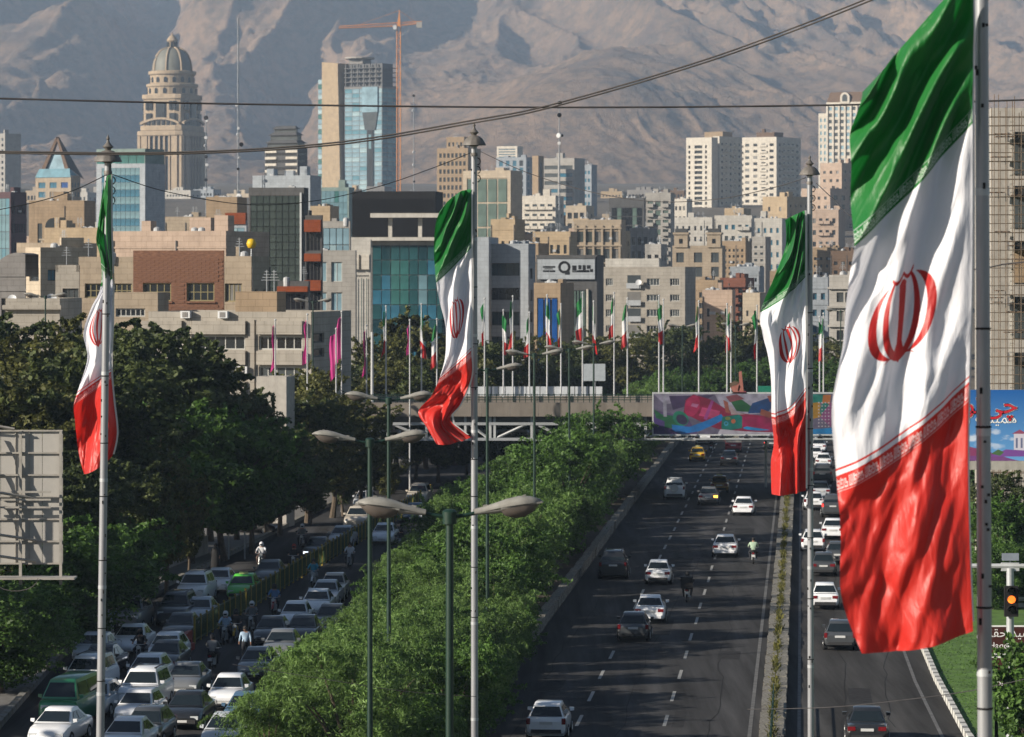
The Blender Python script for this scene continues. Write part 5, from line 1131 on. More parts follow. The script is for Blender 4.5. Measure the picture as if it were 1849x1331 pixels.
def lamp(label, H, rz, loc, wd=.085, copy=None):
    r = thing('street_lamp', label, 'street lamp', loc, rz, 'double armed street lamps in the hedge')
    MB().tube([(0, 0, 0), (0, 0, H*.45)], [wd*1.15, wd], 14).build('pole', M['green_metal'], r, smooth=40)
    MB().tube([(0, 0, H*.45), (0, 0, H)], [wd*.92, wd*.8], 14).build('pole', M['green_metal'], r, smooth=40)
    MB().lathe([(wd*1.5, -.16), (wd*1.6, .06), (wd, .10)], 14, c=(0, 0, H)).build('collar', M['green_metal'], r, smooth=40)
    for s in (0, math.pi):
        c, d = math.cos(s), math.sin(s)
        MB().tube([(0, 0, H-.05), (.3*c, .3*d, H), (.46*c, .46*d, H+.03)], .035, 8).build('arm', M['green_metal'], r)
        h = link('lamp_head', LH, r, (.44*c, .44*d, H+.03), s); h.rotation_euler = (0, -math.radians(9), s)
        link('lamp_glass', LG, h)
    return r
LP = [(812, 930, 69, 0.10, 'large double street lamp nearest in front of the hedge'), (668, 797, 112, .12, 'double street lamp second nearest, left of the centre pole'), (702, 722, 147, .12, 'double street lamp third in the row, before the overpass'),
      (880, 668, 185, .12, 'double street lamp just right of the centre pole'), (965, 641, 222, .12, 'double street lamp before the logo sign building'), (1028, 632, 260, .12, 'double street lamp before the left corner of the cream flats'), (1072, 622, 300, .1, 'double street lamp before the middle of the cream flats')]
for (px, py, Y, rz, lb) in LP:
    q = P(px, py, Y); lamp(lb, q.z, rz, (q.x, Y, 0), .085)
for (px, py, Y, lb) in ((1232, 590, 420, 'distant double street lamp right of the twin flags'), (1328, 588, 440, 'distant double street lamp left of the right middle flag'), (1518, 562, 430, 'thin double lamp behind the gap beside the big flag'), (1552, 570, 460, 'far double lamp hidden partly by the big flag'), (565, 545, 330, 'dark double lamp rising beside the stone office'), (82, 536, 300, 'thin green lamp in front of the balustrade terrace')):
    q = P(px, py, Y); lamp(lb, q.z-.0, .1, (q.x, Y, 0), .075)
# ------------------------------------------------------------------ antenna masts on the city roofs
def mast(label, px, y0, y1, Y, dots, wpx=3):
    mp = Y/F; b = P(px, y1+90, Y); H = (y1+90-y0)*mp; r = thing('antenna_mast', label, 'mast', b)
    w_ = wpx*mp/2; m = MB()
    for a in (0, 2.09, 4.19): m.tube([(w_*math.cos(a), w_*math.sin(a), 0), (w_*.5*math.cos(a), w_*.5*math.sin(a), H)], .05+Y*2e-5, 4)
    n = int(H/(w_*2.6))
    for k in range(n):
        z0, z1 = H*k/n, H*(k+1)/n; a = (k % 3)*2.09
        m.tube([(w_*math.cos(a), w_*math.sin(a), z0), (w_*.8*math.cos(a+2.09), w_*.8*math.sin(a+2.09), z1)], .04+Y*1e-5, 4)
    m.build('lattice', M['steel'], r)
    for (dx, y, rad, dk) in dots:
        q = MB(); s = rad*mp; q.lathe([(s*.2, -s*.6), (s, -s*.4), (s, s*.3), (s*.8, s*.4)], 12)
        o = q.build('dish_antenna', M['black'] if dk else M['white_metal'], r, loc=(dx*mp, -w_-s*.3, (y1+90-y)*mp)); o.rotation_euler = (math.radians(90), 0, R.uniform(-.6, .6))
mast('tall lattice mast with many dishes right of the domed tower', 430, 32, 350, 900, [(-2, 190, 3, 0), (1, 232, 2.5, 0), (0, 243, 3, 0), (6, 261, 4, 1), (3, 285, 2.5, 0), (0, 305, 2.5, 1), (2, 355, 5, 0), (3, 368, 4, 0)], 4)
mast('lattice mast with dishes along the right side of the domed tower', 372, 200, 380, 1500, [(0, 213, 4, 1), (2, 217, 3, 0), (0, 249, 3, 0), (-1, 263, 2.5, 0), (0, 283, 3, 1), (2, 298, 3, 0), (0, 325, 3, 1), (1, 342, 2.5, 0)], 3)
mast('thin mast with round dishes above the banded slab', 1010, 180, 290, 900, [(1, 186, 4, 1), (0, 208, 4, 1), (-1, 245, 4.5, 0), (5, 245, 2.5, 1), (0, 259, 3.2, 0)], 2.5)
mast('thin mast right of the crane', 747, 168, 345, 1500, [(0, 173, 2.5, 1), (-1, 200, 2.5, 0), (0, 275, 2.5, 0), (0, 298, 2.5, 0), (1, 328, 2, 1)], 2.2)
# ------------------------------------------------------------------ overpass
OY = 318.0
def overpass():
    mp = OY/F; r = thing('overpass', 'truss overpass with a pale parapet crossing the highway', 'bridge', (0, OY, 0))
    X = lambda px: (px-CX)*mp
    Z = lambda py: CZ-(py-HY)*mp
    D = 17.0
    pm_ = mat('overpass_parapet', (.20, .175, .15), .85, var=.12, scale=.5, dirt=.45)
    x0, x1 = X(560), X(1900)
    n = 26
    for k in range(n):
        a = x0+(x1-x0)*k/n; MB().box(a+.01, a+(x1-x0)/n-.01, -.30, .35, Z(752), Z(727)).build('parapet_panel', pm_, r)
        MB().box(a+.01, a+(x1-x0)/n-.01, D-.35, D+.3, Z(752), Z(727)).build('parapet_panel', pm_, r)
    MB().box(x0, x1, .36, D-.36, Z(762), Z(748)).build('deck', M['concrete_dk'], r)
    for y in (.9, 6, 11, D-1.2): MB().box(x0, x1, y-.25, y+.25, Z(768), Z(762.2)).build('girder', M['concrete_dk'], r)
    def bar(a, b, w_=.24): return MB().tube([a, b], w_*.45, 4)
    for y in (.35, D-.4):
        MB().box(x0, x1, y-.13, y+.13, Z(796), Z(791)).build('bottom_chord', M['steel'], r); MB().box(x0, x1, y-.13, y+.13, Z(768), Z(763)).build('top_chord', M['steel'], r)
        xs = [X(q) for q in (640, 700, 770, 840, 885, 893, 960, 1022, 1032, 1100, 1155, 1166, 1240, 1310, 1380, 1450, 1520, 1600, 1680, 1760, 1840)]
        for q in xs: MB().box(q-.10, q+.10, y-.10, y+.10, Z(791), Z(752)).build('truss_post', M['steel_lt'], r)
        fl = 0
        for a, b in zip(xs[:-1], xs[1:]):
            if b-a < 1.0 or y > 5: continue
            p, q = ((a+.2, y, Z(764)), (b-.2, y, Z(791))) if fl % 2 else ((a+.2, y, Z(791)), (b-.2, y, Z(764)))
            bar(p, q).build('truss_diagonal', M['steel_lt'], r); fl += 1
    for q in range(22):
        a = x0+(x1-x0)*(q+.5)/22; MB().box(a-.1, a+.1, .6, D-.7, Z(796), Z(792.5)).build('cross_beam', M['steel'], r)
    for px in (640, 1120, 1690):
        MB().lathe([(.55, 0), (.55, Z(797))], 16, c=(X(px), D*.5, 0)).build('column', M['concrete'], r); MB().box(X(px)-.7, X(px)+.7, .5, D-.5, Z(797), Z(768)-.02).build('cap_beam', M['concrete'], r)
    rm = MB(); 
    for y in (0.0,):
        for k in range(3): MB().box(x0, X(1180), y-.03, y+.03, Z(722-4.5*k)-.03, Z(722-4.5*k)+.03).build('rail', M['green_metal'], r)
        for k in range(60):
            a = x0+(X(1180)-x0)*k/59; MB().box(a-.03, a+.03, y-.03, y+.03, Z(727), Z(711)).build('rail_post', M['green_metal'], r)
    # pale screen panels on the far parapet
    fm = mat('screen_panel', (.50, .53, .56), .6, var=.15, scale=1.0, dirt=.3)
    mp2 = (OY+D)/F; xa, xb = (812-CX)*mp2, (1088-CX)*mp2; n = 22
    for k in range(n):
        a = xa+(xb-xa)*k/n; MB().box(a+.03, a+(xb-xa)/n-.03, D-.04, D+.02, CZ-(721-HY)*mp2, CZ-(698-HY)*mp2).build('screen_panel', fm, r)
overpass()
# hoarding on the overpass
def raster(w, h, bg):
    im = np.zeros((h, w, 3), np.float32); im[:] = bg; y, x = np.mgrid[0:h, 0:w]; return im, x+.5, y+.5
def poly_mask(x, y, pts):
    m = np.zeros_like(x, bool); n = len(pts); j = n-1
    for i in range(n):
        (xi, yi), (xj, yj) = pts[i], pts[j]
        if yi != yj: m ^= ((yi > y) != (yj > y)) & (x < (xj-xi)*(y-yi)/(yj-yi)+xi)
        j = i
    return m
def board_art():
    w, h = 1640, 356; im, x, y = raster(w, h, (.22, .20, .30)); s = 356/72.0
    X = lambda px: (px-1180)*s; Yy = lambda py: (py-711)*s
    P_ = lambda c, *pts: im.__setitem__(poly_mask(x, y, [(X(a), Yy(b)) for a, b in pts]), c)
    E_ = lambda c, cx, cy, rx, ry, rot=0: im.__setitem__((((x-X(cx))*math.cos(rot)+(y-Yy(cy))*math.sin(rot))/(rx*s))**2 + ((-(x-X(cx))*math.sin(rot)+(y-Yy(cy))*math.cos(rot))/(ry*s))**2 < 1, c)
    P_((.42, .40, .52), (1180,711),(1300,711),(1250,722),(1200,730)); P_((.10, .07, .17), (1208,715),(1290,713),(1270,724),(1215,740)); P_((.45, .44, .55), (1290,711),(1420,711),(1400,745),(1310,750))
    P_((.16, .11, .26), (1180,740),(1240,752),(1260,783),(1180,783)); P_((.02, .20, .10), (1180,738),(1195,748),(1230,752),(1232,772),(1190,772)); P_((.42, .42, .52), (1197,712),(1203,712),(1204,752),(1198,752))
    P_((.12, .08, .28), (1180,752),(1200,760),(1200,783),(1180,783))
    P_((.34, .02, .10), (1238,722),(1252,712),(1285,722),(1310,738),(1330,745),(1440,757),(1440,783),(1330,783),(1290,772),(1258,757),(1234,746)); E_((.50, .04, .16), 1250, 733, 13, 19, .35); P_((.60, .10, .26), (1268,735),(1300,742),(1296,756),(1262,750))
    P_((.42, .10, .35), (1284,722),(1289,724),(1276,758),(1270,756)); P_((.60, .25, .45), (1250,728),(1262,730),(1258,736),(1247,733))
    P_((.02, .25, .62), (1213,766),(1245,770),(1280,757),(1302,747),(1308,756),(1290,766),(1262,778),(1230,783),(1214,776)); E_((.02, .28, .20), 1229, 755, 15, 12, .6); E_((.06, .05, .14), 1231, 757, 11, 8, .6)
    P_((.01, .24, .22), (1304,752),(1334,748),(1340,752),(1340,772),(1310,778),(1302,772)); E_((.30, .36, .12), 1314, 755, 5, 3.2); E_((.55, .20, .10), 1324, 760, 4, 4); E_((.10, .42, .62), 1311, 764, 4, 4); E_((.01, .24, .22), 1311, 764, 2, 2)
    P_((.60, .58, .68), (1300,774),(1345,778),(1400,780),(1400,783),(1296,783)); E_((.02, .34, .68), 1372, 772, 30, 4.5)
    P_((.03, .17, .07), (1316,720),(1340,722),(1360,736),(1356,744),(1330,742)); P_((.35, .12, .16), (1310,716),(1330,712),(1344,720),(1318,726)); P_((.55, .45, .48), (1316,730),(1330,744),(1345,748),(1320,748))
    P_((.015, .10, .28), (1358,728),(1395,716),(1402,726),(1385,745),(1350,746)); P_((.42, .16, .12), (1385,715),(1416,711),(1418,720),(1390,726)); P_((.42, .16, .12), (1374,738),(1416,752),(1412,762),(1372,748))
    P_((.42, .16, .12), (1306,722),(1314,726),(1318,746),(1310,744)); P_((.40, .02, .14), (1340,752),(1440,756),(1440,783),(1340,768))
    P_((.03, .30, .26), (1440,712),(1490,712),(1486,726),(1440,730)); P_((.55, .34, .06), (1440,730),(1480,726),(1484,752),(1440,762)); P_((.60, .25, .08), (1486,713),(1500,713),(1498,730),(1484,730)); E_((.03, .26, .24), 1490, 741, 10, 14); P_((.35, .12, .30), (1480,752),(1500,726),(1512,730),(1500,770))
    for i in range(6):
        for j in range(8): E_((.62, .58, .66), 1478+6*i, 727+6*j, 1.3, 1.3)
    P_((.02, .30, .62), (1440,776),(1510,771),(1510,783),(1440,783))
    n = fbm(x/60, y/40, 4, 3)[..., None]; im = im**1.25*(.26+.46*n)
    return np.clip(im, 0, 1)[::-1]
def hoarding():
    Y = OY-1.6; mp = Y/F; r = thing('hoarding', 'long colourful advertising hoarding hung on the overpass', 'billboard', P(1180, 784, Y))
    W_m, H_m = (1512-1180)*mp, 73*mp
    gx, gz = np.meshgrid(np.linspace(0, W_m, 30), np.linspace(0, H_m, 8)); gu = gx/W_m; gv = gz/H_m
    link('poster', grid_mesh('poster', gx, .015*np.sin(gx*2.1)*np.sin(gz*1.3)-.06, gz, imgmat('poster_print', board_art(), .55), (gu, gv)), r)
    MB().box(0, W_m, .03, .09, 0, H_m).build('backing', M['steel'], r)
    for (a, b, c, d) in ((-.1, W_m+.1, H_m, H_m+.12), (-.1, W_m+.1, -.12, 0)): MB().box(a, b, -.05, .12, c, d).build('frame', M['steel_lt'], r)
    for x in (-.1, W_m): MB().box(x, x+.1, -.04, .11, 0, H_m).build('frame', M['steel_lt'], r)
    b = .72
    MB().box(-.9, W_m+.4, -.75, -.62, -.42, -.30).build('walkway_edge', M['steel_lt'], r)
    for k in range(9):
        x = -.8+k*(W_m+1.0)/8; MB().tube([(x, -.68, -.36), (x+.45, .1, .05)], .06, 4).build('bracket', M['steel_lt'], r); MB().tube([(x, -.68, -.36), (x, 1.9, -.36)], .06, 4).build('bracket', M['steel'], r)
        q = thing('flood_lamp', None, None)
        COL.objects.unlink(q); bpy.data.objects.remove(q)
        fl = MB(); fl.cb((x+.3, -.7, -.22), (.34, .2, .14)); fl.build('flood_light', M['black'], r)
    # cut-out upper body of the pictured climber standing above the edge
    c = MB(); q = .05
    im_ = lambda px, py: ((px-1180)*mp, CZ-(py-HY)*mp-(CZ-(784-HY)*mp))
    for pts, mi in (([(1318,714),(1326,706),(1346,706),(1352,714)], 0), ([(1319,700),(1323,693),(1333,691),(1337,698),(1334,708),(1324,708)], 1), ([(1332,706),(1335,690),(1334,672),(1339,670),(1341,690),(1343,708)], 1), ([(1318,700),(1318,692),(1326,688),(1334,690),(1330,695),(1322,697)], 2)):
        p = [im_(*z) for z in pts]; n = len(p); y0 = -.02*mi
        c.add([(x, y0-q, z) for x, z in p]+[(x, y0+q, z) for x, z in p], [tuple(range(n)), tuple(range(2*n-1, n-1, -1))]+[(i, i+n, (i+1) % n+n, (i+1) % n) for i in range(n)], mi)
    c.build('cutout_figure', [mat('cutout_shirt', (.30, .07, .10), .6, var=.4, scale=6), mat('cutout_skin', (.34, .13, .10), .6, var=.1), M['brown']], r)
hoarding()
# ------------------------------------------------------------------ small flags beyond the overpass
def small_flag_mesh(seed, cols, L=3.9, W=.95, hang=.35):
    rr = random.Random(seed); nu, nv = 7, 18; m = MB(); vs = []
    p1, p2 = rr.uniform(0, 6), rr.uniform(0, 6)
    for a in range(nv+1):
        v = a/nv
        for b in range(nu+1):
            u = b/nu; fold = math.sin(7*u+3*v+p1)*.14*u
            wd = W*(.45+.25*math.sin(2.2*v+p2)+.18*math.sin(9*v+p1)*(.4))
            vs.append((-u*wd*.72, fold+.1*math.sin(5*v+p2), -v*L - u*hang*(1+.6*math.sin(3*v+p1))))
    fs, mi = [], []
    for a in range(nv):
        for b in range(nu):
            i = a*(nu+1)+b; fs.append((i, i+1, i+nu+2, i+nu+1)); mi.append(min(len(cols)-1, a*len(cols)//nv))
    m.add(vs, fs); m.m = mi
    return m.mesh('flag', cols, 60)
def cloth(name, c): 
    m = mat(name, c, .5, var=.08, scale=2); t = m.node_tree; tr = t.nodes.new('ShaderNodeBsdfTranslucent'); tr.inputs[0].default_value = (*c, 1); mx = t.nodes.new('ShaderNodeMixShader'); mx.inputs[0].default_value = .35
    t.links.new(t.nodes['Principled BSDF'].outputs[0], mx.inputs[1]); t.links.new(tr.outputs[0], mx.inputs[2]); t.links.new(mx.outputs[0], t.nodes['Material Output'].inputs[0]); return m
tri = [cloth('cloth_green', (.01, .17, .04)), cloth('cloth_white', (.75, .75, .76)), cloth('cloth_red', (.48, .018, .02))]; pinkc = [cloth('cloth_pink', (.50, .035, .22))]
FT = [small_flag_mesh(s, tri) for s in range(5)]; FP = [small_flag_mesh(20+s, pinkc, 4.0, 1.1) for s in range(4)]
M['pole_far'] = mat('far_pole', (.40, .41, .42), .5, var=.08)
def small_flag(px, y0, y1, Y, kind, idx, where, flag_len=None, base=None):
    mp = Y/F; t = P(px, y0, Y); b = P(px, y1, Y) if base is None else Vector((t.x, Y, base)); H = t.z-b.z
    r = thing('flagpole', f'slim white flagpole {where}', 'flagpole', b, group='small flagpoles beyond the overpass')
    MB().tube([(0, 0, 0), (0, 0, H)], [.075, .05], 8).build('pole', M['pole_far'], r); MB().lathe([(.02, 0), (.09, .05), (.09, .12), (.01, .2)], 8, c=(0, 0, H)).build('cap', M['pole_far'], r)
    me = (FT if kind == 't' else FP)[idx % (5 if kind == 't' else 4)]
    L = (flag_len or 95)*mp; s = L/4.15; rzz = R.choice([-.3, .1, .35, -.1]) if kind == 't' else R.uniform(-.3, .2)
    o = link('flag', me, None, (t.x-.09, Y, t.z-.3), rzz + (math.pi if idx % 3 == 1 and kind == 't' else 0), f'small {"national" if kind == "t" else "pink"} flag {where}', 'flag', 'small national flags beyond the overpass' if kind == 't' else 'pink flags at the left of the overpass')
    o.scale = (s, s, s)
FL = [(697, 549, 'at the left end of the overpass, before the teal office', 95), (761, 545, 'just left of the centre flag', 110), (789, 572, 'partly hidden by the centre flag', 95), (875, 535, 'right next to the centre pole', 95), (909, 556, 'before the left part of the grey office', 90), (926, 531, 'before the right part of the grey office', 105), (956, 560, 'at the right corner of the grey office', 90),
      (988, 529, 'before the bright blue glazing', 110), (1013, 545, 'right of the bright blue glazing', 95), (1052, 524, 'before the dark building with the logo sign', 105), (1072, 540, 'at the left edge of the cream flats', 100), (1109, 525, 'before the left windows of the cream flats', 90), (1133, 535, 'before the balcony column of the cream flats', 95),
      (1190, 530, 'left one of the close pair before the cream flats', 95), (1198, 537, 'right one of the close pair before the cream flats', 90), (1262, 540, 'standing alone right of the cream flats', 95), (1313, 545, 'left one of the pair before the cream cube house', 90), (1320, 550, 'right one of the pair before the cream cube house', 85), (1367, 548, 'beside the edge of the right middle flag', 110), (1480, 568, 'left one of the pair beside the right middle pole', 90), (1487, 562, 'right one of the pair beside the right middle pole', 90)]
for i, (px, y0, wh, fl) in enumerate(FL):
    Y = OY+17.0-.25+R.uniform(-.05, .05) if i % 2 else OY+16.2
    small_flag(px, y0+6, 718, Y, 't', i, wh, fl*.84)
for i, (px, y0, y1, Y, wh, fl) in enumerate(((497, 580, 690, 296, 'before the right windows of the stone office', 80), (555, 570, 700, 298, 'at the right corner of the stone office', 82), (607, 596, 700, 300, 'lowest of the pink ones, left of the teal office', 80), (617, 565, 705, 303, 'highest of the pink ones, left of the teal office', 82), (662, 590, 718, 304, 'before the white stair tower', 80), (740, 580, 720, 312, 'among the national flags before the teal office', 55))):
    small_flag(px, y0, y1, Y, 'p', i, wh, fl, base=0.0)
r = thing('flagpole', 'bare white pole at the left end of the overpass', 'flagpole', P(672, 730, 330)); MB().tube([(0, 0, -8), (0, 0, 6.2)], [.16, .12], 10).build('pole', M['pole_far'], r)
# ------------------------------------------------------------------ left billboard seen from behind
def back_board():
    Y = 165; mp = Y/F; x0, x1 = (-150-CX)*mp, (113-CX)*mp; z0, z1 = CZ-(1018-HY)*mp, CZ-(778-HY)*mp
    r = thing('billboard', 'large pale billboard seen from behind on steel posts at left', 'billboard', ((x0+x1)/2, Y, 0)); W2 = (x1-x0)/2
    pw = (105-66)*mp*1.0; n = 7
    sheet = mat('billboard_sheet', (.38, .365, .34), .7, var=.06, scale=1.0, dirt=.25)
    xs = [W2-(113-q)*mp for q in (113, 52, 27, -38, -60, -102, -150)]
    k = 0; xsn = [W2-.05]
    for a in np.linspace(-W2, W2, 8)[:-1]:
        b = a+2*W2/7
        for zz in range(2): MB().box(a+.01, b-.01, .17, .21, z0+(z1-z0)*zz/2+.01, z0+(z1-z0)*(zz+1)/2-.01).build('sheet_panel', sheet, r)
    fmet = mat('billboard_frame', (.33, .31, .28), .6, var=.15, dirt=.3)
    for k in range(7): z = z0+(z1-z0)*k/6; MB().box(-W2, W2, .06, .12, z-.035, z+.035).build('frame_rail', fmet, r)
    for a in (W2-.08, W2-(113-37)*mp, W2-(113-37)*mp-2.0, -W2+.6): MB().box(a-.06, a+.06, -.06, .06, z0-.9, z1).build('frame_post', fmet, r)
    for a in (W2-(113-52)*mp, W2-(113-27)*mp, W2-(113+20)*mp, -W2+1): MB().box(a-.018, a+.018, .12, .16, z0, z1).build('frame_stud', fmet, r)
    # triangulated back stays, whose shadows fall over the sheet
    for a in (-W2*.7, W2*.12):
        for (za, zb) in ((z1-.3, z1-2.4), (z1-1.8, z1-4.2), (z0+2.6, z0+.6)): MB().tube([(a, .0, za), (a-1.0, -1.3, zb)], .07, 4).build('stay', fmet, r); MB().tube([(a-1.0, -1.3, zb), (a+1.6, 0, zb-.5)], .06, 4).build('stay', fmet, r)
        MB().tube([(a-1.0, -1.3, z1-2.0), (a-1.0, -1.3, z0-.6)], .08, 4).build('stay', fmet, r)
    MB().tube([(-W2, -.9, z1+.9), (W2*.35, -.25, z1+.08)], .06, 4).build('stay', fmet, r)
    for k in range(3): z = z0+1.0+k*.33; MB().box(-W2*.1, W2*.85, -.32, -.25, z+1.4, z+1.48).build('catwalk_rail', fmet, r)
    MB().box(-W2, W2+.6, -.9, .3, z0-.62, z0-.54).build('catwalk', fmet, r)
    for a in (-W2*.7, -W2*.2): MB().tube([(a, .15, 0), (a, .15, z0)], .22, 12).build('post', fmet, r)
    MB().tube([(a, -.1, z0-.05) for a in ()] or [(W2-1.9+.12*math.cos(t)*8, -.95, z0-.55-.55*math.sin(t)) for t in np.linspace(0, math.pi, 10)], .02, 5).build('cable_loop', M['cable_lt'], r)
back_board()
sg = thing('road_sign', 'grey back of a square road sign on two posts at the left street', 'road sign', G(429, 1010)); mp = sg.location.y/F
MB().box(-33*mp, 33*mp, -.03, .03, (1010-946)*mp, (1010-894)*mp).build('plate', mat('sign_back', (.16, .20, .22), .6, var=.1), sg)
for a in (-16, 13): MB().box(a*mp-.05, a*mp+.05, -.12, -.04, 0, (1010-900)*mp).build('post', M['steel'], sg)
sg = thing('road_sign', 'pale back of a road sign between the small flags beyond the overpass', 'road sign', P(1073, 690, 345)); mp = 345/F
MB().box(-20*mp, 20*mp, -.03, .03, 2*mp, 33*mp).build('plate', mat('sign_back2', (.38, .42, .45), .6, var=.1), sg); MB().box(-.1, .1, .03, .2, -8, 33*mp).build('post', M['steel'], sg)
sg = thing('road_sign', 'green road sign edge just above the colourful hoarding', 'road sign', P(1383, 712, 330)); mp = 330/F
MB().box(-14*mp, 14*mp, -.03, .03, -3*mp, 15*mp).build('plate', mat('sign_green', (.01, .16, .10), .5, var=.1), sg); MB().box(-.1, .1, .03, .2, -8, 10*mp).build('post', M['steel'], sg)
# ------------------------------------------------------------------ right side signs
def blue_board():
    Y = 214; mp = Y/F; x0, x1 = 1728, 1905; r = thing('billboard', 'blue advertising billboard with red and white script at the right edge', 'billboard', P((x0+x1)/2, 832, Y)); hw = (x1-x0)/2*mp; H = 128*mp
    w, h = 700, 506; im, x, y = raster(w, h, (.01, .13, .42)); t = (y/h)[..., None]
    im[:] = np.array((.008, .10, .36))*(1-t)+np.array((.12, .32, .62))*t
    c = fbm(x/120, y/50, 5, 4)[..., None]; mk_ = np.clip((c-.55)*6, 0, 1)*np.clip((t-.35)*3, 0, 1)*np.clip((.95-t)*4, 0, 1); im[:] = im*(1-mk_)+np.array((.55, .62, .75))*mk_
    t = (y/h)
    im[(t > .86) & (y > h*.93-40*np.sin(x/120+.5))] = (.16, .05, .20)
    def pm(c, pts): im[poly_mask(x, y, [(a*w, b*h) for a, b in pts])] = c
    pm((.55, .52, .62), [(.58,.62),(.70,.62),(.70,.86),(.58,.86)]); pm((.25, .06, .12), [(.56,.62),(.64,.56),(.72,.62)]); pm((.12, .14, .25), [(.60,.68),(.62,.68),(.62,.82),(.60,.82)]); pm((.12, .14, .25), [(.65,.68),(.67,.68),(.67,.82),(.65,.82)])
    pm((.22, .04, .12), [(.05,.93),(.12,.80),(.25,.84),(.34,.93)]); pm((.17, .06, .28), [(.34,.94),(.50,.84),(.75,.86),(.9,.94)]); pm((.06, .13, .05), [(.35,.90),(.42,.84),(.48,.88),(.44,.93)])
    gx, gz = np.meshgrid([-hw, hw], [0, H]); link('poster', grid_mesh('poster', gx, gx*0, gz, imgmat('blue_poster', im[::-1], .5), ((gx+hw)/(2*hw), gz/H)), r)
    MB().box(-hw, hw, .02, .2, 0, H).build('backing', M['steel'], r)
    MB().box(-hw-.1, hw+.1, -.06, .25, -.5, -.02).build('walkway', M['concrete'], r)
    for a in (-hw*.5, hw*.6): MB().tube([(a, .4, -(P(0, 832, Y).z)), (a, .4, H)], .2, 10).build('post', M['steel'], r)
    redm = mat('script_red', (.55, .02, .04), .5, var=0); whm = mat('script_white', (.8, .8, .8), .5, var=0)
    s1 = '\ufeaf\ufeee\ufe97\ufbfd\ufb7c'; s2 = '\u0627\u0631 \ufeea\ufeb8\ufbff\ufee4\ufeeb'
    sx = (1838-(x0+x1)/2)*mp
    for dx, dz, m_, y in [(a*.035, b*.035, whm, -.02) for a in (-1, 0, 1) for b in (-1, 0, 1) if (a or b)] + [(0, 0, redm, -.035)]:
        o = link('lettering', text_mesh('lettering', s1, 1.45, m_, align='RIGHT'), r, (sx+dx, y, (832-746)*mp+dz)); o.rotation_euler = (math.pi/2, 0, 0)
    o = link('lettering', text_mesh('lettering', s2, .82, whm, align='RIGHT'), r, (sx-.05, -.02, (832-764)*mp)); o.rotation_euler = (math.pi/2, 0, 0)
blue_board()
def gantry():
    Y = 146; mp = Y/F; b = P(1824, 1331, Y); r = thing('traffic_light', 'grey traffic light post with a cross arm and a lit amber lamp', 'traffic light', (b.x, Y, 0))
    Z = lambda py: CZ-(py-HY)*mp
    MB().tube([(0, 0, 0), (0, 0, Z(1026))], [.16, .14], 12).build('post', M['steel'], r, smooth=40)
    for s in (-1, 1): MB().tube([(0, 0, Z(1022)), (s*1.6, 0, Z(1022))], .09, 8).build('arm', M['steel_lt'], r)
    MB().box(-.34, .34, -.05, .05, Z(1031), Z(1016)).build('bracket', M['steel_lt'], r)
    q = MB().box(-15*mp, 15*mp, -.12, .02, Z(1012), Z(999)).build('solar_panel', mat('solar', (.22, .25, .30), .25, var=.1), r)
    MB().box(-.03, .03, -.03, .03, Z(1016), Z(1012)).build('stem', M['steel'], r)
    h = MB(); h.box(-.26, .26, -.42, -.20, Z(1112), Z(1057)); hd = h.build('signal_head', M['black'], r)
    for k, y in enumerate((1067, 1081, 1100)):
        m_ = mat('amber_lamp', (.6, .2, .02), .4, var=0, emit=(1.0, .17, .02, 1.3)) if k == 1 else M['gl_black']
        MB().lathe([(.15, -.01), (.15, .01), (.09, .04)], 16).build('signal_lens', m_, r, loc=(0, -.43, Z(y))).rotation_euler = (math.pi/2, 0, 0)
        v = MB(); n = 10
        v.add([(.19*math.cos(t), y_, .19*math.sin(t)) for y_ in (-.20, 0) for t in np.linspace(0, math.pi, n)], [(i, i+1, n+i+1, n+i) for i in range(n-1)]); v.build('visor', M['black'], r, loc=(0, -.42, Z(y)))
gantry()
def brown_signs():
    Y = 150; mp = Y/F; br = mat('sign_brown', (.05, .012, .009), .5, var=.1); whm = mat('sign_white', (.72, .72, .72), .5, var=0)
    for lab, (x0, x1, y0, y1), texts in (('brown direction sign with white script beside the thick pole', (1788, 1905, 1130, 1181), [('\ufbfd\ufee7\ufe8e\ufed8\ufea3 \ufeaa\ufbff\ufeec\ufeb7', .50, 1819, 1150), ('Haqqani', .36, 1812, 1171)]), ('lower brown direction sign half hidden by the young tree', (1788, 1905, 1186, 1243), [('rom', .36, 1806, 1238)])):
        c = P((x0+x1)/2, y1, Y); r = thing('direction_sign', lab, 'road sign', (c.x, Y, 0)); hw = (x1-x0)/2*mp; z0, z1 = CZ-(y1-HY)*mp, CZ-(y0-HY)*mp
        MB().box(-hw, hw, -.03, .03, z0, z1).build('plate', br, r)
        for a, b_, c_, d_ in ((-hw, hw, z1-.04, z1+.02), (-hw, hw, z0-.02, z0+.04)): MB().box(a, b_, -.045, -.0305, c_, d_).build('border', whm, r)
        for a in (-hw*.8, hw*.8): MB().box(a-.06, a+.06, .04, .16, 0, z1).build('post', M['steel'], r)
        for s, sz, px, py in texts:
            o = link('lettering', text_mesh('lettering', s, sz, whm), r, ((px-(x0+x1)/2)*mp, -.036, CZ-(py-HY)*mp)); o.rotation_euler = (math.pi/2, 0, 0)
brown_signs()
gr = thing('guard_rail', 'pale guard rail beside the traffic light at the right edge', 'guard rail', P(1830, 1115, 215))
gr.location.z = 0
for k in range(2): MB().box(-1.5, 6, -.05, .05, .2+.35*k, .42+.35*k).build('rail', M['offwhite'], gr)
for k in range(4): MB().box(-1.3+2.2*k, -1.2+2.2*k, .05, .15, 0, .8).build('post', M['steel'], gr)
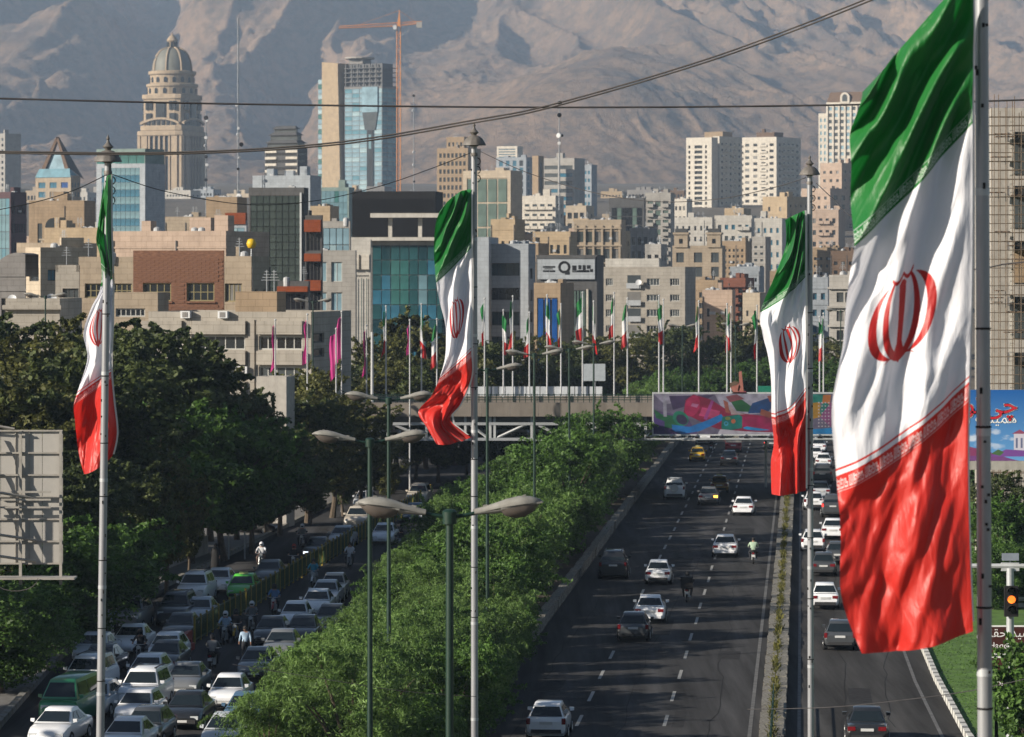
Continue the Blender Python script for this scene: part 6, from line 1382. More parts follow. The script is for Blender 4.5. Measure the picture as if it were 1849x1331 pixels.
# ------------------------------------------------------------------ vehicles
def paint(name, c, rough=.32): M[name] = mat(name, c, rough, var=.03, spec=.6, coat=.9); return M[name]
for n_, c in dict(white=(.80, .82, .85), silver=(.46, .49, .53), grey=(.16, .17, .18), dark=(.055, .06, .066), black=(.016, .017, .019), beige=(.46, .42, .36), lime=(.10, .52, .06), green=(.03, .22, .10), yellow=(.70, .42, .01), darkyellow=(.30, .16, .02), red=(.28, .02, .03), blue=(.06, .12, .20)).items(): paint('car_'+n_, c)
M['car_glass'] = mat('car_glass', (.012, .018, .022), .05, var=0, spec=.55)
M['tyre'] = mat('tyre', (.014, .014, .015), .85, var=.1); M['rim'] = mat('rim', (.34, .35, .36), .35, metal=.6, var=.05)
M['tail'] = mat('tail_lamp', (.16, .008, .012), .25, var=0); M['tail_on'] = mat('tail_lamp_lit', (.5, .02, .02), .25, var=0, emit=(1, .06, .05, 1.0)); M['amber_on'] = mat('indicator_lit', (.6, .25, .02), .3, var=0, emit=(1, .40, .04, 5))
M['head'] = mat('head_lamp', (.55, .58, .60), .12, var=0, spec=.8); M['head_on'] = mat('head_lamp_lit', (.8, .85, .9), .2, var=0, emit=(.9, .95, 1, 1.3))
M['plate'] = mat('licence_plate', (.55, .56, .56), .5, var=0); M['trim'] = mat('car_trim', (.03, .03, .032), .6, var=0); M['taxi_sign'] = mat('taxi_sign', (.7, .65, .3), .5, var=0)
def car_proto(kind):
    sp = dict(  # len, half width, belt z, roof z, roof rear/front y, glass base rear/front, nose z, tail z
        sedan=dict(L=4.35, w=.85, belt=.90, roof=1.41, gr=(-1.50, 1.15), rf=(-.72, .22), nose=.72, tail=.90),
        oldsedan=dict(L=4.0, w=.80, belt=.90, roof=1.42, gr=(-1.36, 1.02), rf=(-.82, .28), nose=.76, tail=.90),
        hatch=dict(L=3.85, w=.83, belt=.91, roof=1.44, gr=(-1.78, 1.10), rf=(-1.16, .22), nose=.74, tail=.94),
        suv=dict(L=4.45, w=.90, belt=1.12, roof=1.74, gr=(-2.10, 1.10), rf=(-1.85, .42), nose=.98, tail=1.10),
        van=dict(L=4.6, w=.85, belt=1.25, roof=2.02, gr=(-2.22, 1.95), rf=(-2.08, 1.30), nose=1.12, tail=1.22),
        pickup=dict(L=5.0, w=.88, belt=1.05, roof=1.72, gr=(-.15, 1.32), rf=(.0, .62), nose=.92, tail=1.0))[kind]
    L, w, bt, rz_, gr, rf = sp['L'], sp['w'], sp['belt'], sp['roof'], sp['gr'], sp['rf']; h = L/2
    r = thing('car', 'x', 'car')
    st = [(-h, w*.84, .40, sp['tail']-.16), (-h+.07, w*.95, .30, sp['tail']), (-h+.35, w*.985, .24, sp['tail']+.025), (gr[0]+.02, w, .20, bt+.01), ((gr[0]+gr[1])/2, w*1.01, .19, bt), (gr[1]-.02, w, .20, bt-.01), (gr[1]+.45*(h-gr[1]), w*.985, .21, bt-(bt-sp['nose'])*.38), (h-.22, w*.94, .24, sp['nose']), (h-.05, w*.86, .30, sp['nose']-.10), (h, w*.76, .36, sp['nose']-.20)]
    m = MB(); ringn = None; vs = []
    for (y, hw, zl, zt) in st:
        half = [(hw*.86, zl), (hw*.97, zl+.10), (hw, (zl+zt)*.5), (hw*.975, zt-.16), (hw*.93, zt-.045), (hw*.80, zt), (hw*.4, zt+.018)]
        ring = [(x, y, z) for x, z in half] + [(-x, y, z) for x, z in reversed(half)]
        vs += ring; ringn = len(ring)
    k = ringn; fs = [(i*k+j, i*k+(j+1) % k, (i+1)*k+(j+1) % k, (i+1)*k+j) for i in range(len(st)-1) for j in range(k)]
    fs += [tuple(range(k)), tuple(range(len(st)*k-1, (len(st)-1)*k-1, -1))]; m.add(vs, fs)
    # cabin: rounded frustum
    gb = w*.90; rb = w*.64; zc = rz_-.05
    def sec(y, hw, z): return [(hw, y, z), (-hw, y, z)]
    ci = [(gr[0], gb, bt-.02), (rf[0]-.10, rb+.02, zc-.06), (rf[0], rb, zc+.02), ((rf[0]+rf[1])/2, rb*1.01, rz_), (rf[1], rb, zc+.02), (rf[1]+.10, rb+.02, zc-.07), (gr[1], gb, bt-.02)]
    b0 = []
    for (y, hw, z) in ci: b0 += [(hw, y, z), (hw*.90, y, z+.035), (-hw*.90, y, z+.035), (-hw, y, z)]
    fs = [(i*4+j, (i+1)*4+j, (i+1)*4+j+1, i*4+j+1) for i in range(len(ci)-1) for j in range(3)]
    m.add(b0, fs)
    side = [ci[i] for i in range(len(ci))]
    for s in (1, -1):
        pts = [(s*hw, y, z) for (y, hw, z) in side]; m.add(pts, [tuple(range(len(pts)))])
    if kind == 'pickup': m.box(-w*.97, w*.97, -h+.05, -.2, .55, 1.08)
    bm = m.build('body', M['car_white'], r, smooth=38)
    def lerp(a, b, t): return a+(b-a)*t
    def slope_glass(y0, z0, w0, y1, z1, w1, nm, off):
        a, b_ = .10, .86; g = MB(); q = []
        for t, wd in ((a, .90), (b_, .90)):
            y, z, ww = lerp(y0, y1, t), lerp(z0, z1, t), lerp(w0, w1, t)*wd; q.append((ww, y, z))
        n = Vector((0, (z1-z0), -(y1-y0))).normalized()*(.016 if off > 0 else -.016)
        if (off > 0 and n.y < 0) or (off < 0 and n.y > 0): n = -n
        n.z = abs(n.z)
        (wa, ya, za), (wb, yb, zb) = q
        pts = [Vector(p)+n+Vector((0, 0, .03)) for p in ((-wa, ya, za), (wa, ya, za), (wb, yb, zb), (-wb, yb, zb))]
        g.add(pts+[p-n*.8 for p in pts], [(0,1,2,3) if off < 0 else (3,2,1,0), (0,4,5,1), (1,5,6,2), (2,6,7,3), (3,7,4,0)]); g.build(nm, M['car_glass'], r)
    slope_glass(gr[1], bt-.02, gb, rf[1]+.06, zc-.03, rb, 'windscreen', 1)
    slope_glass(gr[0], bt-.02, gb, rf[0]-.06, zc-.03, rb, 'rear_window', -1)
    for s in (1, -1):
        g = MB(); ym = (gr[0]+gr[1])/2
        for (ya, yb, ta, tb) in ((gr[0]+.42, ym-.04, rf[0]+.12, ym-.04), (ym+.04, gr[1]-.42, ym+.04, rf[1]-.08)):
            q = [(s*lerp(gb, rb, .10)+s*.018, ya, lerp(bt, zc, .10)), (s*lerp(gb, rb, .10)+s*.018, yb, lerp(bt, zc, .10)), (s*lerp(gb, rb, .84)+s*.022, tb, lerp(bt, zc, .84)), (s*lerp(gb, rb, .84)+s*.022, ta, lerp(bt, zc, .84))]
            g.add(q, [(0,1,2,3) if s > 0 else (3,2,1,0)])
        g.build('side_window', M['car_glass'], r)
    hl = sp['nose']
    for s in (1, -1):
        MB().box(s*w*.64-.17, s*w*.64+.15, h-.16, h-.018, hl-.25, hl-.10).build('headlight', M['head'], r)
        tz = sp['tail']
        if kind in ('suv', 'van', 'hatch'): MB().box(s*w*.86-.08, s*w*.86+.07, -h-.012, -h+.25, tz-.26, tz-.02).build('tail_light', M['tail'], r)
        else: MB().box(s*w*.72-.17, s*w*.72+.14, -h-.015, -h+.2, tz-.24, tz-.08).build('tail_light', M['tail'], r)
        MB().add([(s*w*.96, gr[1]-.30, bt+.02), (s*(w+.13), gr[1]-.34, bt+.05), (s*(w+.13), gr[1]-.34, bt+.17), (s*w*.93, gr[1]-.30, bt+.17), (s*w*.96, gr[1]-.20, bt+.02), (s*(w+.11), gr[1]-.22, bt+.05), (s*(w+.11), gr[1]-.22, bt+.17), (s*w*.93, gr[1]-.20, bt+.17)], [(0,1,2,3),(4,7,6,5),(0,4,5,1),(1,5,6,2),(2,6,7,3)]).build('mirror', M['car_white'], r)
        for y in (h-.86, -h+.84):
            q = MB(); q.ring(s*(w-.08), y, .31, 'x', .31, .22, 18, 0); q.ring(s*(w-.075), y, .31, 'x', .19, .235, 12, 1); q.build('wheel', [M['tyre'], M['rim']], r)
    for nm, y0, y1 in (('bumper', h-.20, h+.035), ('bumper', -h-.035, -h+.2)):
        q = MB(); q.add([(-w*.82, y0 if y0 > 0 else y1, .30), (w*.82, y0 if y0 > 0 else y1, .30), (w*.72, y1 if y0 > 0 else y0, .32), (-w*.72, y1 if y0 > 0 else y0, .32), (-w*.82, y0 if y0 > 0 else y1, .50), (w*.82, y0 if y0 > 0 else y1, .50), (w*.72, y1 if y0 > 0 else y0, .47), (-w*.72, y1 if y0 > 0 else y0, .47)], [(0,1,2,3),(4,7,6,5),(0,4,5,1),(1,5,6,2),(2,6,7,3),(3,7,4,0)]); q.build(nm, M['trim'], r)
    MB().box(-.26, .26, h+.005, h+.045, .36, .46).build('licence_plate', M['plate'], r)
    MB().box(-.26, .26, -h-.030, -h+.02, sp['tail']-.26, sp['tail']-.15).build('licence_plate', M['plate'], r)
    MB().box(-.42, .42, h-.06, h-.012, hl-.27, hl-.16).build('grille', M['trim'], r)
    if kind == 'suv': q = MB().ring(0, -h-.10, .95, 'y', .33, .20, 18); q.build('spare_wheel', M['plate'], r)
    if kind in ('suv',):
        for s in (1, -1): MB().box(s*rb*.88-.03, s*rb*.88+.03, rf[0]+.1, rf[1]-.1, rz_-.01, rz_+.05).build('roof_rail', M['trim'], r)
    return r
PR = {k: car_proto(k) for k in ('sedan', 'oldsedan', 'hatch', 'suv', 'van', 'pickup')}
LEN = dict(sedan=4.35, oldsedan=4.0, hatch=3.85, suv=4.45, van=4.6, pickup=5.0)
placed = set()
def car(px, yb, kind, color, away, label, group, yaw=0.0, lit=None, spare=True, cat=None):
    q = G(px, yb); rz = YAW + yaw + (0 if away else math.pi); d = LEN[kind]/2
    fwd = Vector((-math.sin(YAW+yaw), math.cos(YAW+yaw), 0)); loc = q + fwd*(d*.95)
    mats = {'body': M['car_'+color], 'mirror': M['car_'+color]}
    if color in ('white', 'silver', 'beige', 'yellow') and kind == 'sedan': mats['bumper'] = M['car_'+color]
    if lit == 'head': mats['headlight'] = M['head_on']
    if lit == 'brake': mats['tail_light'] = M['tail_on']
    skip = () if (kind != 'suv' or spare) else ('spare_wheel',)
    nm = {'suv': 'suv', 'van': 'minibus', 'pickup': 'pickup_truck'}.get(kind, 'car')
    c = dup(PR[kind], loc, rz, label, group, mats=mats, skip=skip); c.name = nm; c['category'] = cat or {'suv': 'suv', 'van': 'minibus', 'pickup': 'pickup'}.get(kind, 'car')
    if lit == 'amber':
        for ch in c.children:
            if ch.name.startswith('tail_light') and ch.data.vertices[0].co.x > 0: ch.material_slots[0].link = 'OBJECT'; ch.material_slots[0].material = M['amber_on']
    if color in ('yellow', 'darkyellow', 'lime', 'green') and kind != 'van':
        MB().box(-.25, .25, -.06, .06, {'sedan': 1.43, 'oldsedan': 1.43, 'hatch': 1.45}[kind], 1.56).build('taxi_sign', M['taxi_sign'], c)
    return c
ga, gb_, gl_ = 'cars driving away on the highway', 'cars driving away on the right carriageway', 'cars queuing in the left street'
HW = [(986, 1338, 'hatch', 'white', 'white hatchback nearest at the bottom of the highway', None), (1143, 1160, 'hatch', 'dark', 'dark grey hatchback tailing a white sedan on the highway', None), (1173, 1127, 'sedan', 'white', 'white sedan just ahead of the dark grey hatchback', None), (1188, 1057, 'oldsedan', 'white', 'old white sedan left of the rider with the black box', None),
      (1107, 1047, 'suv', 'black', 'black car hugging the shaded barrier lane of the highway', None), (1309, 1007, 'sedan', 'white', 'white sedan beside the rider in a pale green shirt', None), (1342, 932, 'sedan', 'white', 'white sedan just past the overpass shadow', None), (1279, 913, 'sedan', 'grey', 'grey sedan with its right orange indicator lit', 'amber'), (1299, 891, 'oldsedan', 'darkyellow', 'dull yellow taxi in the overpass shadow', None),
      (1218, 902, 'suv', 'white', 'white off-roader with a spare wheel on its back', None), (1259, 834, 'oldsedan', 'yellow', 'bright yellow taxi under the overpass', None), (1316, 841, 'sedan', 'dark', 'dark sedan behind the red and white pickup', None), (1324, 818, 'pickup', 'red', 'red pickup with a pale load just below the hoarding', None), (1271, 803, 'suv', 'white', 'white vehicle just below the left part of the hoarding', None), (1393, 812, 'sedan', 'dark', 'dark car half hidden by the tail of the right middle flag', 'brake')]
for px, yb, k_, c_, lb, lit in HW: car(px, yb, k_, c_, True, lb, ga, lit=lit, yaw=R.uniform(-.015, .015), spare=(px == 1218))
RC = [(1490, 1102, 'oldsedan', 'white', 'white sedan just right of the slim pole', None), (1517, 1176, 'hatch', 'dark', 'dark grey hatchback beside the lower edge of the big flag', None), (1487, 1042, 'oldsedan', 'dark', 'dark grey old sedan behind the slim pole', None), (1566, 1349, 'sedan', 'black', 'black sedan cut off at the bottom right of the carriageway', None), (1468, 997, 'hatch', 'white', 'white hatchback partly behind the slim pole', None),
      (1504, 975, 'sedan', 'white', 'white sedan beside the edge of the big flag, ahead of a dark sedan', None), (1513, 1021, 'sedan', 'dark', 'dark sedan half hidden by the big flag', None), (1470, 922, 'hatch', 'white', 'white hatchback in front of a silver sedan near the overpass shadow', None), (1504, 935, 'suv', 'dark', 'dark car with red brake lights beside the big flag', 'brake'), (1482, 902, 'sedan', 'silver', 'silver sedan in the overpass shadow right of the pole', None),
      (1485, 874, 'suv', 'dark', 'dark off-roader ahead of the silver sedan', None), (1487, 846, 'oldsedan', 'white', 'white old sedan ahead of the dark off-roader', None), (1471, 833, 'hatch', 'white', 'small white hatchback close to the slim pole under the hoarding', None), (1478, 818, 'sedan', 'white', 'farthest white sedan but one, below the right part of the hoarding', None), (1471, 805, 'sedan', 'silver', 'farthest silver sedan below the right part of the hoarding', None)]
for px, yb, k_, c_, lb, lit in RC: car(px, yb, k_, c_, True, lb, gb_, lit=lit, yaw=R.uniform(-.02, .02), spare=False)
LS = [(388, 1074, 'sedan', 'white', 'white sedan at the far end of the left lane, behind a white crossover', 0, None), (344, 1093, 'suv', 'white', 'white crossover by the striped kerb', 0, None), (433, 1086, 'hatch', 'lime', 'bright green taxi beside the railing', .02, None), (481, 1058, 'sedan', 'grey', 'grey sedan behind the bright green taxi', .02, None), (309, 1134, 'suv', 'dark', 'dark off-roader behind a silver sedan in the left street', 0, None), (352, 1132, 'sedan', 'silver', 'silver sedan close to the green railing', 0, None), (318, 1163, 'sedan', 'dark', 'dark grey sedan beside the red barrier', 0, None),
      (224, 1142, 'suv', 'grey', 'grey off-roader behind the white wide sedan', 0, None), (228, 1186, 'sedan', 'white', 'wide white sedan right of the leftmost pole', .0, None), (293, 1203, 'hatch', 'white', 'white hatchback with its headlights lit', 0, 'head'), (158, 1202, 'sedan', 'silver', 'silver car with a dark car before it, left of the leftmost pole', -.03, None), (168, 1226, 'sedan', 'dark', 'dark sedan left of the leftmost pole', -.04, None), (290, 1218, 'sedan', 'dark', 'dark low sedan in front of the lit white hatchback', 0, None),
      (257, 1246, 'hatch', 'white', 'white hatchback with small marks on its bonnet', -.02, None), (326, 1262, 'sedan', 'grey', 'grey sedan between the white hatchback and a black sedan', 0, None), (142, 1262, 'suv', 'white', 'white off-roader behind the green minibus', -.05, None), (244, 1288, 'suv', 'white', 'white car with large mirrors, third from the bottom', -.03, None), (327, 1320, 'sedan', 'black', 'black sedan with pale headlights near the bottom', -.01, None), (237, 1316, 'hatch', 'white', 'white hatchback squeezed beside the black sedan', -.03, None), (104, 1318, 'van', 'green', 'green minibus in the kerb lane', -.07, None),
      (158, 1298, 'hatch', 'silver', 'silver hatchback between the green minibus and the leftmost pole', -.06, None), (83, 1352, 'sedan', 'white', 'white sedan in the bottom left corner', -.08, None), (252, 1352, 'hatch', 'dark', 'dark hatchback at the bottom right of the leftmost pole', -.03, None), (213, 1372, 'sedan', 'white', 'white car roof cut off at the bottom edge', -.04, None), (404, 1285, 'oldsedan', 'white', 'white old sedan with a dark bumper beside the hedge', 0, None), (434, 1322, 'sedan', 'blue', 'dark blue sedan half under the hedge', 0, None), (396, 1364, 'sedan', 'silver', 'pale sedan at the bottom edge beside the hedge', 0, None), (458, 1232, 'sedan', 'grey', 'grey sedan partly under the hedge tips', .02, None),
      (484, 1170, 'sedan', 'dark', 'dark sedan right of the walking man', .02, None), (528, 1140, 'oldsedan', 'white', 'white sedan in the middle of the lane beside the hedge', .02, None), (541, 1168, 'sedan', 'dark', 'dark sedan beside the hedge, ahead of a white one', .02, None), (568, 1116, 'sedan', 'white', 'white sedan with a clear bonnet in the hedge lane', .03, None), (584, 1098, 'sedan', 'silver', 'silver sedan behind the clear white one', .03, None), (599, 1084, 'oldsedan', 'beige', 'beige white sedan last in the hedge lane', .03, None), (502, 1196, 'sedan', 'grey', 'grey sedan under the hedge below a dark one', .02, None), (592, 1146, 'sedan', 'dark', 'dark car mostly behind the hedge leaves', .02, None),
      (567, 1013, 'sedan', 'dark', 'dark sedan with lit headlights beyond the railing', .0, 'head'), (613, 990, 'sedan', 'silver', 'silver blue sedan behind the lit dark sedan', .0, None), (641, 960, 'suv', 'beige', 'pale off-roader in deep shade up the left street', .0, None), (655, 920, 'sedan', 'silver', 'small pale car in deep shade under the trees', 0, None), (752, 915, 'suv', 'beige', 'pale off-roader roof seen above the near lamp arm', .0, None), (690, 985, 'sedan', 'white', 'white car showing between the hedge and a lamp pole', .0, None), (745, 945, 'sedan', 'blue', 'blue car far up the hedge lane', .0, None)]
for px, yb, k_, c_, lb, ya, lit in LS: car(px, yb, k_, c_, False, lb, gl_, yaw=ya, lit=lit, spare=False)
c = car(446, 968, 'sedan', 'black', False, 'black sedan parked side on in shade behind the square sign', 'cars queuing in the left street'); c.rotation_euler.z += 1.35
c = car(800, 835, 'van', 'blue', False, 'dim bluish bus shape in shade under the overpass', 'cars queuing in the left street'); c.scale = (1.3, 1.8, 1.4)
for o in PR.values():
    for ch in list(o.children): bpy.data.objects.remove(ch)
    bpy.data.objects.remove(o)
# ------------------------------------------------------------------ people and motorcycles
M['skin'] = mat('skin', (.34, .19, .13), .6, var=.05); M['hair'] = mat('hair', (.012, .010, .009), .7, var=0)
def fab(n_, c): M[n_] = mat(n_, c, .85, var=.12, scale=6); return M[n_]
for n_, c in dict(f_white=(.62, .64, .68), f_cyan=(.04, .30, .42), f_blue=(.10, .22, .42), f_lblue=(.34, .46, .60), f_dark=(.02, .022, .028), f_black=(.008, .008, .009), f_mint=(.36, .48, .36), f_grey=(.18, .19, .20), f_red=(.30, .05, .04), f_brown=(.09, .06, .05)).items(): fab(n_, c)
def figure(pose):
    # joints with radii, one connected skeleton grown into one surface
    J = {}; E = []
    def ch(*names):
        for a, b in zip(names[:-1], names[1:]): E.append((a, b))
    if pose == 'stand' or pose == 'walk':
        st = .16 if pose == 'walk' else .04
        J.update(pel=((0, 0, .95), .15), wa=((0, 0, 1.10), .135), chest=((0, .01, 1.32), .16), nk=((0, .01, 1.47), .065), hd=((0, .03, 1.58), .095), top=((0, .02, 1.70), .085),
                 hL=((.10, 0, .88), .115), kL=((.11, st+.03, .48), .075), aL=((.11, st*.9-.03, .09), .05), tL=((.12, st+.13, .045), .045), hR=((-.10, 0, .88), .115), kR=((-.11, -st*.4+.04, .48), .075), aR=((-.11, -st*1.5, .10), .05), tR=((-.12, -st*1.5+.15, .045), .045),
                 sL=((.20, 0, 1.40), .075), eL=((.25, -st*.7, 1.12), .052), wL=((.26, -st+.10, .88), .036), gL=((.26, -st+.14, .79), .04), sR=((-.20, 0, 1.40), .075), eR=((-.25, st*.7, 1.12), .052), wR=((-.26, st+.10, .90), .036), gR=((-.26, st+.14, .81), .04))
    else:                                # astride a motorcycle, hands on the bars
        J.update(pel=((0, -.12, .86), .16), wa=((0, -.10, 1.02), .14), chest=((0, -.02, 1.24), .165), nk=((0, .02, 1.39), .065), hd=((0, .05, 1.50), .095), top=((0, .05, 1.62), .085),
                 hL=((.14, -.04, .82), .115), kL=((.26, .34, .72), .082), aL=((.20, .20, .30), .05), tL=((.21, .33, .26), .045), hR=((-.14, -.04, .82), .115), kR=((-.26, .34, .72), .082), aR=((-.20, .20, .30), .05), tR=((-.21, .33, .26), .045),
                 sL=((.21, -.01, 1.32), .075), eL=((.32, .20, 1.10), .052), wL=((.30, .44, 1.04), .036), gL=((.29, .51, 1.03), .04), sR=((-.21, -.01, 1.32), .075), eR=((-.32, .20, 1.10), .052), wR=((-.30, .44, 1.04), .036), gR=((-.29, .51, 1.03), .04))
    ch('pel', 'wa', 'chest', 'nk', 'hd', 'top')
    for s in 'LR': ch('pel', 'h'+s, 'k'+s, 'a'+s, 't'+s); ch('chest', 's'+s, 'e'+s, 'w'+s, 'g'+s)
    names = list(J); me = bpy.data.meshes.new('body'); me.from_pydata([J[n][0] for n in names], [(names.index(a), names.index(b)) for a, b in E], [])
    o = bpy.data.objects.new('tmp', me); COL.objects.link(o); o.modifiers.new('s', 'SKIN'); sb = o.modifiers.new('d', 'SUBSURF'); sb.levels = 1
    for i, n in enumerate(names):
        q = me.skin_vertices[0].data[i]; q.radius = (J[n][1],)*2; q.use_root = (n == 'pel')
    me2 = bpy.data.meshes.new_from_object(o.evaluated_get(bpy.context.evaluated_depsgraph_get())); bpy.data.objects.remove(o); me2.name = 'body'
    me2.materials.clear()
    for k in range(3): me2.materials.append(M['skin'])
    up = {'nk': 0, 'hd': 0, 'top': 0, 'wL': 0, 'wR': 0, 'gL': 0, 'gR': 0, 'wa': 1, 'chest': 1, 'sL': 1, 'sR': 1, 'eL': 1, 'eR': 1}
    me2.materials[0] = M['skin']
    zn = J['nk'][0][2]
    for p in me2.polygons:
        c = p.center; best = min(names, key=lambda n: (Vector(J[n][0])-c).length/ (J[n][1]+.12)); p.material_index = up.get(best, 2); p.use_smooth = True
    return me2, Vector(J['hd'][0])
FG = {p: figure(p) for p in ('stand', 'walk', 'ride')}
def person(label, loc, rz, pose, shirt, legs, head='hair', group=None, s=1.0):
    me, hd = FG[pose]; r = thing('person', label, 'person', loc, rz, group)
    if s != 1: r.scale = (s,)*3
    b = link('body', me, r)
    for k, m_ in ((1, shirt), (2, legs)): b.material_slots[k].link = 'OBJECT'; b.material_slots[k].material = M[m_]
    q = MB()
    if head == 'hair':
        q.lathe([(.098, -.02), (.112, .04), (.105, .10), (.06, .155), (.005, .17)], 14, c=(hd.x, hd.y-.015, hd.z+.02)); q.build('hair', M['hair'], r, smooth=60)
    else:
        q.lathe([(.10, -.10), (.135, -.02), (.145, .06), (.115, .14), (.05, .185), (.005, .19)], 14, c=(hd.x, hd.y-.01, hd.z+.02)); q.build('helmet', M[head], r, smooth=60)
        MB().box(hd.x-.085, hd.x+.085, hd.y+.10, hd.y+.145, hd.z-.02, hd.z+.07).build('visor', M['car_glass'], r)
    f = MB(); f.cb((hd.x, hd.y+.10, hd.z+.02), (.03, .04, .05)); 
    f.build('nose', M['skin'], r)
    return r
def moto_proto():
    r = thing('motorcycle', 'x', 'motorcycle')
    for y in (.66, -.62):
        q = MB(); q.ring(0, y, .30, 'x', .30, .11, 20); q.build('wheel', M['tyre'], r); q = MB(); q.lathe([(.02, -.04), (.02, .04)], 8); 
        h = MB(); h.ring(0, y, .30, 'x', .07, .14, 10); h.build('hub', M['rim'], r)
    b = MB(); b.tube([(0, -.05, .62), (0, .12, .72), (0, .34, .76), (0, .46, .68)], [.12, .15, .14, .07], 12); b.build('fuel_tank', M['car_dark'], r, smooth=50)
    b = MB(); b.tube([(0, .40, .78), (0, .10, .40), (0, -.20, .36), (0, -.62, .30)], .04, 8); b.tube([(0, .12, .66), (0, -.45, .64), (0, -.80, .72)], .035, 8); b.build('frame', M['black'], r)
    b = MB(); b.cb((0, .02, .40), (.26, .34, .30)); b.lathe([(.11, -.13), (.12, 0), (.11, .13)], 12, c=(0, .10, .55)); b.build('engine', M['steel'], r)
    b = MB(); b.tube([(0, .06, .70), (0, -.2, .75), (0, -.62, .78), (0, -.82, .80)], [.10, .13, .13, .06], 10); b.build('seat', M['black'], r, smooth=50)
    for s in (-1, 1): MB().tube([(s*.09, .66, .30), (s*.09, .44, .88)], .028, 8).build('fork', M['rim'], r)
    MB().tube([(-.36, .40, 1.02), (-.2, .46, .98), (.2, .46, .98), (.36, .40, 1.02)], .018, 8).build('handlebar', M['steel'], r)
    MB().lathe([(.05, -.09), (.09, -.03), (.10, .04)], 14).build('headlight', M['head'], r, loc=(0, .60, .86)).rotation_euler = (-math.pi/2, 0, 0)
    MB().box(-.07, .07, -.90, -.84, .66, .76).build('tail_light', M['tail'], r); MB().box(-.10, .10, -.93, -.91, .48, .62).build('licence_plate', M['plate'], r)
    MB().tube([(.12, .1, .34), (.16, -.3, .30), (.17, -.75, .36)], [.03, .05, .055], 10).build('exhaust', M['rim'], r)
    for s in (-1, 1): q = MB(); q.tube([(s*.3, .42, 1.0), (s*.34, .38, 1.16)], .01, 6); q.cb((s*.36, .37, 1.19), (.11, .03, .08)); q.build('mirror', M['black'], r)
    b = MB(); b.tube([(0, .96, .40), (0, .82, .58), (0, .60, .62), (0, .44, .56)], .06, 8); b.build('mudguard', M['car_dark'], r)
    return r
MP = moto_proto()
def rider(px, yb, away, color, shirt, legs, head, what, where, box=None, yaw=0):
    q = G(px, yb); rz = YAW+yaw+(0 if away else math.pi); fw = Vector((-math.sin(YAW), math.cos(YAW), 0)); loc = q+fw*.85
    c = dup(MP, loc, rz, f'motorcycle under the {what} {where}', 'motorcycles among the traffic', mats={'fuel_tank': M['car_'+color], 'mudguard': M['car_'+color]}, skip=('exhaust',) if False else ()); c.name = 'motorcycle'
    person(f'{what} riding {where}', loc, rz, 'ride', shirt, legs, head, 'people on motorcycles')
    if box:
        b = thing('delivery_box', f'{box} strapped behind the {what} {where}', 'box', loc+Vector((0, 0, .84)), rz); MB().box(-.34, .34, -.98, -.42, .0, .58).build('case', M['black'], b); MB().box(-.36, .36, -1.0, -.40, .58, .66).build('lid', M['f_dark'], b)
rider(1360, 1019, True, 'dark', 'f_mint', 'f_dark', 'hair', 'man in a pale green shirt', 'beside the white highway sedan')
rider(1240, 1088, True, 'black', 'f_dark', 'f_dark', 'f_black', 'dark clad rider', 'right of the old white sedan', 'large black box')
rider(1284, 817, True, 'black', 'f_dark', 'f_dark', 'f_black', 'dark small rider', 'under the left of the hoarding')
rider(629, 1028, False, 'dark', 'f_white', 'f_dark', 'hair', 'man in a white shirt', 'right of the railing, far up the street')
rider(563, 1061, False, 'white', 'f_cyan', 'f_grey', 'hair', 'man in a cyan shirt', 'by the railing')
rider(528, 1032, False, 'dark', 'f_dark', 'f_dark', 'f_red', 'dark rider', 'beyond the bright green taxi')
rider(469, 1028, False, 'dark', 'f_white', 'f_brown', 'f_white', 'rider with a pale load', 'near the walker in black', None)
rider(543, 992, False, 'black', 'f_grey', 'f_dark', 'f_white', 'grey rider', 'left of the lit dark sedan')
rider(492, 1112, False, 'red', 'f_blue', 'f_dark', 'f_dark', 'man in a dark blue shirt', 'just right of the railing')
rider(403, 1166, False, 'dark', 'f_lblue', 'f_dark', 'f_white', 'man in a light blue shirt', 'near the red barrier')
rider(422, 1162, False, 'yellow', 'f_dark', 'f_dark', 'f_dark', 'man in black', 'beside the red barrier')
rider(451, 1146, False, 'black', 'f_grey', 'f_dark', 'f_white', 'man with a pale scarf', 'last of the three near the red barrier')
rider(379, 1212, True, 'black', 'f_grey', 'f_dark', 'f_dark', 'rider with his back turned', 'below the red barrier')
rider(248, 1202, False, 'black', 'f_dark', 'f_dark', 'f_black', 'dark helmeted rider', 'left of the lit white hatchback')
rider(196, 1152, False, 'dark', 'f_lblue', 'f_dark', 'hair', 'man in a light shirt', 'beside the leftmost pole')
rider(722, 1000, False, 'dark', 'f_dark', 'f_dark', 'f_dark', 'shaded rider', 'between two lamp poles')
person('walker in a white and blue shirt crossing between the motorcycles', G(443, 1195), YAW+.3+math.pi*.0, 'walk', 'f_lblue', 'f_dark', 'hair', None)
person('officer in a pale blue shirt standing on the left pavement', G(68, 1200), 2.6, 'stand', 'f_lblue', 'f_black', 'f_white', None)
person('man in a dull jacket standing by a car left of the pole', G(170, 1160), 2.9, 'stand', 'f_mint', 'f_dark', 'hair', None)
r = person('person in a long black cloak walking on the left pavement', G(390, 1031), 3.0, 'stand', 'f_black', 'f_black', 'hair', None)
MB().lathe([(.34, .03), (.33, .5), (.29, .95), (.27, 1.25), (.22, 1.42), (.12, 1.50), (.13, 1.62), (.10, 1.72), (.02, 1.75)], 18, mod=lambda t: 1+.04*math.sin(7*t)).build('cloak', M['f_black'], r, smooth=60)
for ch in list(MP.children): bpy.data.objects.remove(ch)
bpy.data.objects.remove(MP)
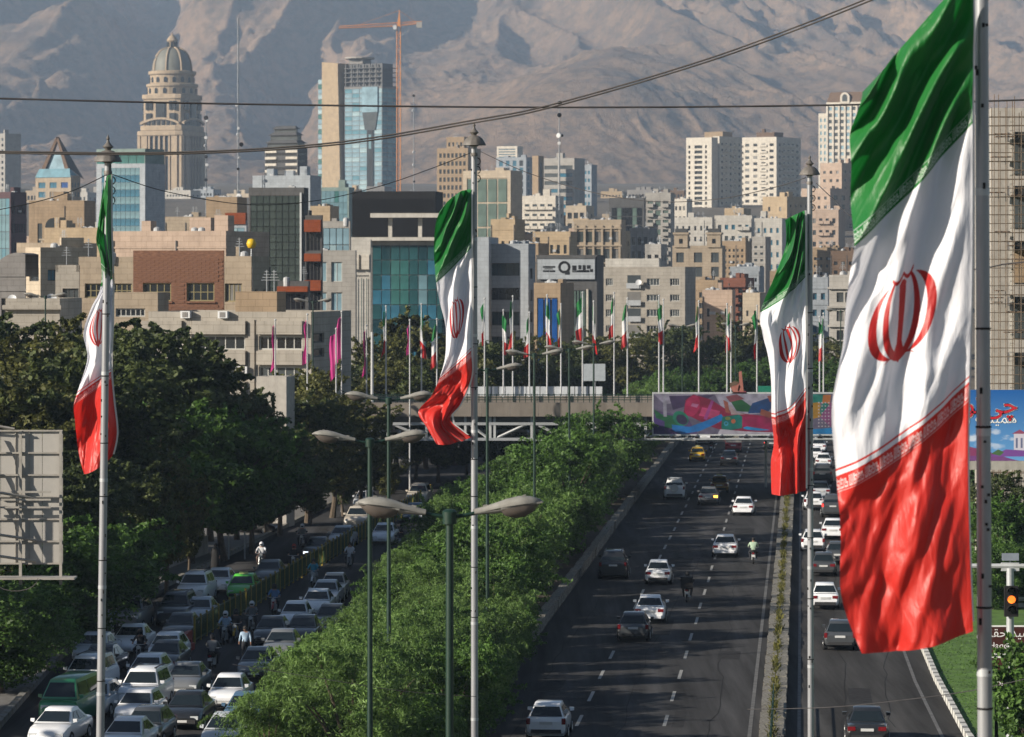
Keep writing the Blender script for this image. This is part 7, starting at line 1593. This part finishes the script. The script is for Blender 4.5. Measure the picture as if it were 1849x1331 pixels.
ld = thing('cargo', 'pale covered load in the bed of the red pickup', 'cargo', G(1324, 818)+Vector((.12, 1.7, 1.08))); MB().box(-.78, .78, -1.2, .8, 0, .5).build('crate', M['offwhite'], ld); MB().box(-.6, .5, -1.0, .5, .5, .8).build('crate', M['stone'], ld)
# ------------------------------------------------------------------ trees and hedge
M['bark'] = mat('bark', (.09, .07, .05), .95, var=.3, scale=5)
LM = dict(willow=leafmat('leaf_willow', (.025, .052, .009), (.215, .355, .095), .42), hedge=leafmat('leaf_hedge', (.016, .042, .008), (.135, .255, .052), .40), dark=leafmat('leaf_dark', (.014, .028, .009), (.125, .155, .048), .34), olive=leafmat('leaf_olive', (.026, .032, .010), (.165, .17, .044), .34), bright=leafmat('leaf_bright', (.016, .045, .009), (.12, .23, .042), .38))
def tree_mesh(seed, n, H, Rx, kind, trunk, leaf, clumps, droop=0.0, taper=0.0, shoots=90):
    g = np.random.default_rng(seed)
    C = []
    for k in range(clumps):
        t = g.random(); z = trunk + (H-trunk)*(.08 + .86*t); rmax = Rx*math.sin(math.pi*min(1, .18+.80*(1-t)**(.75+taper)))**.7
        a = g.random()*6.283; rr = rmax*math.sqrt(g.random())*.85
        C.append((rr*math.cos(a), rr*math.sin(a), z, Rx*(.15+.19*g.random())*(1-.35*t)))
    C = np.array(C); vol = C[:, 3]**2; idx = g.choice(len(C), n, p=vol/vol.sum())
    d = g.normal(size=(n, 3)); d /= np.linalg.norm(d, axis=1)[:, None]; r = (.45+.62*g.random(n)**.5)
    p = C[idx, :3] + d*(C[idx, 3]*r)[:, None]*np.array([1, 1, .8])
    if droop: p[:, 2] -= droop*g.random(n)*np.clip(np.hypot(p[:, 0], p[:, 1])/Rx, 0, 1)**2*2
    p[:, 2] = np.maximum(p[:, 2], .15)
    if shoots:                           # long outer sprays that break the outline
        ns = int(n*.35); k_ = g.integers(0, shoots, ns); ci = g.integers(0, len(C), shoots); dd = g.normal(size=(shoots, 3)); dd[:, 2] = np.abs(dd[:, 2])*.8+.15; dd /= np.linalg.norm(dd, axis=1)[:, None]
        ln = Rx*(.22+.30*g.random(shoots)); tt = g.random(ns)**.8
        q = C[ci, :3][k_] + dd[k_]*(C[ci, 3][k_]*.7 + ln[k_]*tt)[:, None]; q[:, 2] -= (droop*.9+.15)*ln[k_]*tt**2
        p[:ns] = q + g.normal(size=(ns, 3))*.045*(1+Rx*.12); p[:, 2] = np.maximum(p[:, 2], .15)
    nn = d + g.normal(size=(n, 3))*.7 + np.array([0, 0, .35]); nn /= np.linalg.norm(nn, axis=1)[:, None]
    t = g.normal(size=(n, 3)) + np.array([0, 0, -droop*1.6]); t -= nn*(t*nn).sum(1)[:, None]; t /= np.linalg.norm(t, axis=1)[:, None]
    b = np.cross(nn, t); lw, ll = leaf; s = (.7+.7*g.random(n))[:, None]
    v = np.stack([p - t*ll*s, p + b*lw*s, p + t*ll*s, p - b*lw*s], 1).reshape(-1, 3)
    me = bpy.data.meshes.new('crown'); me.vertices.add(len(v)); me.vertices.foreach_set('co', v.astype(np.float32).ravel())
    me.loops.add(4*n); me.loops.foreach_set('vertex_index', np.arange(4*n, dtype=np.int32)); me.polygons.add(n); me.polygons.foreach_set('loop_start', np.arange(0, 4*n, 4, dtype=np.int32)); me.update(calc_edges=True); me.materials.append(LM[kind])
    tm = MB(); lean = g.normal(size=2)*.25
    tm.tube([(0, 0, -.2), (lean[0]*.4, lean[1]*.4, trunk*.6), (lean[0], lean[1], trunk+.25*(H-trunk)), (lean[0]*1.2, lean[1]*1.2, trunk+.6*(H-trunk))], [.022*H+.03, .017*H+.02, .011*H+.01, .02], 8)
    for c in C[g.permutation(len(C))[:10]]:
        z0 = trunk*.7+(c[2]-trunk)*.3
        tm.tube([(lean[0]*.6, lean[1]*.6, max(.1, z0)), ((lean[0]+c[0])*.5, (lean[1]+c[1])*.5, (z0+c[2])*.5+.1*H*.3), (c[0], c[1], c[2])], [.009*H+.01, .006*H+.01, .012], 5)
    return me, tm.mesh('trunk', M['bark'])
TP = {}
def tp(key, seeds, *a, **k): TP[key] = [tree_mesh(s, *a, **k) for s in seeds]
tp('willow', (1, 2, 3), 26000, 6.2, 3.3, 'willow', .5, (.024, .105), 64, droop=.55)
tp('hedge', (4, 5, 6), 20000, 5.6, 3.0, 'hedge', .5, (.045, .085), 60, droop=.2)
tp('dark', (7, 8, 9), 20000, 13.0, 4.6, 'dark', 2.4, (.10, .16), 84)
tp('olive', (10, 11), 17000, 12.0, 4.0, 'olive', 2.2, (.09, .15), 74)
tp('bright', (12, 13), 13000, 9.0, 3.8, 'bright', 1.8, (.08, .17), 50, taper=.4)
tp('poplar', (14, 15), 9000, 13.0, 2.3, 'olive', 1.5, (.10, .17), 46, taper=.5)
tp('sapling', (16,), 5200, 5.2, 1.7, 'hedge', 1.6, (.065, .11), 26)
def tree(key, loc, s, label, group, name='tree', cat='tree', i=None, sz=1.0):
    me, tm = TP[key][(i if i is not None else R.randrange(9)) % len(TP[key])]
    r = thing(name, label, cat, loc, R.uniform(0, 6.28), group); r.scale = (s, s, s*sz)
    link('crown', me, r); link('trunk', tm, r)
    return r
# hedge between the street and the highway
hg = 'bushes packed in the hedge between the street and the highway'
def hedge_top(Y): return float(np.interp(Y, [130, 150, 175, 215, 260, 300, 330, 370, 430, 500], [5.0, 4.8, 4.3, 4.4, 4.9, 5.2, 5.0, 4.8, 4.6, 4.4]))
Y = 137.0; k = 0; row = 0
ORD = 'first second third fourth fifth sixth seventh eighth ninth tenth eleventh twelfth thirteenth fourteenth fifteenth sixteenth seventeenth eighteenth nineteenth twentieth'.split()
ORD = ORD + ['twenty '+q for q in ORD[:9]] + ['thirtieth'] + ['thirty '+q for q in ORD[:9]] + ['fortieth'] + ['forty '+q for q in ORD[:9]] + ['fiftieth'] + ['fifty '+q for q in ORD[:9]] + ['sixtieth'] + ['sixty '+q for q in ORD[:9]]

while Y < 470:
    step = 4.9 if Y < 230 else 6.0 if Y < 330 else 7.5
    uL = float(np.interp(Y, [137, 150, 165, 185, 210, 240, 280, 325, 360, 470], [-19.0, -19.3, -19.6, -20.2, -21.6, -22.6, -22.8, -19.5, -19.5, -19.5])); uR = float(np.interp(Y, [140, 182, 200], [-13.7, -14.2, -16.4]))
    ncol = 3 if Y < 330 else 2
    for j in range(ncol):
        u = uR + (uL-uR)*j/(ncol-1) + R.uniform(-.5, .5) if ncol > 1 else (uL+uR)/2
        near = Y < 215; wl = R.random() < (.8 if near and j > 0 else .45)
        key = 'willow' if wl else 'hedge'; H = 6.2 if wl else 5.6
        s = hedge_top(Y)/H*R.uniform(.80, 1.22)*((.72 if Y < 235 else .85) if j == ncol-1 else 1.0 if j else .92); yy = Y + R.uniform(-1.2, 1.2)
        q = U(u, yy)
        if j == 0: s *= R.choice([.8, 1.0, 1.3, 1.45]) if Y > 190 else R.choice([.65, .85, 1.0])
        side = ('on its street side', 'along its middle', 'on its highway side')[2-j] if ncol == 3 else ('on its street side', 'on its highway side')[1-j]
        tree(key, q, s, f'{"feathery pale" if wl else "leafy darker"} green hedge bush {side}, {ORD[row]} row from the bottom', hg, 'bush', 'bush', k); k += 1
    row += 1
    Y += step
# trees along the left street: dark mass, bright poplar-like ones in front
def T(px, ytop, Y, key, label, grp=None, wide=1.0, base=None):
    H = {'dark': 13.4, 'olive': 12.4, 'bright': 9.3, 'poplar': 13.2, 'sapling': 5.3, 'willow': 6.2, 'hedge': 5.6}[key]
    b = TZ(Y) if base is None else base; top = CZ-(ytop-HY)*Y/F; sz = (top-b)/H; s = max(.35, min(sz, 1.25))*wide
    return tree(key, Vector(((px-CX)*Y/F, Y, b)), s, label, grp, sz=sz/s)
for (px, yt, Y, key, lb, wd) in [(15, 562, 262, 'dark', 'dark tall tree at the left edge above the billboard', 1.1), (75, 590, 255, 'olive', 'olive tree just right of the left edge above the billboard', 1.1), (122, 552, 262, 'poplar', 'narrow olive tree rising left of the leftmost pole', 1.0), (172, 600, 250, 'dark', 'dark tree right behind the leftmost flag', 1.15), (240, 572, 258, 'dark', 'dark tall tree left of the stone office', 1.2), (292, 590, 262, 'dark', 'dark tree against the left corner of the stone office', 1.05), (335, 680, 262, 'dark', 'low dark tree before the stone office front', 1.1), (380, 655, 268, 'olive', 'olive brown tree in front of the stone office', .95), (428, 700, 270, 'dark', 'dark tree before the small concrete hut', 1.0),
                                (10, 640, 225, 'dark', 'dark tree directly over the billboard', 1.2), (60, 670, 222, 'olive', 'yellowish olive tree over the billboard right part', 1.1), (130, 680, 228, 'dark', 'shady tree between the billboard and the leftmost pole', 1.2), (210, 665, 228, 'dark', 'shady tree right of the leftmost flag tail', 1.2), (280, 720, 238, 'bright', 'bright green tree right of the red flag tail', 1.2), (345, 745, 248, 'bright', 'bright green tree in the middle of the left grove', 1.15), (405, 742, 252, 'bright', 'bright green pointed tree right of the left grove middle', 1.2), (455, 765, 258, 'bright', 'bright green tree at the right end of the left grove', 1.1),
                                (300, 808, 226, 'olive', 'olive tree with reddish tips above the retaining wall', .75), (340, 850, 236, 'olive', 'low olive tree above the right end of the retaining wall', .7), (250, 850, 222, 'dark', 'dark low tree at the near end of the retaining wall', 1.0), (150, 800, 215, 'dark', 'black shaded tree behind the leftmost pole', 1.25), (80, 830, 205, 'dark', 'black shaded tree behind the billboard', 1.2), (20, 860, 195, 'dark', 'black shaded tree behind the billboard left part', 1.2), (110, 930, 192, 'hedge', 'shrub in deep shade below the billboard', 1.4), (180, 960, 205, 'hedge', 'shrub in deep shade behind the leftmost pole', 1.3), (40, 1040, 183, 'hedge', 'shrub on the dark verge under the billboard', 1.3), (5, 1060, 172, 'hedge', 'shrub at the left edge under the billboard', 1.4), (235, 950, 215, 'hedge', 'shrub in deep shade at the near wall end', 1.2),
                                (505, 770, 275, 'dark', 'black tree right of the small concrete hut', 1.3), (555, 715, 290, 'dark', 'dark tree left of the second lamp', 1.2), (600, 700, 296, 'olive', 'brownish tree behind the second and third lamps', 1.2), (650, 725, 300, 'olive', 'yellowish brown tree left of the overpass truss', 1.2), (560, 830, 288, 'dark', 'low black tree up the left street', 1.3), (620, 810, 298, 'dark', 'low black tree behind the second lamp pole', 1.2), (480, 850, 276, 'dark', 'black tree behind the square sign', 1.2), (700, 790, 305, 'olive', 'brown green tree under the left end of the truss', 1.0), (575, 660, 305, 'olive', 'olive tree before the grey flank of the stone office', 1.0), (540, 665, 312, 'olive', 'olive tree under the pink flags', 1.0)]:
    T(px, yt, Y, key, lb, None, wd)
# trees beyond the overpass
bg_ = [(640, 650, 372, 'dark', 'dark tree behind the left end of the overpass', 1.0), (690, 600, 380, 'olive', 'olive tree at the foot of the white stair tower', 1.0), (728, 556, 390, 'poplar', 'tall yellowish tree before the teal office', 1.25), (755, 575, 394, 'poplar', 'second tall yellowish tree before the teal office', 1.2), (785, 585, 386, 'poplar', 'tall yellowish tree left of the centre flag tail', 1.2), (715, 640, 370, 'olive', 'low yellow green tree behind the overpass rail left', 1.1), (770, 650, 368, 'dark', 'low dark tree behind the overpass rail', 1.2), (820, 630, 376, 'olive', 'olive tree behind the centre flag tail', 1.2), (880, 610, 392, 'dark', 'dark tree right of the centre pole', 1.2), (930, 630, 392, 'olive', 'olive tree at the foot of the grey office', 1.1), (975, 600, 398, 'olive', 'olive tree before the bright blue glazing', 1.2), (1025, 615, 398, 'dark', 'dark tree at the foot of the logo sign building', 1.2), (1085, 600, 405, 'olive', 'olive tree at the left corner of the cream flats', 1.2), (1130, 605, 408, 'olive', 'olive tree before the cream flats middle', 1.2), (1180, 595, 402, 'olive', 'olive tree behind the close pair of flags', 1.2), (1225, 585, 412, 'dark', 'dark tree at the right corner of the cream flats', 1.2), (1275, 610, 412, 'olive', 'olive tree behind the lone flag', 1.2), (1325, 600, 406, 'dark', 'dark tree behind the right pair of flags', 1.3), (1345, 572, 420, 'olive', 'olive tall tree before the cream cube house', 1.1), (1385, 600, 410, 'olive', 'olive tree behind the right middle flag', 1.2), (1440, 600, 410, 'dark', 'dark tree hidden behind the right middle flag', 1.2), (1510, 610, 415, 'olive', 'olive tree in the gap beside the big flag', 1.2), (1560, 600, 420, 'dark', 'dark tree behind the big flag', 1.2),
       (985, 655, 362, 'bright', 'bright round tree behind the screen panels', 1.1), (1040, 665, 360, 'bright', 'bright low tree behind the right screen panels', 1.0), (1215, 655, 356, 'bright', 'bright green tree left of the lone flag', 1.2), (1260, 645, 360, 'bright', 'bright green tree behind the lone flag', 1.2), (1305, 650, 360, 'bright', 'bright green tree behind the pictured climber', 1.2), (1350, 665, 358, 'bright', 'bright green tree above the hoarding', 1.1), (1160, 690, 350, 'hedge', 'pale low shrub left of the hoarding top', 1.2), (1120, 700, 350, 'hedge', 'pale low shrub at the right end of the screen panels', 1.2), (1500, 680, 355, 'bright', 'bright green tree beside the big flag edge', 1.2), (1535, 640, 380, 'olive', 'olive green tree beside the big flag edge', 1.2)]
for (px, yt, Y, key, lb, wd) in bg_: T(px, yt, Y if px < 930 else 472+.1*(px % 100) if px < 1150 else 545+.1*(px % 100), key, lb, None, wd if px < 1150 else 1.35)
for i, px in enumerate(range(560, 1640, 46)):
    T(px+R.uniform(-12, 12), R.uniform(705, 730), R.uniform(345, 352), 'dark', f'dark low tree showing under the overpass truss, {ORD[i]} from the left', 'low dark trees showing under the overpass', 1.1) if px < 1110 else None
for i, px in enumerate(range(1176, 1590, 22)):
    T(px+R.uniform(-6, 6), R.uniform(650, 684), 506+R.uniform(-4, 4), R.choice(['bright', 'hedge', 'bright']), f'bright green bush above the colourful hoarding, {ORD[i]} from its left end', 'bright bushes in the belt above the hoarding', 1.7)
# right side
for (px, yt, Y, key, lb, wd) in [(1800, 850, 236, 'dark', 'dark tree below the blue billboard', 1.1), (1845, 905, 228, 'bright', 'light green tree at the right edge below the blue billboard', 1.2), (1810, 900, 226, 'bright', 'light green tree right behind the thick pole', 1.1), (1795, 985, 214, 'hedge', 'leafy bush behind the traffic light', 1.0), (1850, 980, 216, 'hedge', 'leafy bush at the right edge behind the traffic light', 1.1), (1700, 800, 260, 'dark', 'dark tree hidden behind the big flag', 1.2), (1640, 790, 300, 'dark', 'dark tree deep behind the big flag', 1.2)]:
    T(px, yt, Y, key, lb, None, wd)
T(1852, 1165, 140, 'sapling', 'young leafy tree in front of the brown signs', None, .8)
T(1868, 1180, 138, 'sapling', 'young leafy tree at the bottom right corner', None, 1.0)
# tall unseen trees added left of the street to keep it in shade
for i in range(15):
    y = 100 + i*13.5 + R.uniform(-3, 3)
    if y > 214: continue
    u = -46 - R.uniform(0, 4)
    t_ = tree('dark', U(u, y), .92, 'unseen tall dark tree added left of the street for its shade', 'unseen tall trees added left of the street for their shade'); t_.scale = (1.35, 1.35, R.uniform(.80, .92))
# ------------------------------------------------------------------ haze
def haze():
    mb = MB().box(-5200, 5200, -150, 9000, -8, 930)
    m = bpy.data.materials.new('haze'); m.use_nodes = True; t = m.node_tree
    t.nodes.remove(t.nodes['Principled BSDF']); v = t.nodes.new('ShaderNodeVolumePrincipled')
    v.inputs['Color'].default_value = (.54, .71, .96, 1); v.inputs['Density'].default_value = 0.000088; v.inputs['Anisotropy'].default_value = 0.0
    t.links.new(v.outputs[0], t.nodes['Material Output'].inputs['Volume'])
    mb.build('haze', m, kind='stuff')
haze()
